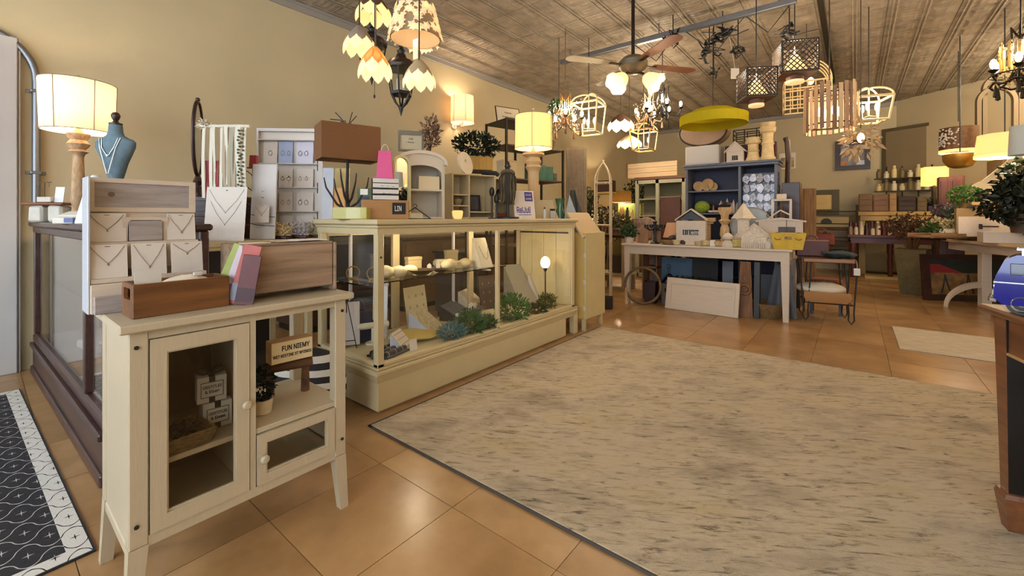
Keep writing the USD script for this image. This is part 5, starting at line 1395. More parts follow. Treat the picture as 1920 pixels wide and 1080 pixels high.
A('/World/carved_house', 'fence', cat(*[cbox(.014, .01, .05, (-.11 + .02 * k, -.07, .025)) for k in range(12)]), m_hw, smooth=False)
vl = O('white_village', cat(*[hull([(x - .025, y, 0), (x + .025, y, 0), (x - .025, y + .04, 0), (x + .025, y + .04, 0), (x - .025, y, h), (x + .025, y, h), (x - .025, y + .04, h), (x + .025, y + .04, h), (x, y + .02, h + .03)]) for x, y, h in ((-.04, 0, .08), (.02, .01, .1), (.0, -.045, .05))]), m_hwc, 'cluster of small carved white houses right of the low carved house', 'house ornament', onD(1440, 5.27), 8, smooth=False)
m_yel = M('yellow_paint', (196, 160, 44), .6, var=.12, vs=14)
yb = T('yellow_basket', 'mustard yellow rectangular basket with cut-out handles on the right of the table', 'basket', onD(1477, 5.3), 8)
front = Polygon([(-.125, 0), (.125, 0), (.155, .17), (-.155, .17)]).difference(sbox(-.035, .1, .035, .135))
for y, rx in ((-.09, 8), (.09, -8)):
    A(yb, 'side', mv(slab(front, .01), (0, y, 0), rx=rx), m_yel)
A(yb, 'end', cat(hull([(x, y, z) for z, e in ((0, .125), (.17, .155)) for x in (-e, -e + .01) for y in (-.085, .085)]), ), m_yel)
A(yb, 'end', cat(hull([(x, y, z) for z, e in ((0, .125), (.17, .155)) for x in (e, e - .01) for y in (-.085, .085)]), ), m_yel)
A(yb, 'base', box(-.12, .12, -.085, .085, 0, .01), m_yel)
A(yb, 'scrollwork', cat(*[mv(tube(arc(x, .135, .035, 20, 320, 12), .008, 6), (0, -.105, 0)) for x in (-.09, .09)]), M('yellow_dark', (120, 90, 26), .6), 'darker scroll pattern')
cs = T('candlestick', 'tall turned natural wood candlestick with a black top on the centre table', 'candlestick', onD(1359, 5.6), 0)
A(cs, 'column', lathe([(.09, 0), (.09, .025), (.06, .04), (.04, .08), (.055, .12), (.05, .2), (.034, .24), (.055, .27), (.07, .29), (.04, .31), (.046, .36), (.07, .39), (.075, .45), (.0, .45)], 22), M('pale_wood', (170, 136, 92), .6, col2=(206, 172, 126), vs=9, stretch=(5, 5, 1)))
A(cs, 'top', lathe([(.06, .45), (.07, .48), (.05, .51), (0, .52)], 18), m_black)
gp = T('grey_platter', 'large round grey zinc platter standing upright behind the church tower', 'platter', onD(1408, 5.75), 8)
A(gp, 'disc', mv(lathe([(0, -.008), (.2, -.008), (.225, .006), (.22, .012), (.195, .0), (0, .0)], 40), (0, 0, .232), rx=80), M('zinc', (140, 140, 136), .45, .4, var=.1, vs=6))
A(gp, 'hanger', mv(tube(arc(.18, .35, .02, 0, 360, 12), .004, 5, True), (0, -.05, 0)), m_black)
fi = T('white_finial', 'small white two-tier turned finial at the front of the centre table', 'finial', onD(1365, 5.26), 0)
A(fi, 'finial', lathe([(.065, 0), (.066, .03), (.05, .06), (.03, .075), (.055, .09), (.058, .11), (.04, .14), (.014, .155), (0, .16)], 22), m_hw)
O('stone_capital', cat(cbox(.25, .14, .05, (0, 0, .30), .006), cbox(.2, .11, .03, (0, 0, .262), .006), cbox(.14, .08, .25, (0, 0, .125), .006)), M('capital', (182, 150, 98), .7, var=.15, vs=16), 'tan stone capital block behind the house-shaped box', 'ornament', onD(1321, 5.7), 8)
for k, (u, Y, r, h, c1, lab) in enumerate(((1255, 5.3, .12, .05, (146, 116, 78), 'shallow wooden bowl at the left front of the table'), (1268, 5.25, .05, .06, (196, 176, 140), 'small pale stone dish left of the house-shaped box'), (1310, 5.24, .05, .05, (184, 164, 126), 'small pale pot under the house-shaped box'), (1340, 5.35, .07, .07, (150, 120, 82), 'woven nest on the middle of the table'))):
    O('bowl', lathe([(r * .5, 0), (r * .8, h * .3), (r, h), (r * .93, h), (r * .7, h * .4), (0, h * .25)], 22), M('bowl_%d' % k, c1, .7, var=.15, vs=30), lab, 'bowl', onD(u, Y), 0)
for k, (u, lab) in enumerate(((1262, 'brown bird ornament in the shallow bowl'), (1278, 'second brown bird ornament beside the shallow bowl'))):
    b = T('bird_ornament', lab, 'ornament', onD(u, 5.34, TZ + (.052 if k == 0 else .0)), 30 + 120 * k)
    A(b, 'body', mv(ball((.05, .03, .03), (0, 0, .035), 14), ry=-15), M('bird_brown', (74, 56, 38), .7, var=.3, vs=30))
    A(b, 'head', cat(ball(.019, (.045, 0, .075), 10), hull([(.06, -.004, .07), (.06, .004, .07), (.06, 0, .08), (.082, 0, .072)])), M('bird_brown'))
O('small_sign', mv(cbox(.055, .006, .07, (0, 0, .035)), rx=-10), m_card, 'small white card at the front edge of the centre table', 'card', onD(1336, 5.24), 8, smooth=False)
for k, (u, Y, lab) in enumerate(((1352, 5.28, 'rough tan shell cluster left of the white finial'), (1384, 5.28, 'yellowish moss-covered house right of the white finial'), (1325, 5.3, 'knobbly driftwood piece in front of the stone capital'))):
    O('rough_ornament', rumple(cbox(.13, .08, .09 if k == 1 else .06, (0, 0, .045 if k == 1 else .03), .01), .012, 24, k), M('rough_%d' % k, ((176, 146, 106), (176, 156, 92), (190, 166, 120))[k], .9, var=.25, vs=50), lab, 'ornament', onD(u, Y), 20 * k)
tp = T('table_plant', 'bushy green plant in a white pot at the left end of the centre table', 'plant', onD(1180, 5.3), 0)
A(tp, 'pot', lathe([(.05, 0), (.065, .08), (.06, .08), (0, .07)], 18), m_hw)
A(tp, 'foliage', leafs(blob(260, (.12, .1, .09), (0, 0, .14), 17, .3)[0], .05, 18, .4, .6), leaf_mat('table_green', (50, 74, 34), (130, 146, 86)))
for k, (u, w, h, c1, lab) in enumerate(((1206, .13, .19, (142, 104, 70), 'arched brown bread board at the left of the table'), (1231, .1, .2, (124, 84, 54), 'narrow dark bread board behind the black candelabra'), (1197, .07, .1, (196, 150, 116), 'small pinkish tag board beside the table plant'))):
    bd = T('bread_board', lab, 'board', onD(u, 5.4 + .03 * k), 12 * k)
    A(bd, 'board', mv(slab(unary_union([sbox(-w / 2, 0, w / 2, h * .8), Point(0, h * .78).buffer(w * .46)]), .016), rx=-8), M('board_%d' % k, c1, .6, var=.12, vs=12, stretch=(6, 6, 1)))
ca = T('candelabra', 'black iron candelabra with stubby arms on the centre table', 'candelabra', onD(1228, 5.36), 20)
A(ca, 'stem', cat(lathe([(.06, 0), (.06, .01), (.02, .03), (.012, .1), (.02, .14), (.012, .2), (.02, .26), (.03, .28), (0, .29)], 14)), m_black)
for a in range(4):
    t = a * 1.57 + .4
    A(ca, 'arm', cat(tube([(0, 0, .2), (.06 * math.cos(t), .06 * math.sin(t), .17), (.11 * math.cos(t), .11 * math.sin(t), .2)], .012, 6), cyl(.026, .2, .24, 12, (.11 * math.cos(t), .11 * math.sin(t), 0))), m_black)

# under the table
hp_ = onZ(1308, 590)
wp = T('raised_board', 'white raised panel board leaning under the front of the centre table', 'board', (-1.37, 5.12, 0), -4)
A(wp, 'board', mv(cat(box(-.4, .4, -.012, .012, 0, .37, .004)), rx=-12), m_tab)
A(wp, 'frame_moulding', mv(slab(sbox(-.36, .04, .36, .33).difference(sbox(-.335, .065, .335, .305)), .012, -.014), rx=-12), m_tab)
cp = T('carved_plank', 'tall carved brown wooden panel leaning under the table beside the white panel', 'plank', (-.93, 5.22, 0), 0)
A(cp, 'plank', mv(hull([(x, y, z) for z, e in ((0, .08), (.6, .05)) for x in (-e, e) for y in (-.02, .02)]), rx=-5), wood('carved_brown', (92, 60, 34), (134, 92, 56), .7, 2))
A(cp, 'carving', mv(cat(tube(arc(0, .3, .05, 0, 360, 20), .014, 6, True), tube(arc(0, .3, .022, 0, 360, 14), .01, 6, True), tube(arc(0, .42, .04, 180, 360, 10), .01, 6)), (0, -.03, 0), rx=-5), M('carved_brown'))
O('square_pillar', mv(cbox(.06, .05, .6, (0, 0, .3), .004), rx=-4), m_black, 'black square post beside the carved brown panel', 'pillar', (-.82, 5.24, 0), 0)
hq = T('wooden_hoop', 'large brown wooden hoop standing under the left end of the table', 'hoop', (-2.06, 5.16, 0), 6)
A(hq, 'ring', mv(tube(arc(0, .235, .22, 0, 360, 44), .016, 8, True), rx=-6), wood('hoop_wood', (84, 62, 36), (122, 94, 58), .6))
O('maroon_bin', lathe([(.09, 0), (.105, .27), (.095, .27), (.082, .02), (0, .02)], 4), M('maroon_tin', (46, 22, 22), .5), 'square dark maroon bin inside the wooden hoop under the table', 'bin', (-2.02, 5.36, 0), 50)
bh = T('birdhouse', 'dark peaked birdhouse lantern under the left half of the table', 'birdhouse', (-1.82, 5.42, 0), 0)
A(bh, 'body', cbox(.13, .12, .26, (0, 0, .13), .004), M('birdhouse_grey', (104, 92, 80), .7))
A(bh, 'roof', cat(mv(cbox(.15, .15, .014, (0, 0, 0)), (-.045, 0, .31), ry=-52), mv(cbox(.15, .15, .014, (0, 0, 0)), (.045, 0, .31), ry=52)), m_black)
A(bh, 'opening', mv(cyl(.03, 0, .003, 14), (0, -.0601, .18), rx=90), m_black)
A(bh, 'finial', cat(cyl(.006, .36, .46, 8), tube(arc(0, .47, .025, 0, 360, 12), .004, 5, True)), m_black)
for k, (x, Y, w, h, c1, lab) in enumerate(((-1.85, 5.66, .5, .56, (74, 96, 116), 'blue-grey painted board leaning at the back under the table'), (-1.45, 5.62, .3, .6, (30, 28, 28), 'tall black board under the middle of the table'), (-1.2, 5.66, .12, .55, (120, 124, 132), 'narrow pale blue board under the table'), (-.72, 5.7, .36, .42, (92, 96, 104), 'grey-blue cloth-covered board under the right end of the table'))):
    O('leaning_board', mv(cbox(w, .02, h, (0, 0, h / 2), .003), rx=-5), M('lean_%d' % k, c1, .7, var=.1, vs=5), lab, 'board', (x, Y, .002), 0)
O('garland', leafs(np.stack([np.random.default_rng(3).uniform(-.24, .24, 420), np.random.default_rng(4).uniform(-.06, .06, 420), .3 + .05 * np.random.default_rng(5).random(420)], 1), .04, 6, .3), leaf_mat('garland_dark', (26, 34, 20), (70, 80, 44)), 'dark green garland lying on boxes under the table', 'garland', (-1.5, 5.36, 0), 0)
O('garland_crate', cat(cbox(.5, .16, .29, (0, 0, .145), .004)), M('crate_dark', (70, 50, 34), .8), 'dark wooden crate under the green garland', 'crate', (-1.5, 5.36, .0), 0)
O('draped_cloth', sheet(1, 1, 14, 18, lambda u, v: (.15 * (u - .5) * (1 + v), .06 * math.sin(u * 12) * v - .15 * v, .55 * (1 - v) + .01)), M('denim_cloth', (98, 98, 104), .9), 'grey-blue cloth draped over a basket under the right of the table', 'cloth', (-.62, 5.58, .002), 0)
O('brown_basket', lathe([(.13, 0), (.17, .16), (.16, .16), (.12, .02), (0, .02)], 22), m_wick, 'round brown basket under the right end of the table', 'basket', (-.74, 5.38, 0), 0)
O('open_shelf', cat(box(-.1, .1, -.12, .12, .42, .44), box(-.1, -.085, -.12, .12, 0, .6), box(.085, .1, -.12, .12, 0, .6), box(-.1, .1, .1, .12, 0, .6)), M('shelf_tan', (132, 92, 62), .6), 'small brown open shelf under the left end of the table', 'shelf', (-2.1, 5.64, 0), 0, smooth=False)
O('turned_spindle', lathe([(.03, 0), (.03, .02), (.015, .05), (.02, .1), (.012, .2), (0, .21)], 14), M('pale_wood'), 'short pale turned leg standing at the left front of the table', 'spindle', (-2.24, 5.1, 0), 0)

# the hairpin-leg wire table with the cushion
wt = T('wire_table', 'small dark table on black hairpin wire legs right of the white table', 'table', (-.24, 5.6, 0), 10)
A(wt, 'top', box(-.23, .23, -.2, .2, .62, .66, .005), wood('wire_top', (60, 40, 30), (96, 68, 50), .6))
A(wt, 'front_edge', box(-.21, .21, -.214, -.2, .625, .655, .003), M('edge_tan', (150, 112, 84), .6))
for sx in (-1, 1):
    for sy in (-1, 1):
        X, Y = sx * .19, sy * .17
        A(wt, 'leg', tube([(X - .05, Y, .62), (X - .02, Y, .12), (X - .024, Y, .05), (X, Y, .01), (X + .024, Y, .05), (X + .02, Y, .12), (X + .05, Y, .62)], .007, 6), m_iron)
A(wt, 'rack', cat(bar((-.21, -.17, .2), (.21, -.17, .2), .006, 5), bar((-.21, .17, .2), (.21, .17, .2), .006, 5), *[bar((x, -.17, .2), (x, .17, .2), .004, 4) for x in np.linspace(-.2, .2, 7)]), m_iron)
pb = T('paper_cushion', 'cream cushion with black writing in a brown paper wrap on the wire table rack', 'cushion', (-.24, 5.56, .2065), 10)
A(pb, 'wrap', rumple(hull([(x * s, y * s, z) for z, s in ((0, .86), (.06, 1), (.11, .96)) for x in (-.2, .2) for y in (-.155, .155)]), .008, 20, 2), M('kraft_paper', (158, 112, 64), .8))
pil = A(pb, 'pillow', rumple(ball((.22, .16, .07), (-.04, 0, .13), 22), .006, 12), M('pillow_cream', (204, 190, 168), .9))
A(pil, 'lettering', cat(*[mv(text(s, .045, 0, 0, 0, .26), (-.03, -.05 + .08 * k, .2), rx=-76) for k, s in enumerate(('HELLO', 'HOME'))]), m_ink, 'dark printed lettering')
O('dark_scarf', rumple(ball((.16, .1, .035), (0, 0, .034), 20), .03, 14, 8), M('teal_scarf', (40, 50, 52), .9, var=.3, vs=10), 'dark teal scarf heaped on the wire table', 'scarf', (-.12, 5.58, .661), 20)
O('hang_tag', cat(cbox(.05, .003, .07, (0, 0, -.05)), bar((0, 0, -.015), (0, 0, .05), .002, 4)), m_card, 'white price tag hanging off the wire table', 'tag', (.02, 5.36, .6), 0, smooth=False)
O('leather_case', cat(cbox(.3, .1, .18, (0, 0, .09), .012), tube(arc(0, .175, .05, 0, 180, 10), .008, 6)), M('leather_red', (86, 36, 24), .45), 'dark red leather case standing on the wire table', 'case', (-.36, 5.66, .6605), 10)
O('rust_cushion', rumple(cbox(.3, .2, .09, (0, 0, .05), .03), .006, 12), M('rust_fabric', (120, 60, 34), .8), 'rust coloured cushion behind the hairpin table', 'cushion', (-.25, 5.98, .3), 0)
O('rust_stool', cat(*[cbox(.03, .03, .3, (x, y, .15)) for x in (-.13, .13) for y in (-.08, .08)], cbox(.3, .2, .02, (0, 0, .29))), m_dkwood, 'low dark stool under the rust cushion', 'stool', (-.25, 5.98, -.0), 0, smooth=False)

# ================================================================ the navy hutch behind the table
HX0, HX1, HYF, HTOP = -1.80, -.73, 6.05, 1.79
nh = T('navy_hutch', 'tall navy blue open hutch with grey edges behind the centre table', 'hutch', ((HX0 + HX1) / 2, HYF + .18, 0))
m_navy = M('navy_paint', (20, 24, 54), .55, var=.1, vs=6)
m_nedge = M('navy_edge', (88, 92, 108), .5)
w2 = (HX1 - HX0) / 2
A(nh, 'back', box(-w2, w2, .165, .18, 0, HTOP - .02), m_navy)
A(nh, 'top', cat(box(-w2 - .03, w2 + .03, -.2, .18, HTOP - .03, HTOP, .006), box(-w2 - .015, w2 + .015, -.19, .18, HTOP - .06, HTOP - .03, .004)), m_nedge)
for x in (-w2, -.03 + .14, w2 - .03):
    A(nh, 'upright', box(x, x + .03, -.18, .165, 0, HTOP - .06, .003), m_nedge)
for x0, x1, z in ((-w2 + .03, .11, 1.42), (-w2 + .03, .11, 1.12), (.14, w2 - .03, 1.12), (-w2 + .03, .11, .72), (.14, w2 - .03, .72), (-w2 + .03, .11, .3), (.14, w2 - .03, .3)):
    A(nh, 'shelf', box(x0, x1, -.17, .165, z, z + .02, .002), m_nedge if z > 1 else m_navy)


def onH(x, z, y=-.02): return ((HX0 + HX1) / 2 + x, HYF + .18 + y, z + .0005)


for k, (x, w, rz) in enumerate(((-.42, .14, 10), (-.3, .17, -14), (-.24, .12, 30))):
    O('wood_slice', rumple(mv(cyl(w * .5, -.02, .02, 18), (0, 0, w * .5), rx=80), .004, 22, k), M('slice_tan', (186, 146, 98), .7, var=.15, vs=9), ('left', 'middle', 'right')[k] + ' tan wood slice of three on the top shelf of the navy hutch', 'wood slice', onH(x, 1.44, .02), rz)
O('moss_ball', rumple(ball((.1, .1, .085), (0, 0, .083), 22), .008, 30), M('chartreuse', (140, 158, 48), .8, var=.3, vs=40), 'chartreuse green moss ball on the second shelf of the navy hutch', 'moss ball', onH(-.36, 1.14), 0)
for k in range(6):
    h = (.17, .12, .2, .14, .18, .15)[k]
    O('crystal_point', lathe([(.022, 0), (.024, .01), (.018, h * .7), (0, h)], 6, (0, 0, 0)), M('crystal_pink', (204, 176, 158), .3), '%s of six pale pink crystal points on the navy hutch shelf' % ('leftmost', 'second', 'third', 'fourth', 'fifth', 'rightmost')[k], 'crystal', onH(-.12 + .038 * k, 1.14, -.05 + .03 * (k % 2)), 20 * k, 'pink crystal points')
O('dark_bottle', lathe([(.03, 0), (.03, .1), (.012, .13), (.012, .17), (0, .17)], 14), M('brown_glass', (54, 34, 22), .2), 'dark brown bottle beside the chartreuse moss ball', 'bottle', onH(-.22, 1.14), 0)
for k in range(2):
    O('crystal_chunk', rumple(cbox(.07, .05, .035, (0, 0, .02), .01), .006, 40, k), M('crystal_pink'), ('pale crystal chunk left of the crystal points', 'pale crystal chunk in front of the dark brown bottle')[k], 'crystal', onH(-.17 - .06 * k, 1.14, -.1), 0)
ag = T('agate_plaque', 'square panel of black and white agate slices shining on the navy hutch', 'plaque', onH(.345, 1.142, -.1), 0)
A(ag, 'panel', mv(box(-.2, .2, 0, .02, 0, .5, .003), rx=-3), M('agate_dark', (40, 40, 54), .2))
rng = np.random.default_rng(21)
for r_ in range(4):
    for c_ in range(5):
        poly = Polygon([(1.2 * (.5 + .35 * rng.random()) * .045 * math.cos(a), (.5 + .45 * rng.random()) * .07 * math.sin(a)) for a in np.linspace(0, 6.283, 11)[:-1]]).buffer(.004)
        A(ag, 'agate_slice', mv(slab(poly, .006), (-.155 + .077 * c_, -.008, .07 + .12 * r_), rx=-3), M('agate_%d' % ((r_ + c_) % 3), ((214, 216, 232), (150, 156, 190), (184, 180, 186))[(r_ + c_) % 3], .15, col2=((90, 94, 130), (226, 228, 240), (70, 64, 70))[(r_ + c_) % 3], vs=50))
O('terracotta_box', cbox(.26, .12, .06, (0, 0, .03), .006), M('terracotta', (140, 76, 46), .7), 'terracotta coloured flat box on the right shelf of the navy hutch', 'box', onH(.24, 1.142), 0)
O('brown_bird', rumple(ball((.08, .05, .05), (0, 0, .05), 16), .01, 20), M('brown_figure', (82, 48, 28), .6), 'brown carved figure on top of the terracotta box', 'figure', onH(.22, 1.203), 0)
# on the hutch
O('pale_crate', cat(cbox(.42, .3, .25, (0, 0, .125), .006), box(-.2, .2, -.156, -.15, .02, .23, .003)), M('crate_pale', (196, 188, 180), .6), 'pale grey-white box on top of the navy hutch at the left', 'box', onH(-.33, HTOP), 0)
ov = T('oval_tub', 'oval tan hide tub with dark rim lying on its side on the pale box', 'tub', (onH(-.33, 0)[0], onH(0, 0)[1], HTOP + .252), 0)
A(ov, 'side', mv(lathe([(.3, -.12), (.31, 0), (.3, .12)], 40, (0, 0, 0), False), (0, 0, .19), rx=90, s=(1, .62, 1)), M('hide_tan', (150, 122, 96), .6, var=.1, vs=5))
A(ov, 'face', mv(lathe([(0, -.1), (.29, -.1), (.3, -.12)], 40, (0, 0, 0), False), (0, 0, .19), rx=90, s=(1, .62, 1)), M('hide_pale', (186, 158, 130), .7, var=.06, vs=4))
A(ov, 'rim', mv(tube([(.3 * math.cos(a), -.12, .19 + .186 * math.sin(a)) for a in np.arange(44) * 2 * np.pi / 44], .012, 6, True)), m_twig, 'dark rim')
A(ov, 'back', mv(lathe([(0, .1), (.3, .1), (.3, .12), (0, .12)], 40), (0, 0, .19), rx=90, s=(1, .62, 1)), M('hide_tan'))
O('maroon_plank', cbox(.6, .06, .25, (0, 0, .125), .006), M('maroon_paint', (76, 26, 26), .5), 'dark maroon board at the back on top of the navy hutch', 'board', onH(.2, HTOP, .1), 0)
house('little_house', onH(.06, HTOP, -.08), 0, .2, .14, .12, .06, 'small white house on top of the navy hutch', m_hw)
A('/World/little_house', 'window', cat(*[box(x, x + .02, -.034, -.03, .03, .09) for x in (-.034, -.01, .014)]), m_ink)
A('/World/little_house', 'base', box(-.15, .15, -.06, .06, -.0, .012), m_hw)
for k, (x, h, lab) in enumerate(((.26, .3, 'shorter pale stone candle pillar on the navy hutch'), (.42, .47, 'taller pale stone candle pillar at the right of the navy hutch'))):
    p = T('stone_pillar', lab, 'candle pillar', onH(x, HTOP, -.06), 0)
    A(p, 'pillar', lathe([(.085, 0), (.088, .03), (.07, .06), (.062, h * .4), (.075, h * .45), (.06, h * .5), (.062, h * .72), (.085, h * .76), (.095, h * .86), (.08, h * .9), (.09, h), (0, h)], 22), M('pillar_stone', (206, 180, 132), .8, var=.15, vs=16))
O('wire_basket', cat(*[tube([(-.2, y, z), (.2, y, z)], .006, 5) for y in (-.1, .1) for z in (0.006, .06, .12, .18)], *[tube([(x, -.1, z), (x, .1, z)], .006, 5) for x in (-.2, .2) for z in (.006, .06, .12, .18)], *[bar((x, y, .0), (x, y, .18), .006, 5) for x in (-.2, -.07, .07, .2) for y in (-.1, .1)]), m_iron, 'black wire basket behind the stone pillars on the navy hutch', 'basket', onH(.22, HTOP + .2515, .1), 0)
O('curved_pillar', tube([(0, 0, 0), (.01, 0, .3), (.0, 0, .5), (-.02, 0, .56)], .03, 8), m_dkwood, 'dark curved post standing at the right end of the navy hutch', 'pillar', ((HX1 + .09), HYF + .15, 1.5), 0)
O('post_cabinet', cat(box(-.09, .09, -.14, .14, 0, 1.5, .004)), m_dkwood, 'narrow dark cabinet beside the navy hutch', 'cabinet', ((HX1 + .135), HYF + .18, .0), 0)
bd_ = T('oak_slab', 'tall brown wooden door panel standing behind the picture house board', 'wood slab', onZ(1495, 520) * [1, 1, 0], 12)
A(bd_, 'panel', box(-.28, .28, -.02, .02, 0, 1.6, .003), wood('door_oak', (92, 62, 32), (136, 98, 54), .6, 2))
A(bd_, 'stile', box(.1, .22, -.034, -.02, .02, 1.58, .003), M('door_oak'))
A(bd_, 'stile', box(-.27, -.15, -.034, -.02, .02, 1.58, .003), M('door_oak'))
# ================================================================ the back left of the shop
def onF(u, Y, z=0.0):
    q = onY(u, 500, Y); q[2] = z; return q


def at(u, v, d): return P3(u, v, d)


# white metal gazebo stand
q = onZ(1131, 557)
gs = T('gazebo_stand', 'slender white metal gazebo plant stand with a pointed top beyond the showcase', 'stand', q, 20)
m_wmet = M('white_metal', (206, 186, 150), .5)
for x in (-.1, .1):
    for y in (-.1, .1):
        A(gs, 'post', cyl(.011, 0, 1.58, 8, (x, y, 0)), m_wmet)
for z in (.35, .98, 1.55):
    A(gs, 'shelf', cat(*[bar((x, -.1, z), (x, .1, z), .008, 5) for x in np.linspace(-.1, .1, 5)], bar((-.1, -.1, z), (.1, -.1, z), .01, 5), bar((-.1, .1, z), (.1, .1, z), .01, 5)), m_wmet)
for k in range(4):
    t = k * math.pi / 2 + math.pi / 4
    A(gs, 'dome_rib', tube([(.14 * math.cos(t) * (1 - s ** 2), .14 * math.sin(t) * (1 - s ** 2), 1.56 + .27 * s) for s in np.linspace(0, 1, 8)], .011, 6), m_wmet)
A(gs, 'finial', ball(.018, (0, 0, 1.85), 10), m_wmet)
m_bush = leaf_mat('bush_olive', (62, 66, 34), (150, 132, 84))
for k, (u, Y, z0, z1, r, n, c1, c2, lab) in enumerate(((1135, 6.85, .55, 1.3, .34, 620, (66, 62, 34), (150, 130, 84), 'tall dried olive and tan shrub behind the white gazebo stand'), (1098, 5.6, .95, 1.55, .22, 420, (70, 74, 40), (142, 132, 78), 'leafy dried arrangement left of the gazebo stand'), (1196, 9.25, 1.3, 1.95, .36, 520, (30, 62, 22), (84, 130, 52), 'bright green potted tree in the back left corner'), (1168, 7.4, .75, 1.1, .3, 460, (70, 70, 38), (156, 148, 92), 'low olive bush with pale flowers on the back left counter'))):
    q = onF(u, Y)
    b = T('shrub', lab, 'plant', q, 0)
    A(b, 'foliage', leafs(blob(n, (r, r * .8, (z1 - z0) / 2), (0, 0, (z0 + z1) / 2), 80 + k, .25)[0], .07, 81 + k, .4, .5), leaf_mat('shrub_%d' % k, c1, c2))
    A(b, 'stem', cat(*[tube([(0, 0, .25 if k < 3 else z0 - .02), (.05 * math.cos(a), .05 * math.sin(a), z0), (.12 * math.cos(a), .12 * math.sin(a), z1 - .15)], .012, 5) for a in (0, 1.6, 3.2, 4.7)]), m_twig)
    if k < 3:
        A(b, 'pot', lathe([(.11, 0), (.15, .3), (.14, .3), (.1, .02), (0, .02)], 18), M('pot_olive', (96, 84, 52), .7))
# low table with shelf
q = onF(1118, 5.75)
lt = T('low_console', 'dark-topped console table with pale legs and a low shelf behind the gazebo stand', 'table', (q[0] - .15, q[1] + .35, 0), 0)
A(lt, 'top', box(-.55, .55, -.2, .2, .78, .82, .004), m_dkwood)
for x in (-.52, .1, .5):
    for y in (-.18, .16):
        A(lt, 'leg', box(x - .03, x + .03, y, y + .04, 0, .78, .003), M('leg_pale', (170, 146, 106), .6))
A(lt, 'shelf', box(-.55, .55, -.19, .19, .22, .25, .003), M('leg_pale'))
for k, (x, h) in enumerate(((-.35, .3), (-.15, .22), (.3, .26))):
    O('shelf_crate', cbox(.18, .2, h, (0, 0, h / 2), .004), M('crate_dark'), ('taller dark crate on the low shelf of the console, left', 'shorter dark crate on the low shelf of the console', 'dark crate on the right of the console low shelf')[k], 'crate', (q[0] - .15 + x, q[1] + .35, .2505), 5 * k, smooth=False)
for k, (x, w, h, c1, lab) in enumerate(((.2, .12, .14, (150, 108, 90), 'small pinkish wooden box frame on the console'), (.38, .16, .1, (130, 90, 74), 'reddish tray on the right of the console'), (-.2, .14, .12, (120, 80, 64), 'brown box on the left of the console'))):
    O('console_box', slab(sbox(-w / 2, 0, w / 2, h).difference(sbox(-w / 2 + .02, .02, w / 2 - .02, h - .02)), .1), M('cbox_%d' % k, c1, .7), lab, 'box', (q[0] - .15 + x, q[1] + .2 + .05, .8205), 0, smooth=False)

# blue-white triangular card and draped grey scarf at the end of the case
q = onX(1097, 408, -2.18)
O('triangle_card', mv(slab(Polygon([(-.1, 0), (.14, 0), (.02, .37)]), .008), rx=-8), M('speckled_blue', (150, 160, 168), .8, var=.2, vs=120), 'tall speckled pale blue triangular card on the cream cupboard beyond the showcase', 'card', (-2.2, 3.68, .9405), 60)
O('grey_scarf', rumple(sheet(1, 1, 12, 16, lambda u, v: (.14 * (u - .3) * (.25 + v), .03 * math.sin(u * 11) - .06 * v, .42 * (1 - v))), .01, 9), M('scarf_grey', (84, 84, 76), .9, var=.2, vs=12), 'long grey scarf draped behind the triangular card', 'scarf', (-2.28, 3.84, .945), 60)
O('green_vase', lathe([(.03, 0), (.06, .04), (.065, .14), (.03, .24), (.05, .33), (.045, .33), (.026, .24), (0, .05)], 20), m_gg, 'tall murky green glass vase behind the grey scarf', 'vase', (-2.32, 3.68, .9405), 0)

# the furniture behind the showcase in the aisle
for k, (x, y, w, d_, h, c1, lab) in enumerate(((-4.2, 2.3, .5, .9, .8, (60, 40, 30), 'low dark wooden chest against the left wall behind the showcase'), (-4.25, 3.6, .45, 1.1, .85, (110, 90, 62), 'tan wooden counter against the left wall behind the showcase'), (-4.2, 5.2, .5, 1.6, .85, (90, 70, 48), 'brown wooden counter further along the left wall'), (-3.4, 3.35, .4, .4, .72, (58, 52, 46), 'dark square pedestal in the aisle behind the showcase'))):
    c = T('wall_counter', lab, 'counter', (x, y, 0), 90)
    A(c, 'carcass', box(-d_ / 2, d_ / 2, -w / 2, w / 2, .06, h - .03, .004), M('counter_%d' % k, c1, .5, var=.1, vs=6))
    A(c, 'top', box(-d_ / 2 - .02, d_ / 2 + .02, -w / 2 - .02, w / 2 + .02, h - .03, h, .004), M('counter_top_%d' % k, tuple(int(v * .85) for v in c1), .4))
    A(c, 'foot', box(-d_ / 2 + .02, d_ / 2 - .02, -w / 2 + .02, w / 2 - .02, 0, .06), m_black)
    for j in range(2):
        dr = A(c, 'drawer', box(-d_ / 2 + .03 + j * d_ / 2, -.03 + j * d_ / 2 + .015, -w / 2 - .012, -w / 2, .14, h - .08, .003), M('counter_%d' % k))
        A(dr, 'knob', ball(.014, (-d_ / 4 + j * d_ / 2, -w / 2 - .022, h - .2), 8), m_chain)
O('dark_chair', cat(box(-.2, .2, -.02, .02, .55, .98, .01), *[bar((x, 0, 0), (x, 0, .6), .014, 6) for x in (-.18, .18)], box(-.2, .2, -.4, 0, .44, .48, .01), *[bar((x, -.38, 0), (x, -.38, .45), .014, 6) for x in (-.18, .18)]), m_black, 'black chair in the aisle behind the near end of the showcase', 'chair', (-3.2, 1.95, 0), 70)
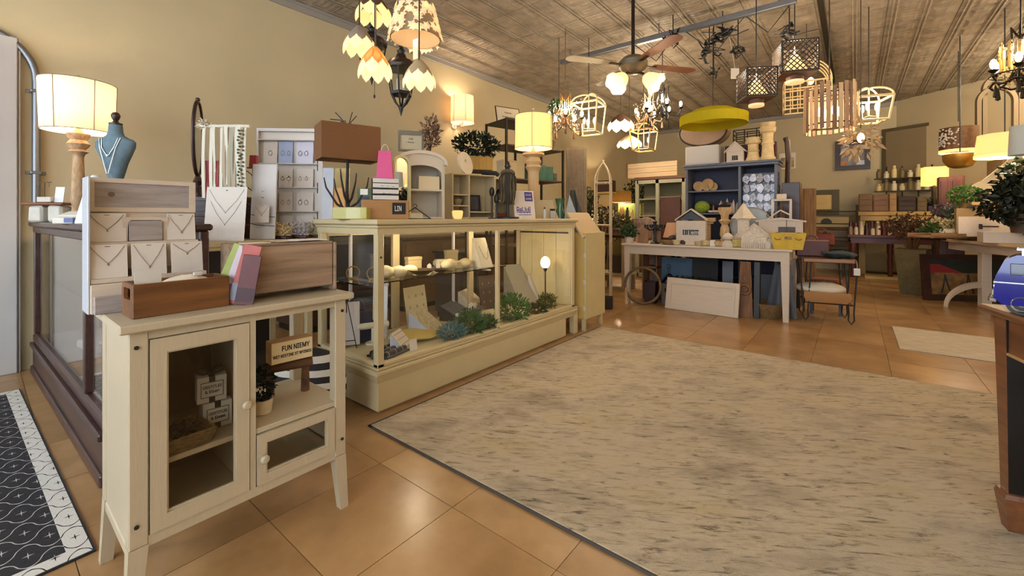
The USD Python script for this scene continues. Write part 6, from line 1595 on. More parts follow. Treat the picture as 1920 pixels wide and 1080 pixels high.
O('zebra_pillow', rumple(ball((.2, .1, .2), (0, 0, .2), 22), .012, 8), usdkit.material(stage, '/World/Looks/zebra', {'tc': ('texture_coordinate', {}), 'w': ('wave_texture', dict(scale=5.0, distortion=6.0, detail=2.0, bands_direction='z')), 'r': ('rgb_ramp', dict(ramp=[(.48, lin((30, 26, 26))), (.52, lin((206, 198, 184)))])), 'p': ('principled_bsdf', dict(roughness=.8))}, [('tc.object', 'w.vector'), ('w.color', 'r.fac'), ('r.color', 'p.base_color')], 'p.BSDF'), 'black and white zebra striped cushion on the floor behind the foreground cabinet', 'cushion', (-2.25, 1.1, 0), 40, smooth=60)

# corner: wooden sign, cabinet frame, lamps
q = onF(1222, 7.6)
ws = T('plank_sign', 'long whitewashed plank panel high on top of the glazed cabinet', 'sign', (q[0], q[1], 1.8005), 0)
m_plank = M('plank_wash', (206, 178, 140), .7, var=.08, vs=5, stretch=(.5, 6, 6))
for k in range(3):
    A(ws, 'plank', cbox(.9, .03, .088, (0, 0, .046 + .091 * k), .003), m_plank)
A(ws, 'end_board', box(-.475, -.45, -.03, .03, 0, .28, .003), M('plank_edge', (120, 92, 62), .7))
gb = T('glazed_cabinet', 'tall pale green-grey cabinet with open door frame left of the navy hutch', 'cabinet', (onF(1243, 7.6)[0], q[1] + .05, 0), 0)
m_gc = M('cab_greygreen', (150, 146, 122), .6)
for x in (-.42, -.05, .4):
    A(gb, 'post', box(x - .03, x + .03, -.2, -.15, 0, 1.75, .003), m_gc)
for z in (.02, .65, 1.68):
    A(gb, 'rail', box(-.42, .42, -.2, -.15, z, z + .07, .003), m_gc)
A(gb, 'back', box(-.42, .42, .15, .17, 0, 1.75), M('cab_dim', (110, 104, 80), .7))
A(gb, 'top', box(-.46, .46, -.22, .2, 1.75, 1.8, .006), M('cab_top', (96, 60, 40), .6))
for z in (.66, 1.1, 1.4):
    A(gb, 'shelf', box(-.4, .4, -.14, .15, z, z + .02), m_gc)
O('leather_slab', cbox(.28, .05, .62, (0, 0, .31), .006), M('leather_tan', (96, 56, 36), .5, var=.2, vs=7), 'dark tan leather panel standing left of the navy hutch', 'slab', (-2.02, 6.1, .752), 0)
O('leather_stand', cat(cbox(.4, .3, .03, (0, 0, .735)), *[cbox(.04, .04, .72, (x, y, .36)) for x in (-.17, .17) for y in (-.12, .12)]), m_dkwood, 'dark side table behind the left end of the centre table', 'table', (-2.12, 6.12, 0), 0, smooth=False)
cwp = onF(1234, 6.4, .94)
O('cowhide_cushion', rumple(cat(mv(lathe([(0, -.03), (.15, -.025), (.165, 0), (.15, .025), (0, .03)], 26), (.03, 0, .17), rx=86), cbox(.17, .05, .3, (-.07, 0, .17), .012)), .004, 18), M('cowhide', (170, 138, 116), .8, col2=(104, 80, 66), vs=14), 'round-ended cowhide patterned cushion left of the navy hutch', 'cushion', (cwp[0], 5.85, .752), 0, smooth=60)
lsx = onF(1258, 6.0, .84)
O('cone_lampshade', lathe([(.11, 0), (.06, .2), (.056, .2), (.106, .0)], 28, (0, 0, 0), False), M('pink_linen', (208, 160, 124), .7), 'small pinkish cone lampshade left of the navy hutch', 'lampshade', (onF(1259, 5.88)[0], 5.88, TZ + .06), 0)  # a loose cone lampshade, unlit, set on a block
O('shade_block', cbox(.12, .1, .058, (0, 0, .029), .003), m_dkwood, 'dark block under the pinkish cone lampshade', 'block', (onF(1259, 5.88)[0], 5.88, TZ), 0)
# back-left counter with lamp and green panels
q = onF(1170, 8.6)
bc = T('back_counter', 'yellow-green painted counter in the back left corner', 'counter', (q[0] + .35, q[1], 0), 0)
A(bc, 'body', box(-.8, .75, -.25, .25, 0, 1.0, .004), M('olive_paint', (150, 136, 66), .6, var=.1, vs=4))
A(bc, 'top', box(-.83, .78, -.28, .28, 1.0, 1.04, .004), M('olive_top', (190, 170, 110), .5))
for k, (u, w, h, z, c1, lab) in enumerate(((1181, .5, .34, 1.041, (104, 118, 44), 'green framed panel on the back left counter'), (1200,   .26, .31, .6905, (176, 158, 96), 'pale arched panel in front of the back left counter'), (1193, .36, .15, .6905, (150, 124, 40), 'ochre box with reeded front in front of the back counter'))):
    qq = onF(u, 8.15 if k else 8.6, z)
    poly = sbox(-w / 2, 0, w / 2, h) if k != 1 else unary_union([sbox(-w / 2, 0, w / 2, h * .7), Point(0, h * .7).buffer(w / 2)])
    O('painted_plaque', slab(poly, .05), M('gpanel_%d' % k, c1, .6, var=.1, vs=5), lab, 'plaque', (qq[0], qq[1] - (.0, 0, .12)[k], z), 0, smooth=False)
O('panel_bench', cbox(.9, .4, .69, (0, 0, .345), .004), M('bench_olive', (120, 104, 52), .7), 'low olive bench in front of the back left counter', 'bench', (onF(1196, 8.05)[0], 8.05, 0), 0, smooth=False)
q2 = onF(1168, 8.6, 1.041)
bl2 = T('brown_lamp', 'lit lamp with an olive brown drum shade in the back left corner', 'lamp', (q2[0], q2[1] - .05, 1.041), 0)
A(bl2, 'base', lathe([(.09, 0), (.09, .02), (.04, .05), (.06, .15), (.03, .28), (.012, .34), (.012, .5)], 18), M('base_tan', (120, 100, 70), .5))
A(bl2, 'lamp_shade', drum_shade(.2, .19, .36, .6, 36), shade_mat('olive_shade', (130, 104, 60), (160, 120, 60), .12, .25))
A(bl2, 'bulb', ball((.025, .025, .035), (0, 0, .46), 12), emit_mat('bulb_glow', (255, 214, 150), 14))
bulb_light('bulb_light_back', (q2[0], q2[1] - .05, 1.041 + .43), 40.0)
for k in range(14):
    x = -.7 + .1 * k
    h = .1 + .05 * ((k * 7) % 4)
    O('counter_jar', lathe([(.03, 0), (.035, .02), (.035, h * .7), (.02, h * .85), (.022, h), (0, h)], 12), (m_dkwood, m_black, M('jar_cream', (214, 196, 140), .4), M('jar_olive', (110, 96, 56), .4))[k % 4], 'small %s jar in the row on the back left counter' % ('brown', 'black', 'cream', 'olive')[k % 4], 'jar', (q[0] + .35 + x, q[1] - .17, 1.0405), 0, 'jars on the back left counter')
# the brown gothic box and grey carved panel
q = onF(1132, 7.7, 0)
O('brown_chest', cbox(.34, .2, .22, (0, 0, .11), .006), M('trunk_brown', (70, 40, 26), .5), 'dark brown box on a tall pedestal behind the gazebo stand', 'box', (q[0] + .04, q[1], 1.58), 0)
O('square_pedestal', cat(cbox(.34, .24, .04, (0, 0, 1.56), .004), cbox(.22, .16, 1.5, (0, 0, .79), .006), cbox(.34, .24, .05, (0, 0, .025), .004)), M('pedestal_tan', (188, 158, 100), .7), 'tall tan square pedestal behind the gazebo stand', 'pedestal', (q[0] + .04, q[1], 0), 0, smooth=False)
q = onF(1081, 5.2, 0)
O('carved_screen', cat(cbox(.28, .05, 2.05, (0, 0, 1.025), .006), *[cbox(.012, .02, 1.98, (x, -.03, 1.03)) for x in np.linspace(-.12, .12, 9)]), M('screen_grey', (140, 120, 96), .8, var=.15, vs=20), 'tall grey-brown ribbed wooden screen behind the iron etagere', 'screen', (q[0], q[1], 0), 20, smooth=False)

# ================================================================ the back wall
def onW(u, v, off=.02):                  # on the back wall
    q = onY(u, v, BY - off); return q


q0, q1 = onW(1566, 320), onW(1632, 260)
wpic = T('wall_picture', 'dark framed shiny abstract picture hanging on the back wall', 'picture', ((q0[0] + q1[0]) / 2, BY, (q0[2] + q1[2]) / 2), 0)
pw, ph = (q1[0] - q0[0]) / 2, (q1[2] - q0[2]) / 2
A(wpic, 'frame', slab(sbox(-pw, -ph, pw, ph).difference(sbox(-pw + .09, -ph + .09, pw - .09, ph - .09)), .05, -.03), m_dkwood)
A(wpic, 'canvas', box(-pw + .09, pw - .09, -.03, -.01, -ph + .09, ph - .09), M('abstract', (52, 44, 36), .3, col2=(150, 140, 130), vs=3.5, detail=6))
for k, (x, z, w, h, c1) in enumerate(((-.12, .12, .14, .16, (110, 116, 150)), (.02, .0, .16, .2, (150, 120, 64)), (.16, -.17, .2, .1, (190, 196, 216)), (-.14, -.17, .12, .09, (196, 120, 60)), (.14, .06, .06, .06, (236, 226, 206)))):
    A(wpic, 'patch', rumple(cbox(w, .006, h, (x, -.034, z), .001), .008, 20, k), M('patch_%d' % k, c1, .3, var=.3, vs=12), 'bright painted patch')
q0, q1 = onW(1461, 318), onW(1492, 286)
sp2 = T('small_picture', 'small bright picture in a white frame on the back wall above the brown door panel', 'picture', ((q0[0] + q1[0]) / 2, BY, (q0[2] + q1[2]) / 2), 0)
pw, ph = (q1[0] - q0[0]) / 2, (q1[2] - q0[2]) / 2
A(sp2, 'frame', box(-pw, pw, -.04, -.005, -ph, ph, .004), M('frame_white', (226, 214, 196), .4))
A(sp2, 'print', box(-pw + .03, pw - .03, -.044, -.04, -ph + .03, ph - .1), M('print_dark', (70, 60, 40), .4, col2=(206, 180, 110), vs=8))
# wire shelf with baskets
q = onY(1556, 500, 10.6)
wsf = T('wire_shelf', 'dark wire shelf unit with baskets against the back wall', 'shelf unit', (q[0], q[1], 0), 0)
for x in (-.42, .42):
    for y in (-.2, .2):
        A(wsf, 'post', bar((x, y, 0), (x, y, 1.32 if x > 0 else 1.2), .016, 6), m_iron)
for z in (.35, .62, .88, 1.12):
    A(wsf, 'shelf', cat(box(-.42, .42, -.2, .2, z, z + .014), *[bar((-.42, y, z + .08), (.42, y, z + .08), .007, 4) for y in (-.2, .2)]), M('shelf_dark', (58, 50, 36), .5), smooth=False)
for k, (z, c1) in enumerate(((.895, (180, 160, 104)), (1.0, (170, 150, 96)), (.635, (120, 100, 66)))):
    if k == 1:
        continue
    bq = T('shelf_bin', 'pale metal bin with a black half-round pull on the %s wire shelf' % ('upper', '', 'lower')[k], 'bin', (q[0] - .05, q[1] - .02, z), 0)
    A(bq, 'bin', cbox(.7, .34, .2, (0, 0, .1), .006), M('bin_%d' % k, c1, .5))
    A(bq, 'pull', slab(Polygon([(.09 * math.cos(t), .08 + .09 * math.sin(t)) for t in np.linspace(0, math.pi, 12)]), .02, -.18), m_black, 'black half-round pull')
fa = T('framed_art', 'small pale drawing in a wide olive frame on top of the wire shelf', 'picture', (q[0] - .12, q[1] - .05, 1.1345), 0)
A(fa, 'frame', mv(slab(sbox(-.27, 0, .27, .5).difference(sbox(-.15, .11, .15, .4)), .04), rx=-6), M('frame_olive', (80, 74, 48), .6))
A(fa, 'drawing', mv(box(-.15, .15, -.01, .005, .11, .4), rx=-6), M('drawing_paper', (206, 178, 120), .7, var=.08, vs=6))
O('red_bag', cat(rumple(cbox(.4, .2, .22, (0, 0, .11), .03), .008, 12), tube(arc(0, .2, .1, 0, 180, 12, .12), .012, 6)), M('bag_red', (132, 62, 48), .5), 'faded red leather bag on a stool in front of the wire shelf', 'bag', (q[0] - .1, q[1] - .75, .5605), 0)
O('bag_stool', cat(cbox(.7, .4, .04, (0, 0, .54)), *[cbox(.03, .03, .52, (x, y, .26)) for x in (-.32, .32) for y in (-.17, .17)]), m_iron, 'dark metal stool holding the red bag in front of the wire shelf', 'stool', (q[0] - .1, q[1] - .75, 0), 0, smooth=False)
O('brown_sack', rumple(ball((.22, .16, .14), (0, 0, .138), 18), .02, 8), M('sack_brown', (110, 72, 44), .8), 'brown cloth sack on the lower wire shelf', 'sack', (q[0] - .3, q[1] - .3, .5605), 0)
# dark red table with candles
q = onY(1655, 490, 10.2)
rt = T('candle_table', 'dark red wooden side table crowded with small jars at the back wall', 'table', (q[0] + .1, q[1], 0), 0)
m_redw = M('red_wood', (84, 34, 24), .35)
A(rt, 'top', box(-.6, .75, -.28, .28, .72, .77, .006), m_redw)
A(rt, 'apron', box(-.55, .68, -.24, .24, .62, .72), m_redw)
for x in (-.52, .0, .6):
    for y in ((-.22, .18) if x else (-.05,)):
        A(rt, 'leg', lathe([(.03, 0), (.035, .05), (.045, .3), (.035, .4), (.05, .45), (.05, .62)], 14, (x, y, 0)), m_redw)
A(rt, 'plinth', box(-.35, .55, -.3, .3, 0, .03), M('plinth_cream', (206, 180, 116), .6))
rr = random.Random(9)
m_jr = [M('votive_%d' % k, c, .3) for k, c in enumerate(((96, 32, 30), (60, 30, 34), (150, 120, 84), (206, 190, 160), (40, 24, 28)))]
for i in range(17):
    for j in range(3):
        h = .11 + .08 * rr.random() + .03 * j
        c = rr.randrange(5)
        O('votive_jar', cat(cyl(.032, 0, h * .78, 10), cyl(.026, h * .78, h, 10)), m_jr[c], 'small %s lidded jar in the crowd of jars on the dark red side table' % ('dark red', 'plum', 'tan', 'pale', 'black')[c], 'jar', (q[0] + .1 - .55 + .077 * i, q[1] - .2 + .15 * j, .7705), 0, 'jars on the dark red side table')
# the mantel shelf with crates, books and jars
q0 = onY(1628, 400, 10.75); q1 = onY(1745, 400, 10.2)
mc = onY(1690, 400, 10.62)
ms = T('mantel_shelf', 'pale wooden mantel table with a thick top at the back wall', 'mantel', (mc[0], 10.72, 0), 0)
m_man = M('mantel_wood', (190, 156, 96), .6, var=.06, vs=5)
A(ms, 'top', box(-.62, .7, -.2, .2, 1.12, 1.19, .006), m_man)
A(ms, 'frieze', box(-.59, .67, -.17, .17, 1.02, 1.12, .004), m_man)
for x in (-.56, .63):
    A(ms, 'leg', box(x - .05, x + .05, -.16, .16, 0, 1.02, .004), m_man)
A(ms, 'back', box(-.55, .62, .14, .16, .05, 1.02), M('mantel_back', (150, 134, 96), .7))


def onM(x, y, z=1.1905): return (mc[0] + x, 10.72 + y, z)


for k, (x, w, h, c1, lab) in enumerate(((-.51, .2, .34, (120, 88, 58), 'stack of brown wooden drawers at the left of the mantel'), (-.29, .22, .32, (126, 92, 66), 'leaning brown carved crate beside the drawers on the mantel'), (-.12, .1, .34, (176, 140, 92), 'tan upright box on the mantel'), (.07, .24, .28, (60, 46, 34), 'dark leather satchel on the mantel'), (.27, .13, .26, (110, 92, 60), 'olive tan book stack on the mantel'))):
    b = T('mantel_box', lab, 'box', onM(x, -.08), 0)
    A(b, 'body', cbox(w, .18, h, (0, 0, h / 2), .008), M('mbox_%d' % k, c1, .6, var=.15, vs=8))
    for j in range(3):
        A(b, 'front', box(-w * .42, w * .42, -.1, -.09, h * (.06 + .31 * j), h * (.06 + .31 * j) + h * .26, .003), M('mbox_%d' % k))
jr = T('jar_rack', 'dark wire rack of small jars standing on the mantel boxes', 'rack', onM(.02, .06), 0)
for x in (-.22, .0, .22, .4):
    A(jr, 'post', bar((x, 0, 0), (x, 0, .85), .012, 5), m_iron)
for z in (.38, .62):
    A(jr, 'shelf', box(-.4, .4, -.06, .08, z, z + .014), m_iron, smooth=False)
for j, z in enumerate((.395, .635)):
    for i in range(7):
        h = .13 + .05 * ((i * 5 + j) % 3)
        O('rack_jar', lathe([(.035, 0), (.04, .02), (.04, h * .7), (.022, h * .8), (.026, h), (0, h)], 10), (M('jar_cream'), M('jar_olive'), M('jar_white', (214, 204, 176), .3))[(i + j) % 3], 'small %s jar on the %s tier of the mantel rack' % (('cream', 'olive', 'white')[(i + j) % 3], ('lower', 'upper')[j]), 'jar', onM(.02 - .33 + .11 * i, .05, 1.1905 + z), 0, 'jars in the mantel rack')
for k in range(12):
    O('mantel_flower', leafs(blob(40, (.08, .06, .07), (0, 0, .07), k, .3)[0], .05, k, .3, .6), leaf_mat('mflower_%d' % (k % 3), ((46, 38, 46), (90, 84, 70), (130, 120, 96))[k % 3], ((104, 90, 96), (196, 186, 160), (216, 204, 176))[k % 3]), '%s bunch of dried blooms in the row along the right of the mantel' % ('purplish', 'tan', 'cream')[k % 3], 'dried flowers', onM(.37 + .05 * (k % 6), -.08 + .14 * (k // 6), 1.1905 + .1 * (k % 2)), 0, 'dried blooms on the mantel')
O('bloom_stand', cbox(.3, .3, .1, (0, 0, .05), .004), m_dkwood, 'dark riser under the dried blooms on the mantel', 'riser', onM(.5, -.0, 1.1905), 0)
# the leaning mirror board and the lit boxes on the angled wall
q0, q1 = onY(1693, 335, 10.95), onY(1763, 232, 10.75)
lb = T('large_wall_board', 'very large grey-brown framed board hanging on the right of the back wall', 'board', ((q0[0] + q1[0]) / 2, 10.93, (q0[2] + q1[2]) / 2), -26)
pw, ph = .52, (q1[2] - q0[2]) / 2
A(lb, 'board', box(-pw, pw, -.02, .02, -ph, ph), M('taupe_board', (128, 112, 84), .6, var=.05, vs=2))
A(lb, 'frame', slab(sbox(-pw - .06, -ph - .06, pw + .06, ph + .06).difference(sbox(-pw, -ph, pw, ph)), .06), M('taupe_frame', (84, 72, 44), .5))
q = onY(1752, 350, 9.6)
lp2 = T('square_lamp', 'lit square cream lampshade on a stand right of the mantel', 'lamp', (q[0], q[1], 0), 10)
A(lp2, 'stand', cat(cyl(.02, 0, 1.7, 10), cyl(.16, 0, .03, 20)), m_iron)
A(lp2, 'lamp_shade', flat(sbox(-.14, -.1, .14, .1).difference(sbox(-.135, -.095, .135, .095)), .3, 1.59), shade_mat('square_shade', (236, 214, 160), (255, 210, 136), .3, .45))
bulb_light('bulb_light_back', (q[0], q[1], 1.72), 8.0)
q = onY(1782, 350, 8.7)
O('mahogany_cupboard', cat(cbox(.26, .2, 1.66, (0, 0, .83), .006), cbox(.1, .012, .6, (-.06, -.102, 1.3), .003), cbox(.1, .012, .6, (.06, -.102, 1.3), .003)), wood('cupboard_red', (60, 26, 16), (92, 44, 26), .4, 2), 'tall narrow mahogany cupboard behind the right side table', 'cupboard', (q[0], q[1], 0), 0)
# ================================================================ the right side of the shop
# white table with the curved brace
q = onZ(1863, 575)
wt2 = T('side_table', 'white topped side table with a curved sabre brace at the right', 'table', (1.32, 7.5, 0), 17)
m_tan = M('table_tan', (206, 180, 140), .5, var=.05, vs=6)
A(wt2, 'top', flat(sbox(-.19, -1.6, 1.1, .78).buffer(.06), .03, .77), m_tan)
A(wt2, 'apron', box(-.14, 1.05, -1.5, .7, .66, .77, .004), m_tab)
for x, y in ((-.06, .12), (-.06, -1.4), (1.0, .6), (1.0, -1.4)):
    A(wt2, 'leg', box(x - .045, x + .045, y - .045, y + .045, 0, .66, .004), m_tab)
A(wt2, 'brace', mv(slab(Polygon([(0, .3)] + [(-.42 * math.sin(t), .3 - .28 * (1 - math.cos(t))) for t in np.linspace(0, 1.5, 12)] + [(-.42, -.0)] + [(-.42 * math.sin(t), .235 - .235 * (1 - math.cos(t))) for t in np.linspace(1.5, 0, 12)]), .05, 0), (-.1, .12, 0), rz=22), m_tab, 'curved white sabre brace')


def onR(u, Y=6.9, z=.8005):
    q = onY(u, 450, Y + (1.15 if u < 1805 else .6 if u < 1880 else .3)); q[2] = z; return q


ty = T('wooden_tray', 'long brown wooden serving tray on the white side table', 'tray', onR(1820, 7.1), YD)
A(ty, 'base', box(-.62, .62, -.16, .16, .03, .05, .003), wood('tray_wood', (104, 72, 44), (146, 108, 70), .6))
for y in (-.16, .15):
    A(ty, 'rim', box(-.64, .64, y, y + .014, .03, .085, .003), M('tray_wood'))
for x in (-.5, .45):
    A(ty, 'foot', box(x, x + .06, -.14, .14, 0, .03, .003), m_black)
zt = .8005 + .051
ck = T('square_clock', 'tilted white square clock face with dark hands on the wooden tray', 'clock', onR(1842, 6.85, zt), 0)
A(ck, 'face', mv(slab(Polygon([(-.2, 0), (.2, 0), (.26, .24), (-.2, .24)]), .03), rx=-6), m_hw)
A(ck, 'hands', mv(cat(box(-.01, .13, -.022, -.017, .115, .13), box(-.03, -.0, -.022, -.017, .09, .15)), rx=-6), m_twig, 'dark clock hands')
for k, (u, Y, w, h, c1, lab) in enumerate(((1786, 6.82, .28, .08, (214, 200, 176), 'flat white box at the left on the wooden tray'), (1795, 6.98, .2, .16, (170, 136, 84), 'tan wooden block behind the flat white box'))):
    O('tray_box', cbox(w, .1, h, (0, 0, h / 2), .004), M('tbox_%d' % k, c1, .6), lab, 'box', onR(u, Y, zt), 0, smooth=False)
for k, (u, Y, z, r, n, a, b, lab) in enumerate(((1762, 6.9, .8005, .17, 300, (196, 178, 136), (236, 222, 184), 'round bunch of cream hydrangea flowers at the left end of the side table'), (1745, 6.8, .8005, .12, 220, (60, 84, 34), (126, 146, 76), 'green leafy sprig under the cream hydrangeas'), (1778, 7.0, .8005, .15, 300, (84, 110, 72), (160, 178, 130), 'pale green leafy plant beside the cream hydrangeas'), (1800, 7.1, .97, .17, 320, (84, 96, 74), (166, 164, 140), 'grey-green succulent mound behind the tray'),
                                          (1812, 7.3, 1.2, .18, 320, (70, 110, 40), (130, 160, 70), 'bright green grass tuft on the stacked crates'), (1775, 7.25, 1.02, .16, 300, (104, 84, 92), (196, 184, 170), 'dusty purple dried flower bunch behind the side table'), (1800, 6.8, .96, .06, 120, (90, 124, 44), (150, 170, 80), 'tiny green plant on the tan wooden block'))):
    f = T('flower_bunch', lab, 'plant', onR(u, Y, z), 0)
    A(f, 'foliage', leafs(blob(n, (r, r * .8, r * .8), (0, 0, r * .85), 120 + k, .35)[0], .05, 121 + k, .2, .7), leaf_mat('bunch_%d' % k, a, b))
    A(f, 'base', cyl(r * .4, 0, r * .35, 12), m_wick)
    if z > .81 and k != 6:
        O('plant_riser', cbox(.2, .16, z - .8005, (0, 0, (z - .8005) / 2), .003), M('riser_tan', (160, 134, 92), .7), 'plain tan riser block under the %s' % ' '.join(lab.split()[:4]), 'riser', onR(u, Y), 0, smooth=False)
# crates, cake stand, books stacked at the back of the table
for k, (u, Y, z, w, h, c1, lab) in enumerate(((1852, 7.2, .8005, .34, .22, (150, 120, 80), 'pale brown crate behind the clock on the side table'), (1888, 7.3, .8005, .36, .3, (120, 66, 36), 'reddish brown wooden box behind the clock'), (1858, 7.2, 1.021, .44, .05, (186, 150, 100), 'tan plank resting on the pale brown crate'), (1862, 7.25, 1.072, .22, .16, (140, 104, 66), 'brown pot stack on the tan plank'), (1862, 7.25, 1.233, .4, .04, (196, 166, 120), 'upper tan plank on the brown pot stack'), (1866, 7.3, 1.274, .3, .1, (110, 76, 46), 'brown tray box on the upper tan plank'))):
    O('stacked_crate', cbox(w, .24, h, (0, 0, h / 2), .005), M('scrate_%d' % k, c1, .7, var=.12, vs=8), lab, 'crate', onR(u, Y, z), 0, smooth=False)
O('curved_horn', slab(Polygon([(-.2, 0), (.05, 0)] + [(.05 + .2 * math.sin(t), .35 * t) for t in np.linspace(0, 1.5, 10)] + [(.16, .56), (.1, .4), (-.1, .18), (-.2, .12)]), .05), M('horn_pale', (196, 180, 150), .6), 'pale curved crescent ornament rising above the stacked crates', 'ornament', onR(1865, 7.36, 1.3745), 0)
O('horn_base', cbox(.3, .1, .573, (0, 0, .2865), .004), M('riser_tan'), 'tall tan block under the pale crescent ornament', 'riser', onR(1865, 7.48, .8005), 0, smooth=False)
O('white_books', cbox(.5, .3, .12, (0, 0, .06), .004), m_hw, 'stack of white cards with black leaves drawn at the far right of the side table', 'books', onR(1900, 6.8), 0, smooth=False)
iv2 = T('large_plant', 'very large dark green ivy plant at the right edge above the side table', 'plant', onR(1922, 6.6, .9205), 0)
A(iv2, 'foliage', leafs(np.vstack([blob(900, (.28, .26, .3), (0.05, 0, .5), 150, .35)[0], blob(500, (.36, .25, .22), (-.02, 0, .32), 151, .4)[0], blob(260, (.16, .2, .2), (.05, 0, .16), 153, .2)[0]]), .085, 152, -.1, .6), leaf_mat('ivy_dark', (18, 30, 16), (66, 80, 40)))
A(iv2, 'pot', lathe([(.1, 0), (.13, .2), (.12, .2), (0, .18)], 18), M('pot_brown', (70, 50, 36), .6))
# lamps over there
GB = onY(1800, 315, 7.6)
gbw = T('gold_bowl', 'shallow brushed gold bowl lamp hanging over the side table', 'lamp', (GB[0], GB[1], GB[2] + .0), 0)
A(gbw, 'bowl', lathe([(.06, 0), (.11, .02), (.155, .09), (.16, .17), (.15, .17), (.145, .1), (.1, .035), (0, .03)], 36), M('brushed_gold', (190, 144, 64), .38, .8))
A(gbw, 'lens', cyl(.142, .15, .155, 30), emit_mat('lens_gold', (255, 226, 160), 1.2))
A(gbw, 'rod', bar((0, 0, .2), (0, 0, CEIL - GB[2] - .02), .006, 5), m_iron)
GS = onY(1797, 283, 8.3)
gsd = T('sparkle_lamp', 'silver mesh drum lamp with sparkling crystals behind the gold bowl', 'lamp', (GS[0], GS[1], GS[2]), 0)
A(gsd, 'lamp_shade', drum_shade(.19, .19, 0, .31, 40), M('mesh_brown', (104, 72, 44), .4, .4, var=.3, vs=40))
A(gsd, 'trim', drum_shade(.194, .194, -.025, .015, 40), shade_mat('trim_glow', (240, 220, 170), (255, 220, 150), .6, .5))
rng = np.random.default_rng(8)
A(gsd, 'crystals', cat(*[ball(.013, (.2 * math.cos(t), .2 * math.sin(t), z), 6) for t, z in zip(rng.uniform(3.4, 4.6, 60), rng.uniform(.05, .29, 60))]), M('crystal_bright', (236, 232, 226), .08, .3), kind='stuff')
A(gsd, 'rod', bar((0, 0, .4), (0, 0, CEIL - GS[2] - .02), .006, 5), m_iron)
bulb_light('bulb_light_right', (GS[0], GS[1], GS[2] - .12), 8.0)
PS = onY(1884, 290, 6.9)
psl = T('peach_lamp', 'long lit peach linen drum lamp hanging over the side table', 'lamp', (PS[0], PS[1], PS[2]), 0)
A(psl, 'lamp_shade', lathe([(.23, 0), (.205, .22), (.2, .22), (.225, 0)], 44, (0, 0, 0), False), shade_mat('peach_shade', (232, 204, 166), (255, 204, 146), .26, .45))
A(psl, 'trim', drum_shade(.234, .234, -.03, .0, 44), shade_mat('trim_glow'  , (240, 220, 170), (255, 220, 150), .6, .5))
A(psl, 'rod', bar((0, 0, .1), (0, 0, CEIL - PS[2] - .02), .006, 5), m_iron)
A(psl, 'bulb', ball((.03, .03, .04), (0, 0, .12), 12), emit_mat('bulb_glow', (255, 214, 150), 14))
bulb_light('bulb_light_right', (PS[0], PS[1], PS[2] + .02), 8.0)
GS2 = onY(1928, 290, 6.3)
gg = T('grey_lamp', 'pale blue-grey drum lampshade at the right edge of the view', 'lamp', (GS2[0], GS2[1], GS2[2]), 0)
A(gg, 'lamp_shade', drum_shade(.13, .12, 0, .28, 36), M('shade_bluegrey', (176, 184, 184), .7))
A(gg, 'rod', bar((0, 0, .2), (0, 0, CEIL - GS2[2] - .02), .006, 5), m_iron)
# arched screens on the wall at the far right
for k, (u, h) in enumerate(((1868, .8), (1885, 1.0))):
    q = onY(u, 240, 8.9)
    O('arched_screen', slab(unary_union([sbox(-.22, 0, .22, h), Point(0, h).buffer(.22)]).difference(unary_union([sbox(-.17, .05, .17, h), Point(0, h).buffer(.17)])), .05), M('arch_taupe', (128, 110, 82), .7), ('lower taupe arched frame on the right wall behind the lamps', 'taller taupe arched frame on the right wall behind the lamps')[k], 'screen', (q[0], q[1] + .18 * k, 1.9), 20)
O('plain_cabinet', cbox(.7, .3, 1.88, (0, 0, .94), .004), M('ledge_brown', (96, 74, 48), .7), 'plain brown cabinet under the taupe arched frames', 'cabinet', (onY(1888, 240, 8.95)[0] + .2, 9.0, 0), 20, smooth=False)
# under the side table: painting, planter basket
q = onZ(1795, 562)
pt = T('floor_painting', 'dark framed rustic painting of a red-roofed house standing under the side table', 'painting', (1.16, 8.0, 0), YD - 12)
A(pt, 'frame', mv(slab(sbox(-.5, 0, .5, .6).difference(sbox(-.42, .08, .42, .54)), .05), rx=-6), m_dkwood)
A(pt, 'sky', mv(box(-.42, .42, -.005, .01, .08, .54), rx=-6), M('paint_green', (26, 34, 28), .6, var=.4, vs=8))
A(pt, 'painted_house', mv(box(-.42, .12, -.009, -.005, .08, .36), rx=-6), M('paint_tan', (150, 110, 56), .7, col2=(84, 60, 34), vs=9))
A(pt, 'painted_roof', mv(slab(Polygon([(-.42, .36), (-.05, .36), (-.3, .47), (-.42, .47)]), .005, -.008), rx=-6), M('paint_red', (132, 28, 30), .6))
for x, s in ((-.3, 1), (-.2, -1), (-.05, 1), (.05, -1), (0.1, 1)):
    A(pt, 'painted_tree', mv(tube([(x, -.012, .1), (x + .03 * s, -.012, .22), (x + .05 * s, -.012, .34)], .008, 5), rx=-6), m_black)
for x in (-.3, -.05):
    O('white_sheet', mv(cbox(.16, .01, .22, (0, 0, .11)), rx=-20, ry=20), m_hw, ('white paper sheet leaning at the right under the side table', 'second white sheet leaning under the side table')[x > -.2], 'paper', (1.75 + x, 8.05, .02), 0, smooth=False)
q = onZ(1711, 551)
pb2 = T('planter_basket', 'tall tapered wicker planter with a tangle of dried brown branches', 'planter', q, 30)
A(pb2, 'planter', lathe([(.15, 0), (.16, .03), (.235, .62), (.25, .64), (.23, .64), (.2, .5), (0, .5)], 4), M('planter_olive', (92, 78, 44), .7, var=.2, vs=26))
rng = np.random.default_rng(77)
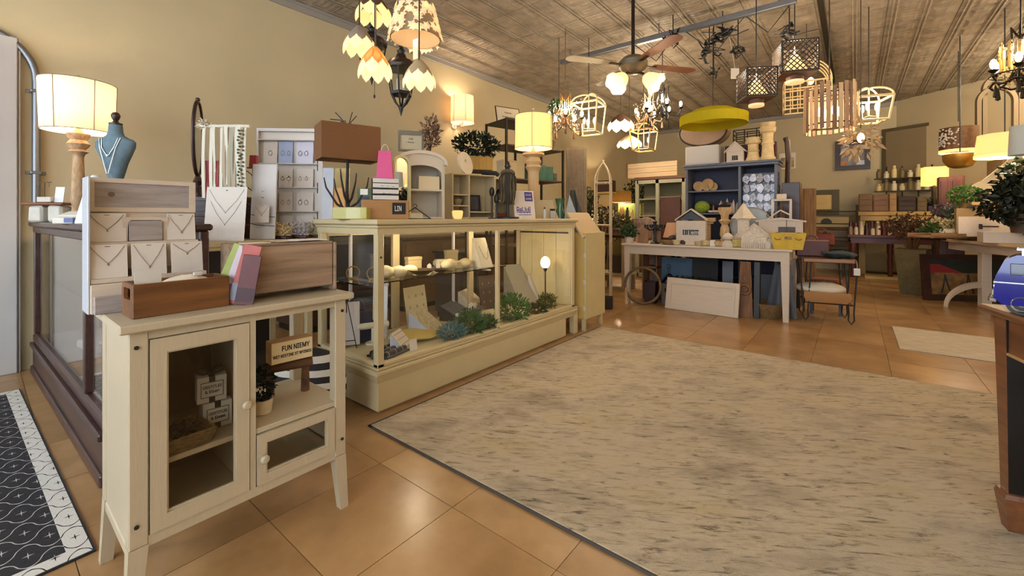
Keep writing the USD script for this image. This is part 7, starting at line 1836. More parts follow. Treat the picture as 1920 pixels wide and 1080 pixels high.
A(pb2, 'branches', cat(*[tube([(0, 0, .55), (.12 * math.cos(a) * k, .12 * math.sin(a) * k, .8), (.24 * math.cos(a) * k, .24 * math.sin(a) * k, .9 + .25 * h)], [.01, .007, .004], 5) for a, k, h in zip(rng.uniform(0, 6.28, 26), rng.uniform(.4, 1.3, 26), rng.uniform(0, 1, 26))]), M('branch_brown', (104, 66, 30), .8))
A(pb2, 'dried_leaves', leafs(blob(420, (.36, .36, .2), (0, 0, .95), 78, .2)[0], .07, 79, .2), leaf_mat('dried_brown', (74, 48, 22), (146, 104, 52)))
# the brown desk with the blue toy van
m_desk = wood('desk_brown', (84, 46, 24), (128, 78, 44), .35, 1, .8, .2)
dk = T('brown_desk', 'brown wooden desk with tapered spade-foot legs at the right edge', 'desk', (.40, 2.24, 0), 12.7)
A(dk, 'top', box(-.045, 1.1, -1.3, .045, .745, .77, .008), m_desk)
A(dk, 'apron', cat(box(-.005, .015, -1.22, 0, .62, .745), box(0, 1.05, -.02, 0, .62, .745)), m_desk)
A(dk, 'apron_edge', box(-.01, .018, -1.22, -.02, .612, .622, .002), M('desk_inlay', (178, 140, 92), .4))
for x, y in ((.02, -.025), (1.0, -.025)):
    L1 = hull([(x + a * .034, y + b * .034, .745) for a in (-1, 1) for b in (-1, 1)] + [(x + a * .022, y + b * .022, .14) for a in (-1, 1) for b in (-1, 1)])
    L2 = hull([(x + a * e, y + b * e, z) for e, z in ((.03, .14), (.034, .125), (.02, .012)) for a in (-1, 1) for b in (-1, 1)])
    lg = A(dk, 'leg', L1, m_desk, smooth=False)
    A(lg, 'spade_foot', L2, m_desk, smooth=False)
    A(lg, 'dark_face', hull([(x + a * .034, y - .0345, .74) for a in (-.93, 1)] + [(x + a * .022, y - .0225, .142) for a in (-.93, 1)] + [(x + a * .034, y - .0335, .74) for a in (-.93, 1)] + [(x + a * .022, y - .0215, .142) for a in (-.93, 1)]), M('leg_black', (18, 14, 12), .3), 'black front face', smooth=False)  # thin near-black plate over the front face of the leg
bk_ = O('desk_stool', cat(box(-.15, .15, -.15, .15, .40, .43, .01), *[bar((x, y, 0), (x * .8, y * .8, .4), .014, 6) for x in (-.13, .13) for y in (-.13, .13)]), m_black, 'black stool tucked under the brown desk at the right edge', 'stool', (.72, 2.0, .0115), 10)
q = onZ(1905, 589, .7705)
vn = T('toy_van', 'glossy dark blue toy van with a chrome wheel on the brown desk', 'toy van', (.366, 2.13, .7705), -12)
m_vb = M('van_blue', (12, 20, 120), .12, coat=.8)
m_chr = M('chrome', (214, 216, 220), .12, 1.0)
prof_v = [(-.0, .05), (.02, .03), (.26, .03), (.27, .06), (.27, .14), (.255, .175), (.22, .19), (.05, .19), (.025, .175), (.005, .12)]
A(vn, 'body', hull([(x, y * s, z) for x, z in prof_v for y, s in ((-.06, 1), (.06, 1), (-.068, .97), (.068, .97))]), m_vb)
A(vn, 'waist_trim', box(.0, .272, -.0675, .0675, .098, .104, .001), m_chr)
for x in (.035, .105, .175):
    A(vn, 'window', box(x, x + .058, -.0675, .0675, .125, .165, .003), M('van_glass', (20, 26, 60), .05, coat=.6))
for x in (.06, .215):
    for y in (-.062, .05):
        w = A(vn, 'wheel', mv(cyl(.034, 0, .016, 22), (x, y + .016, .035), rx=90), m_black)
        A(w, 'hub_cap', mv(cat(tube([(.022 * math.cos(a), .022 * math.sin(a), .018 if y < 0 else -.001) for a in np.arange(20) * 2 * np.pi / 20], .003, 5, True), cyl(.009, .016, .019, 12)), (x, y + .016, .035), rx=90), m_chr, 'chrome hub cap')
A(vn, 'bumper', box(-.012, .01, -.06, .06, .034, .05, .004), m_chr)
A(vn, 'plate', box(-.004, .002, -.022, .022, .055, .07), m_card)
for y in (-.04, .04):
    A(vn, 'headlight', mv(cyl(.013, -.008, .004, 14), (.004, y, .085), ry=-90), m_chr)
A(vn, 'roof_rack', cat(*[box(.05, .23, y, y + .006, .205, .211) for y in (-.045, -.015, .015, .04)], *[box(x, x + .006, -.045, .046, .188, .208) for x in (.06, .14, .22)]), m_chr, 'silver roof rack')
for k in range(3):
    O('swing_tag', cat(cbox(.002, .026, .04, (0, 0, .02)),), m_card, ('white price tag in front of the toy van, nearest', 'white price tag by the toy van wheel', 'white price tag at the back of the toy van')[k], 'tag', (.43 + .03 * k, 2.0 - .04 * k, .7705), 14, smooth=False)
ac = T('acrylic_box', 'clear acrylic display box standing behind the toy van', 'box', (.62, 2.235, .7705), 12)
A(ac, 'case', flat(sbox(-.13, -.03, .13, .03).difference(sbox(-.126, -.026, .126, .026)), .22), glass_pane('acrylic', (.95, .97, .97)), smooth=False)
A(ac, 'lid', box(-.132, .132, -.032, .032, .22, .226), M('acrylic_grey'))
# ================================================================ hanging from the ceiling
def cord(u, v, d, dz0=0.0):
    """Where a thing hangs, and how far the ceiling is above it."""
    q = P3(u, v, d)
    return q, CEIL - q[2]


m_cord = M('lamp_cord', (52, 42, 34), .6)
m_petal = shade_mat('petal_paper', (246, 220, 176), (255, 204, 132), .34, .5)
m_petalw = shade_mat('petal_ivory', (248, 232, 200), (255, 218, 160), .5, .5)
m_cap = {'grey': M('petal_cap_grey', (150, 132, 112), .7), 'dark': M('petal_cap_dark', (90, 64, 46), .7), 'tan': shade_mat('petal_cap_tan', (214, 150, 90), (240, 160, 80), .22, .4), 'cream': M('petal_cap_cream', (176, 152, 116), .7)}


def tulip(name, q, R, H, cap, label, inner, group='petal pendant lamps', watts=1.6):
    t = T(name, label, 'pendant lamp', q, 0, group)
    n = 8
    def petal(a0, z0, z1, r0, rm, r1, wid):
        rows = []
        for s in np.linspace(0, 1, 7):
            z = z0 + (z1 - z0) * s
            r = r0 * (1 - s) ** 2 + 2 * rm * s * (1 - s) + r1 * s * s
            w = wid * math.sin(math.pi * min(.04 + .72 * s, 1) if s < .7 else math.pi * (.544 + (s - .7) * 1.5)) if s < 1 else .0
            w = wid * (math.sin(math.pi * s ** .8) ** .75 if 0 < s < 1 else .02)
            rows.append([((r - .004) * math.cos(a0 + k * w), (r - .004) * math.sin(a0 + k * w), z) if abs(k) == 1 else (r * math.cos(a0), r * math.sin(a0), z) for k in (-1, 0, 1)])
        v = np.array(rows).reshape(-1, 3)
        f = []
        for i in range(6):
            for j in range(2):
                a = i * 3 + j
                f += [[a, a + 1, a + 4], [a, a + 4, a + 3]]
        return v, np.array(f)
    for k in range(n):
        a = k * 2 * math.pi / n
        A(t, 'petal', petal(a, H * .62, 0, R * .62, R * 1.12, R * .97, .44), inner, 'glowing paper petal', smooth=True)
    for k in range(n):
        a = (k + .5) * 2 * math.pi / n
        A(t, 'cap_petal', petal(a, H, H * .34, .012, R * .75, R * .93, .5), cap, smooth=True)
    A(t, 'bulb', ball((.02, .02, .03), (0, 0, H * .5), 10), emit_mat('bulb_glow', (255, 214, 150), 14))
    A(t, 'cord', bar((0, 0, H * .5), (0, 0, CEIL - q[2] - .002), .004, 5), m_cord)
    if watts:
        bulb_light('bulb_light_petal', q + np.array([0, 0, H * .15]), watts)
    return t


for u, v, d, R, H, c, lab, inn in ((700, 41, 3.3, .137, .22, 'dark', 'petal pendant with dark top, highest of the cluster', m_petal), (674, 102, 2.95, .112, .2, 'grey', 'petal pendant with grey top, leftmost of the cluster', m_petal), (703, 148, 2.62, .103, .2, 'tan', 'petal pendant with orange-tan top, lowest left of the cluster', m_petal), (786, 165, 2.62, .1, .175, 'cream', 'petal pendant with cream top, right of the black lantern', m_petal),
                                   (1164, 244, 6.4, .2, .25, 'dark', 'petal pendant with dark top over the back left corner', m_petalw), (1180, 276, 6.9, .2, .2, 'cream', 'low petal pendant with bright ivory petals in the back left corner', m_petalw)):
    tulip('petal_pendant', P3(u, v, d), R, H, m_cap[c], lab, inn, watts=.4 if d < 4 else 3)
# blossom bell pendant
q = P3(779, 74, 2.85)
bp = T('blossom_pendant', 'bell shaped pendant covered in pale paper blossoms, right of the petal cluster', 'pendant lamp', q, 0)
A(bp, 'bell', lathe([(.165, .0), (.15, .06), (.12, .16), (.08, .27), (.05, .36), (.046, .36), (.115, .16), (.16, .0)], 36, (0, 0, 0), False), M('bell_tan', (150, 128, 100), .7))
rng = np.random.default_rng(31)
fl_ = []
for k in range(150):
    a, z = rng.uniform(0, 6.283), rng.uniform(0, .21)
    r = .174 - .24 * z
    c = np.array([r * math.cos(a), r * math.sin(a), z])
    nrm = np.array([math.cos(a), math.sin(a), .35])
    s = np.cross(nrm, [0, 0, 1.0]); s /= np.linalg.norm(s); tt = np.cross(s, nrm)
    R_ = .03 * rng.uniform(.8, 1.3)
    ring = [c + (s * math.cos(b) + tt * math.sin(b)) * R_ * (1 if i % 2 else .55) + nrm * .004 for i, b in enumerate(np.linspace(0, 6.283, 11)[:-1])]
    v = np.array(ring + [c + nrm * .008])
    f = np.array([[i, (i + 1) % 10, 10] for i in range(10)])
    A(bp, 'blossom', (v, f), m_petalw, smooth=False)
A(bp, 'pull_strip', box(-.022, .022, -.002, .002, -.13, .0), m_petalw, 'pale hanging paper strip')
A(bp, 'bulb', ball((.02, .02, .03), (0, 0, .1), 10), emit_mat('bulb_glow', (255, 214, 150), 14))
A(bp, 'cord', bar((0, 0, .3), (0, 0, CEIL - q[2] - .002), .004, 5), m_cord)
bulb_light('bulb_light_petal', q + np.array([0, 0, .02]), .7)


# black lanterns
def lantern(name, q, R, H, label, n=6):
    t = T(name, label, 'lantern', q, 12)
    pts0 = [(R * .72 * math.cos(a), R * .72 * math.sin(a), .12) for a in np.arange(n) * 2 * np.pi / n]
    pts1 = [(R * math.cos(a), R * math.sin(a), H) for a in np.arange(n) * 2 * np.pi / n]
    for a, b in zip(pts0, pts1):
        A(t, 'corner_bar', bar(a, b, .006, 5), m_black)
    for i in range(n):
        a0, a1, b0, b1 = np.array(pts0[i]), np.array(pts0[(i + 1) % n]), np.array(pts1[i]), np.array(pts1[(i + 1) % n])
        A(t, 'glass_pane', (np.array([a0, a1, b1, b0]), np.array([[0, 1, 2], [0, 2, 3]])), glass_pane('lantern_glass', (.82, .86, .88)), smooth=False)
    A(t, 'base', lathe([(R * .3, .1), (R * .76, .105), (R * .78, .125), (R * .3, .13)], n), m_black)
    for i in range(n):
        a = i * 2 * math.pi / n
        A(t, 'tail_bar', tube([(R * .7 * math.cos(a), R * .7 * math.sin(a), .11), (R * .4 * math.cos(a), R * .4 * math.sin(a), .05), (.008 * math.cos(a), .008 * math.sin(a), .015)], .007, 5), m_black)
    A(t, 'tail', lathe([(0, -.05), (.014, .0), (.02, .02), (0, .03)], 12), m_black)
    A(t, 'roof', lathe([(R * 1.04, H - .01), (R * 1.08, H + .01), (R * .8, H + .05), (R * .4, H + .07), (R * .3, H + .1), (0, H + .11)], 18), M('lantern_roof', (44, 30, 24), .3, .5))
    A(t, 'crown', lathe([(.02, H + .1), (.03, H + .125), (.012, H + .15), (.032, H + .185), (.024, H + .195), (0, H + .2)], 14), m_black)
    for k in range(3):
        A(t, 'candle', cyl(.01, .13, .22, 8, (.025 * math.cos(k * 2.1), .025 * math.sin(k * 2.1), 0)), m_card)
    A(t, 'chain', bar((0, 0, H + .195), (0, 0, CEIL - q[2] - .002), .004, 5), m_black)
    return t


lantern('black_lantern', P3(752, 206, 3.1), .104, .30, 'black six-sided glass lantern hanging below the petal cluster')
lantern('black_lantern', P3(697, 150, 3.62), .12, .30, 'dark lantern half hidden behind the petal pendants')
O('pull_chain', cat(bar((0, 0, 0), (.02, 0, .4), .002, 4), ball((.008, .008, .014), (0, 0, -.01), 8), bar((.02, 0, .4), (.02, 0, CEIL - P3(702, 178, 2.9)[2] - .002), .002, 4)), m_black, 'thin pull chain dangling under the petal pendants', 'chain', P3(702, 178, 2.9), 0)

# the ceiling fan with two lit bell shades
FQ = P3(1187, 122, 4.0)
fan = T('ceiling_fan', 'ceiling fan with four blades and two lit frosted bell shades', 'fan', FQ, 20)
A(fan, 'downrod', cyl(.016, .06, CEIL - FQ[2] - .001, 12), M('fan_bronze', (52, 38, 30), .35, .6))
A(fan, 'canopy', lathe([(.02, CEIL - FQ[2] - .1), (.07, CEIL - FQ[2] - .03), (.07, CEIL - FQ[2] - .001)], 20), M('fan_bronze'))
A(fan, 'motor', lathe([(.05, -.08), (.1, -.06), (.13, -.02), (.13, .03), (.09, .07), (.03, .09), (0, .09)], 28), M('fan_motor', (120, 108, 86), .4, .4))
for k in range(4):
    b = A(fan, 'blade', mv(flat(unary_union([Polygon([(.2, -.05), (.6, -.07), (.6, .07), (.2, .05)]), Point(.6, 0).buffer(.07)]), .008), (0, 0, -.0), rz=90 * k + 34), M('fan_blade', (150, 96, 68), .5, var=.1, vs=4) if k in (0, 3) else M('fan_blade_grey', (150, 138, 112), .5, var=.1, vs=4))
    A(b, 'iron', mv(box(.1, .24, -.02, .02, -.006, -.001, .001), rz=90 * k + 34), M('fan_bronze'))
m_frost = shade_mat('frosted_shade', (250, 236, 206), (255, 224, 168), .3, .45)
for k in range(2):
    a = math.radians((228, 348)[k])
    tip = np.array([.1 * math.cos(a), .1 * math.sin(a), -.1])
    sh = lathe([(.022, 0), (.05, .02), (.07, .06), (.085, .11), (.11, .15), (.106, .15), (.08, .11), (.064, .06), (.02, .01)], 26, (0, 0, 0), False)
    sh = (sh[0] * (1 + .0), sh[1])
    wob = np.arctan2(sh[0][:, 1], sh[0][:, 0]); zz = sh[0][:, 2]
    sh[0][:, 2] += .012 * np.sin(6 * wob) * (zz > .13)
    A(fan, 'light_arm', tube([(0, 0, -.07), tuple(tip * .6 + [0, 0, -.02]), tuple(tip)], .012, 8), M('fan_bronze'))
    A(fan, 'bell_shade', mv(mv(sh, ry=128), tuple(tip + [.0, 0, -.02]), rz=math.degrees(a)), m_frost, 'lit frosted glass bell shade')
    bulb_light('bulb_light_fan', lw(FQ, 20, tip * 2.4 + [0, 0, -.09]), 1.6, LAMPW)

# conduit rail along the ceiling with iron things hung on it
ra, rb_ = P3(1060, 112, 5.75), P3(1470, 8, 4.28)
rl = T('ceiling_rail', 'long grey metal rail hung across the ceiling behind the fan', 'rail', ((ra[0] + rb_[0]) / 2, 5.0, 3.2), 0)
A(rl, 'rail', cat(box(-1.35, 1.35, -.03, .03, -.03, .03, .006)), M('galvanized'))
for x in (-1.2, 0, 1.2):
    A(rl, 'hanger', bar((x, 0, .02), (x, 0, .148), .008, 6), M('galvanized'))
r2 = O('track_rail', box(-.03, .03, -2.2, 2.2, -.0, .05, .006), m_iron, 'dark track rail running along the ceiling toward the back', 'rail', (-.27, 6.6, CEIL - .064), 0, smooth=False)
rr = random.Random(77)
for k, (u, v, d, s, lab) in enumerate(((1262, 72, 4.8, .16, 'black iron hook cluster on the ceiling rail above the fan'), (1355, 66, 4.7, .22, 'black iron bird-like scroll bracket hanging from the ceiling'), (1330, 92, 4.9, .2, 'lower black iron scroll hanging left of the woven lanterns'), (1384, 98, 4.8, .14, 'thin black wire scroll left of the woven lanterns'), (1338, 135, 5.0, .1, 'black iron bell hook over the yellow lampshade'), (1480, 60, 4.4, .2, 'tangle of black lamp wires above the woven lanterns'))):
    q = P3(u, v, d)
    c = T('iron_scroll', lab, 'bracket', q, rr.random() * 60)
    rg_ = np.random.default_rng(200 + k)
    def curl(sc):
        w = np.cumsum(rg_.normal(size=(7, 3)) * [.42, .3, .28], 0) * s * sc
        w -= w.mean(0)
        t = np.linspace(0, 6, 34); i = np.minimum(t.astype(int), 5); f = (t - i)[:, None]; f = f * f * (3 - 2 * f)
        return w[i] * (1 - f) + w[i + 1] * f
    pts = curl(.8)
    A(c, 'scroll', tube(pts, s * np.linspace(.09, .03, 34), 6), m_black)
    A(c, 'scroll', tube(curl(.7), s * .035, 6), m_black)
    A(c, 'scroll', tube(curl(.9), s * .025, 5), m_black)
    A(c, 'boss', mv(ball((s * .3, s * .12, s * .14), pts[10], 12), rz=20), m_black)
    A(c, 'foliage', leafs(np.array(pts)[::3], s * .5, k, .2), m_black, kind='stuff')
    A(c, 'hanger', bar((0, 0, 0), (0, 0, CEIL - q[2] - .002), .006, 5), m_black)
A(rl, 'wire', cat(*[tube([(x, 0, -.02), (x + dx * .5, .05, -.2 - sg), (x + dx, .0, -.02)], .006, 5) for x, dx, sg in ((-.3, .5, .06), (.3, .6, .12), (.9, .4, .03))]), m_black)
q = P3(1378, 128, 5.2)
O('white_tag', cat(cbox(.1, .004, .13, (0, 0, -.065)), bar((0, 0, 0), (-.08, 0, CEIL - q[2] - .002), .003, 4)), m_card, 'white paper tag hanging from the ceiling left of the woven lanterns', 'tag', q, YD, smooth=False)

# the two woven box lanterns
m_weave = M('weave_black', (58, 46, 38), .6)


def woven(q, rz, w, h, label, diag):
    t = T('woven_lantern', label, 'pendant lamp', q, rz, 'woven box lanterns')
    for x in (-w, w):
        for y in (-w, w):
            A(t, 'corner_post', cbox(.014, .014, h, (x, y, h / 2)), m_weave, smooth=False)
    for z in (.005, h - .005):
        A(t, 'frame', cat(*[cbox(2 * w, .014, .012, (0, y, z)) for y in (-w, w)], *[cbox(.014, 2 * w, .012, (x, 0, z)) for x in (-w, w)]), m_weave, smooth=False)
    def strips(k):
        out = []
        n = 6
        for i in range(-n, n + 1):
            for s in ((1, -1) if k % 2 == diag else (1,)):
                c = i * 2 * w / n * 1.0
                p = [(c - s * h / 2, 0), (c + s * h / 2, h)]
                (x0, z0), (x1, z1) = p
                def clip(x0, z0, x1, z1):
                    if abs(x1 - x0) < 1e-9: return None
                    t0, t1 = 0, 1
                    for e in (-w, w):
                        tt = (e - x0) / (x1 - x0)
                        if (x1 > x0) == (e < 0): t0 = max(t0, tt)
                        else: t1 = min(t1, tt)
                    return (t0, t1) if t1 - t0 > .03 else None
                r = clip(x0, z0, x1, z1)
                if r:
                    a = (x0 + (x1 - x0) * r[0], 0, z0 + (z1 - z0) * r[0]); b = (x0 + (x1 - x0) * r[1], 0, z0 + (z1 - z0) * r[1])
                    out.append(bar(a, b, .0045, 4))
        m = cat(*out)
        return mv(mv(m, (0, -w, 0)), rz=90 * k)
    for k in range(4):
        A(t, 'lattice', strips(k), m_weave, kind='stuff')
    A(t, 'cone_shade', lathe([(w * .78, .02), (w * .2, h * .66), (w * .18, h * .66), (w * .76, .02)], 24, (0, 0, 0), False), m_petalw, 'lit white cone shade')
    A(t, 'base', cat(cbox(2 * w, 2 * w, .012, (0, 0, -.002)), cyl(w * .5, -.05, -.008, 20)), M('weave_base', (96, 62, 40), .6))
    A(t, 'lens', cyl(w * .52, -.075, -.051, 20), m_petalw)
    A(t, 'cord', bar((0, 0, h * .5), (0, 0, CEIL - q[2] - .002), .005, 5), m_cord)
    bulb_light('bulb_light_woven', q + np.array([0, 0, h * .8]), 5)
    return t


woven(P3(1418, 186, 4.3), 30, .135, .28, 'lower woven black lattice box lantern left of the pair', 0)
woven(P3(1490, 142, 4.2), 22, .15, .3, 'higher woven black lattice box lantern right of the pair', 0)

# yellow lampshade over the hutch
q = P3(1337, 232, 5.15)
ys = T('yellow_pendant', 'wide yellow pleated lampshade hanging over the navy hutch', 'pendant lamp', q, 8)
A(ys, 'skirt', drum_shade(.37, .375, -.02, .09, 60, .004, .012), shade_mat('yellow_skirt', (190, 172, 40), (190, 170, 20), .03, .3))
A(ys, 'cone', lathe([(.372, .09), (.2, .17), (.06, .2), (0, .2)], 48, (0, 0, 0), False), shade_mat('yellow_skirt', (190, 172, 40), (190, 170, 20), .03, .3))
A(ys, 'cord', bar((0, 0, .19), (0, 0, CEIL - q[2] - .002), .006, 5), m_cord)

# bird cage, slat drum, white lantern, shells
q = P3(1512, 206, 5.0)
bc_ = T('bird_cage', 'cream wooden domed bird cage hanging behind the slat drum lamp', 'bird cage', q, 10)
m_cage = M('cage_cream', (226, 200, 146), .5)
w, h = .22, .3
for i in range(7):
    x = -w + 2 * w * i / 6
    for y in (-.14, .14):
        A(bc_, 'bar', bar((x, y, 0), (x, y, h), .006, 4), m_cage, smooth=False)
for z in (0, .1, .2, h):
    A(bc_, 'rail', cat(*[box(-w, w, y - .008, y + .008, z - .008, z + .008) for y in (-.14, .14)], *[box(x - .008, x + .008, -.14, .14, z - .008, z + .008) for x in (-w, w)]), m_cage, smooth=False)
for y in (-.14, -.05, .05, .14):
    A(bc_, 'arch', tube(arc(0, h, w, 0, 180, 16, .24, y), .008, 5), m_cage)
A(bc_, 'bulb', ball((.035, .035, .045), (.04, 0, .33), 12), emit_mat('bulb_soft', (255, 220, 160), 6))
A(bc_, 'chain', bar((0, 0, h + .23), (0, 0, CEIL - q[2] - .002), .004, 5), m_cord)
q = P3(1555, 246, 4.4)
sd = T('slat_drum', 'drum pendant of weathered wooden slats lit from inside', 'pendant lamp', q, 0)
rng = np.random.default_rng(15)
m_sl = [M('slat_%d' % k, c, .7, var=.12, vs=12, stretch=(6, 6, 1)) for k, c in enumerate(((170, 134, 100), (120, 90, 70), (206, 172, 130)))]
for k in range(26):
    a = k * 2 * math.pi / 26
    h1 = .4 + rng.uniform(0, .09)
    A(sd, 'slat', mv(cbox(.034, .01, h1, (0, -.215, h1 / 2 + rng.uniform(-.02, .01)), .001), rz=math.degrees(a)), m_sl[k % 3], smooth=False)
for z in (.06, .36):
    A(sd, 'hoop', tube([(.206 * math.cos(a), .206 * math.sin(a), z) for a in np.arange(30) * 2 * np.pi / 30], .008, 5, True), m_iron)
for k in range(4):
    a = k * 1.57 + .5
    A(sd, 'bulb', ball((.028, .028, .05), (.09 * math.cos(a), .09 * math.sin(a), .2), 10), emit_mat('bulb_glow', (255, 214, 150), 14))
A(sd, 'spreader', cat(bar((-.2, 0, .36), (.2, 0, .36), .006, 5), bar((0, -.2, .36), (0, .2, .36), .006, 5)), m_iron)
A(sd, 'cord', bar((0, 0, .36), (0, 0, CEIL - q[2] - .002), .006, 5), m_cord)
bulb_light('bulb_light_slat', q + np.array([0, 0, .2]), 6.0, LAMP, .06)


def cage_lantern(q, rz, w, h, label, mat, watts, n=3):
    t = T('frame_chandelier', label, 'chandelier', q, rz)
    for x in (-w, w):
        for y in (-w, w):
            A(t, 'post', bar((x * .8, y * .8, 0), (x, y, h), .011, 6), mat)
    A(t, 'base_frame', cat(*[bar((-.8 * w, y, 0), (.8 * w, y, 0), .012, 5) for y in (-.8 * w, .8 * w)], *[bar((x, -.8 * w, 0), (x, .8 * w, 0), .012, 5) for x in (-.8 * w, .8 * w)]), mat)
    A(t, 'top_frame', cat(*[bar((-w, y, h), (w, y, h), .014, 5) for y in (-w, w)], *[bar((x, -w, h), (x, w, h), .014, 5) for x in (-w, w)]), mat)
    for k in range(4):
        a = k * math.pi / 2 + math.pi / 4
        A(t, 'dome_rib', tube([(1.41 * w * math.cos(a) * math.cos(s), 1.41 * w * math.sin(a) * math.cos(s), h + .75 * w * math.sin(s)) for s in np.linspace(0, 1.5, 9)], .01, 6), mat)
    A(t, 'stem', cyl(.008, .06, h + .75 * w, 8), mat)
    for k in range(n):
        a = k * 2 * math.pi / n
        c = (.45 * w * math.cos(a), .45 * w * math.sin(a))
        A(t, 'candle_arm', tube([(0, 0, .06), (c[0], c[1], .05), (c[0], c[1], .1)], .006, 5), mat)
        A(t, 'bulb', ball((.02, .02, .045), (c[0], c[1], .15), 10), emit_mat('bulb_glow', (255, 214, 150), 14))
    A(t, 'chain', bar((0, 0, h + .75 * w), (0, 0, CEIL - q[2] - .002), .005, 5), m_cord)
    bulb_light('bulb_light_cage', q + np.array([0, 0, .18]), watts, LAMPW, .06)
    return t


m_cl = M('lantern_cream', (228, 204, 150), .5)
cage_lantern(P3(1629, 228, 4.6), 20, .155, .24, 'cream open frame lantern chandelier right of the slat drum lamp', m_cl, 4.5)
cage_lantern(P3(1104, 250, 5.4), 8, .165, .36, 'cream open frame lantern chandelier over the far end of the showcase', m_cl, 5)
cage_lantern(P3(1207, 282, 6.6), 0, .16, .3, 'slim gold framed glass lantern in the back left corner', M('lantern_gold', (170, 130, 70), .4, .5), 16, 1)
q = P3(1614, 282, 4.1)
cs_ = T('shell_pendant', 'pendant of hanging capiz shells and curled petals below the cream lantern', 'pendant lamp', q, 0)
pts, nn = blob(90, (.13, .13, .16), (0, 0, .1), 61, .5)
A(cs_, 'shells', leafs(pts, .09, 62, -.6, .5, nn), M('capiz', (196, 164, 120), .3))
A(cs_, 'bulb', ball((.03, .03, .05), (0, 0, .12), 10), emit_mat('bulb_soft', (255, 220, 160), 6))
A(cs_, 'chain', bar((0, 0, .2), (0, 0, CEIL - q[2] - .002), .004, 5), m_cord)


def chandelier(q, R, n, label, mat, watts, shade=False, drops=0, mdrop=None):
    t = T('arm_chandelier', label, 'chandelier', q, 15)
    A(t, 'column', lathe([(0, -.08), (.02, -.05), (.035, 0), (.015, .05), (.02, .12), (.012, .3), (0, .31)], 14), mat)
    for k in range(n):
        a = k * 2 * math.pi / n
        p = [(r * math.cos(a), r * math.sin(a), z) for r, z in ((.015, .1), (R * .4, -.03), (R * .8, -.06), (R, .0), (R, .04))]
        A(t, 'arm', tube(p, .008, 6), mat)
        A(t, 'cup', lathe([(.01, .03), (.03, .05), (.028, .055), (0, .05)], 12, (R * math.cos(a), R * math.sin(a), 0)), mat)
        A(t, 'bulb', ball((.022, .022, .04), (R * math.cos(a), R * math.sin(a), .1), 10), emit_mat('bulb_glow', (255, 214, 150), 14))
        A(t, 'tassel', lathe([(0, -.16), (.016, -.15), (.008, -.08), (.002, -.06)], 8, (R * .92 * math.cos(a), R * .92 * math.sin(a), 0)), mat)
        A(t, 'upper_scroll', tube([(.012 * math.cos(a), .012 * math.sin(a), .28), (R * .35 * math.cos(a), R * .35 * math.sin(a), .36), (R * .3 * math.cos(a), R * .3 * math.sin(a), .22), (R * .5 * math.cos(a), R * .5 * math.sin(a), .12)], .007, 6), mat)
    if drops:
        rng = np.random.default_rng(drops)
        A(t, 'crystal_strings', cat(*[ball((.006, .006, .01), (r * math.cos(a), r * math.sin(a), z), 6) for r, a, z in zip(R * rng.uniform(.3, 1.05, drops), rng.uniform(0, 6.28, drops), rng.uniform(-.08, .26, drops))]), mdrop, kind='stuff')
    A(t, 'chain', bar((0, 0, .3), (0, 0, CEIL - q[2] - .002), .005, 5), mat)
    bulb_light('bulb_light_arm', q + np.array([0, 0, .2]), watts, LAMPW, .06)
    return t


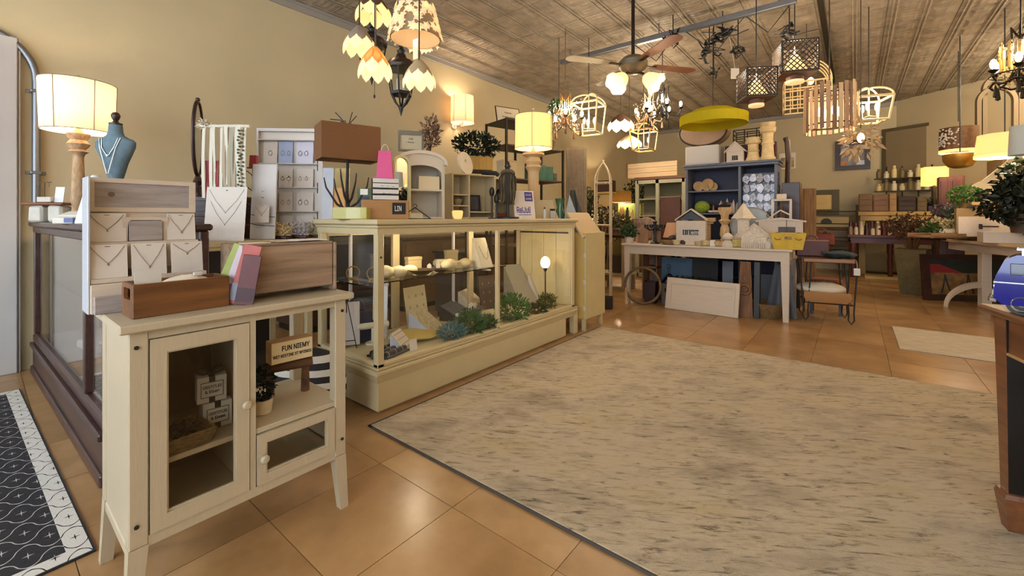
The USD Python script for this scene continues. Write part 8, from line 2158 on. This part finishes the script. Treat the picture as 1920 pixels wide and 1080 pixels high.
chandelier(P3(1242, 212, 5.8), .23, 5, 'black iron arm chandelier with bare bulbs and dark tassels behind the fan', m_black, 5)
chandelier(P3(1060, 232, 5.1), .2, 5, 'small crystal chandelier beside the big cream lamp', M('aged_gold', (150, 110, 66), .4, .5), 5, drops=160, mdrop=M('crystal_bright'))
chandelier(P3(1216, 222, 6.2), .2, 5, 'pale pinkish shell chandelier behind the black iron chandelier', M('pale_pink', (196, 160, 128), .6), 3, drops=90, mdrop=M('pale_pink'))
ch = chandelier(P3(1914, 140, 3.2), .15, 6, 'black and gold chandelier with glass drops at the upper right edge', M('black_gold', (44, 36, 24), .4, .6), 3, drops=150, mdrop=M('amber_drop', (196, 160, 90), .1))
A(ch, 'basket_ring', cat(tube([(.16 * math.cos(a), .16 * math.sin(a), -.06 + .012 * math.sin(8 * a)) for a in np.arange(40) * 2 * np.pi / 40], .008, 6, True), tube([(.16 * math.cos(a), .16 * math.sin(a), .01) for a in np.arange(40) * 2 * np.pi / 40], .005, 6, True)), M('black_gold'))
for k in range(12):
    a = k * .5236
    A(ch, 'glass_rod', cyl(.008, .05, .24, 8, (.1 * math.cos(a), .1 * math.sin(a), 0)), M('amber_drop'))
q = P3(1910, 72, 3.2)
# hanging fern in a basket at the back
hf_ = T('hanging_fern', 'green hanging fern behind the big cream lamp', 'plant', P3(1048, 205, 5.4), 0)
A(hf_, 'foliage', leafs(blob(240, (.14, .14, .1), (0, 0, 0), 91, .3)[0], .07, 92, .1, .4), leaf_mat('fern_mid', (42, 72, 30), (96, 130, 58)))
A(hf_, 'basket', lathe([(0, -.1), (.06, -.09), (.1, -.02), (.09, -.02), (0, -.06)], 16), m_wick)
A(hf_, 'hanger', bar((0, 0, -.03), (0, 0, CEIL - P3(1048, 205, 5.4)[2] - .002), .004, 5), m_cord)

# added fill lamps with glass domes, out of view, to brighten the room
for k, (x, y) in enumerate(((1.9, .9), (2.4, 4.2), (.4, -.6), (2.5, 8.4), (2.2, 6.4))):
    z = 2.95
    pd_ = T('fill_pendant', 'added fill lamp with white glass dome, %s' % ('over the brown desk', 'right of the small runner rug', 'near the street windows', 'by the far right wall', 'over the far right side table')[k], 'lamp', (x, y, z), 0)
    A(pd_, 'dome', lathe([(0, .12), (.1, .135), (.17, .2), (.18, .25), (.05, .28), (.05, .3)], 26), shade_mat('fill_dome_glass', (248, 238, 214), (255, 226, 176), 1.4, .5))
    A(pd_, 'canopy', cyl(.06, .3, CEIL - z - .001, 18), M('fan_bronze'))
    bulb_light('fill_light_dome', (x, y, z + .06), FILL_W * (.6, 1, .6, 4, 2)[k], LAMPW, .09)
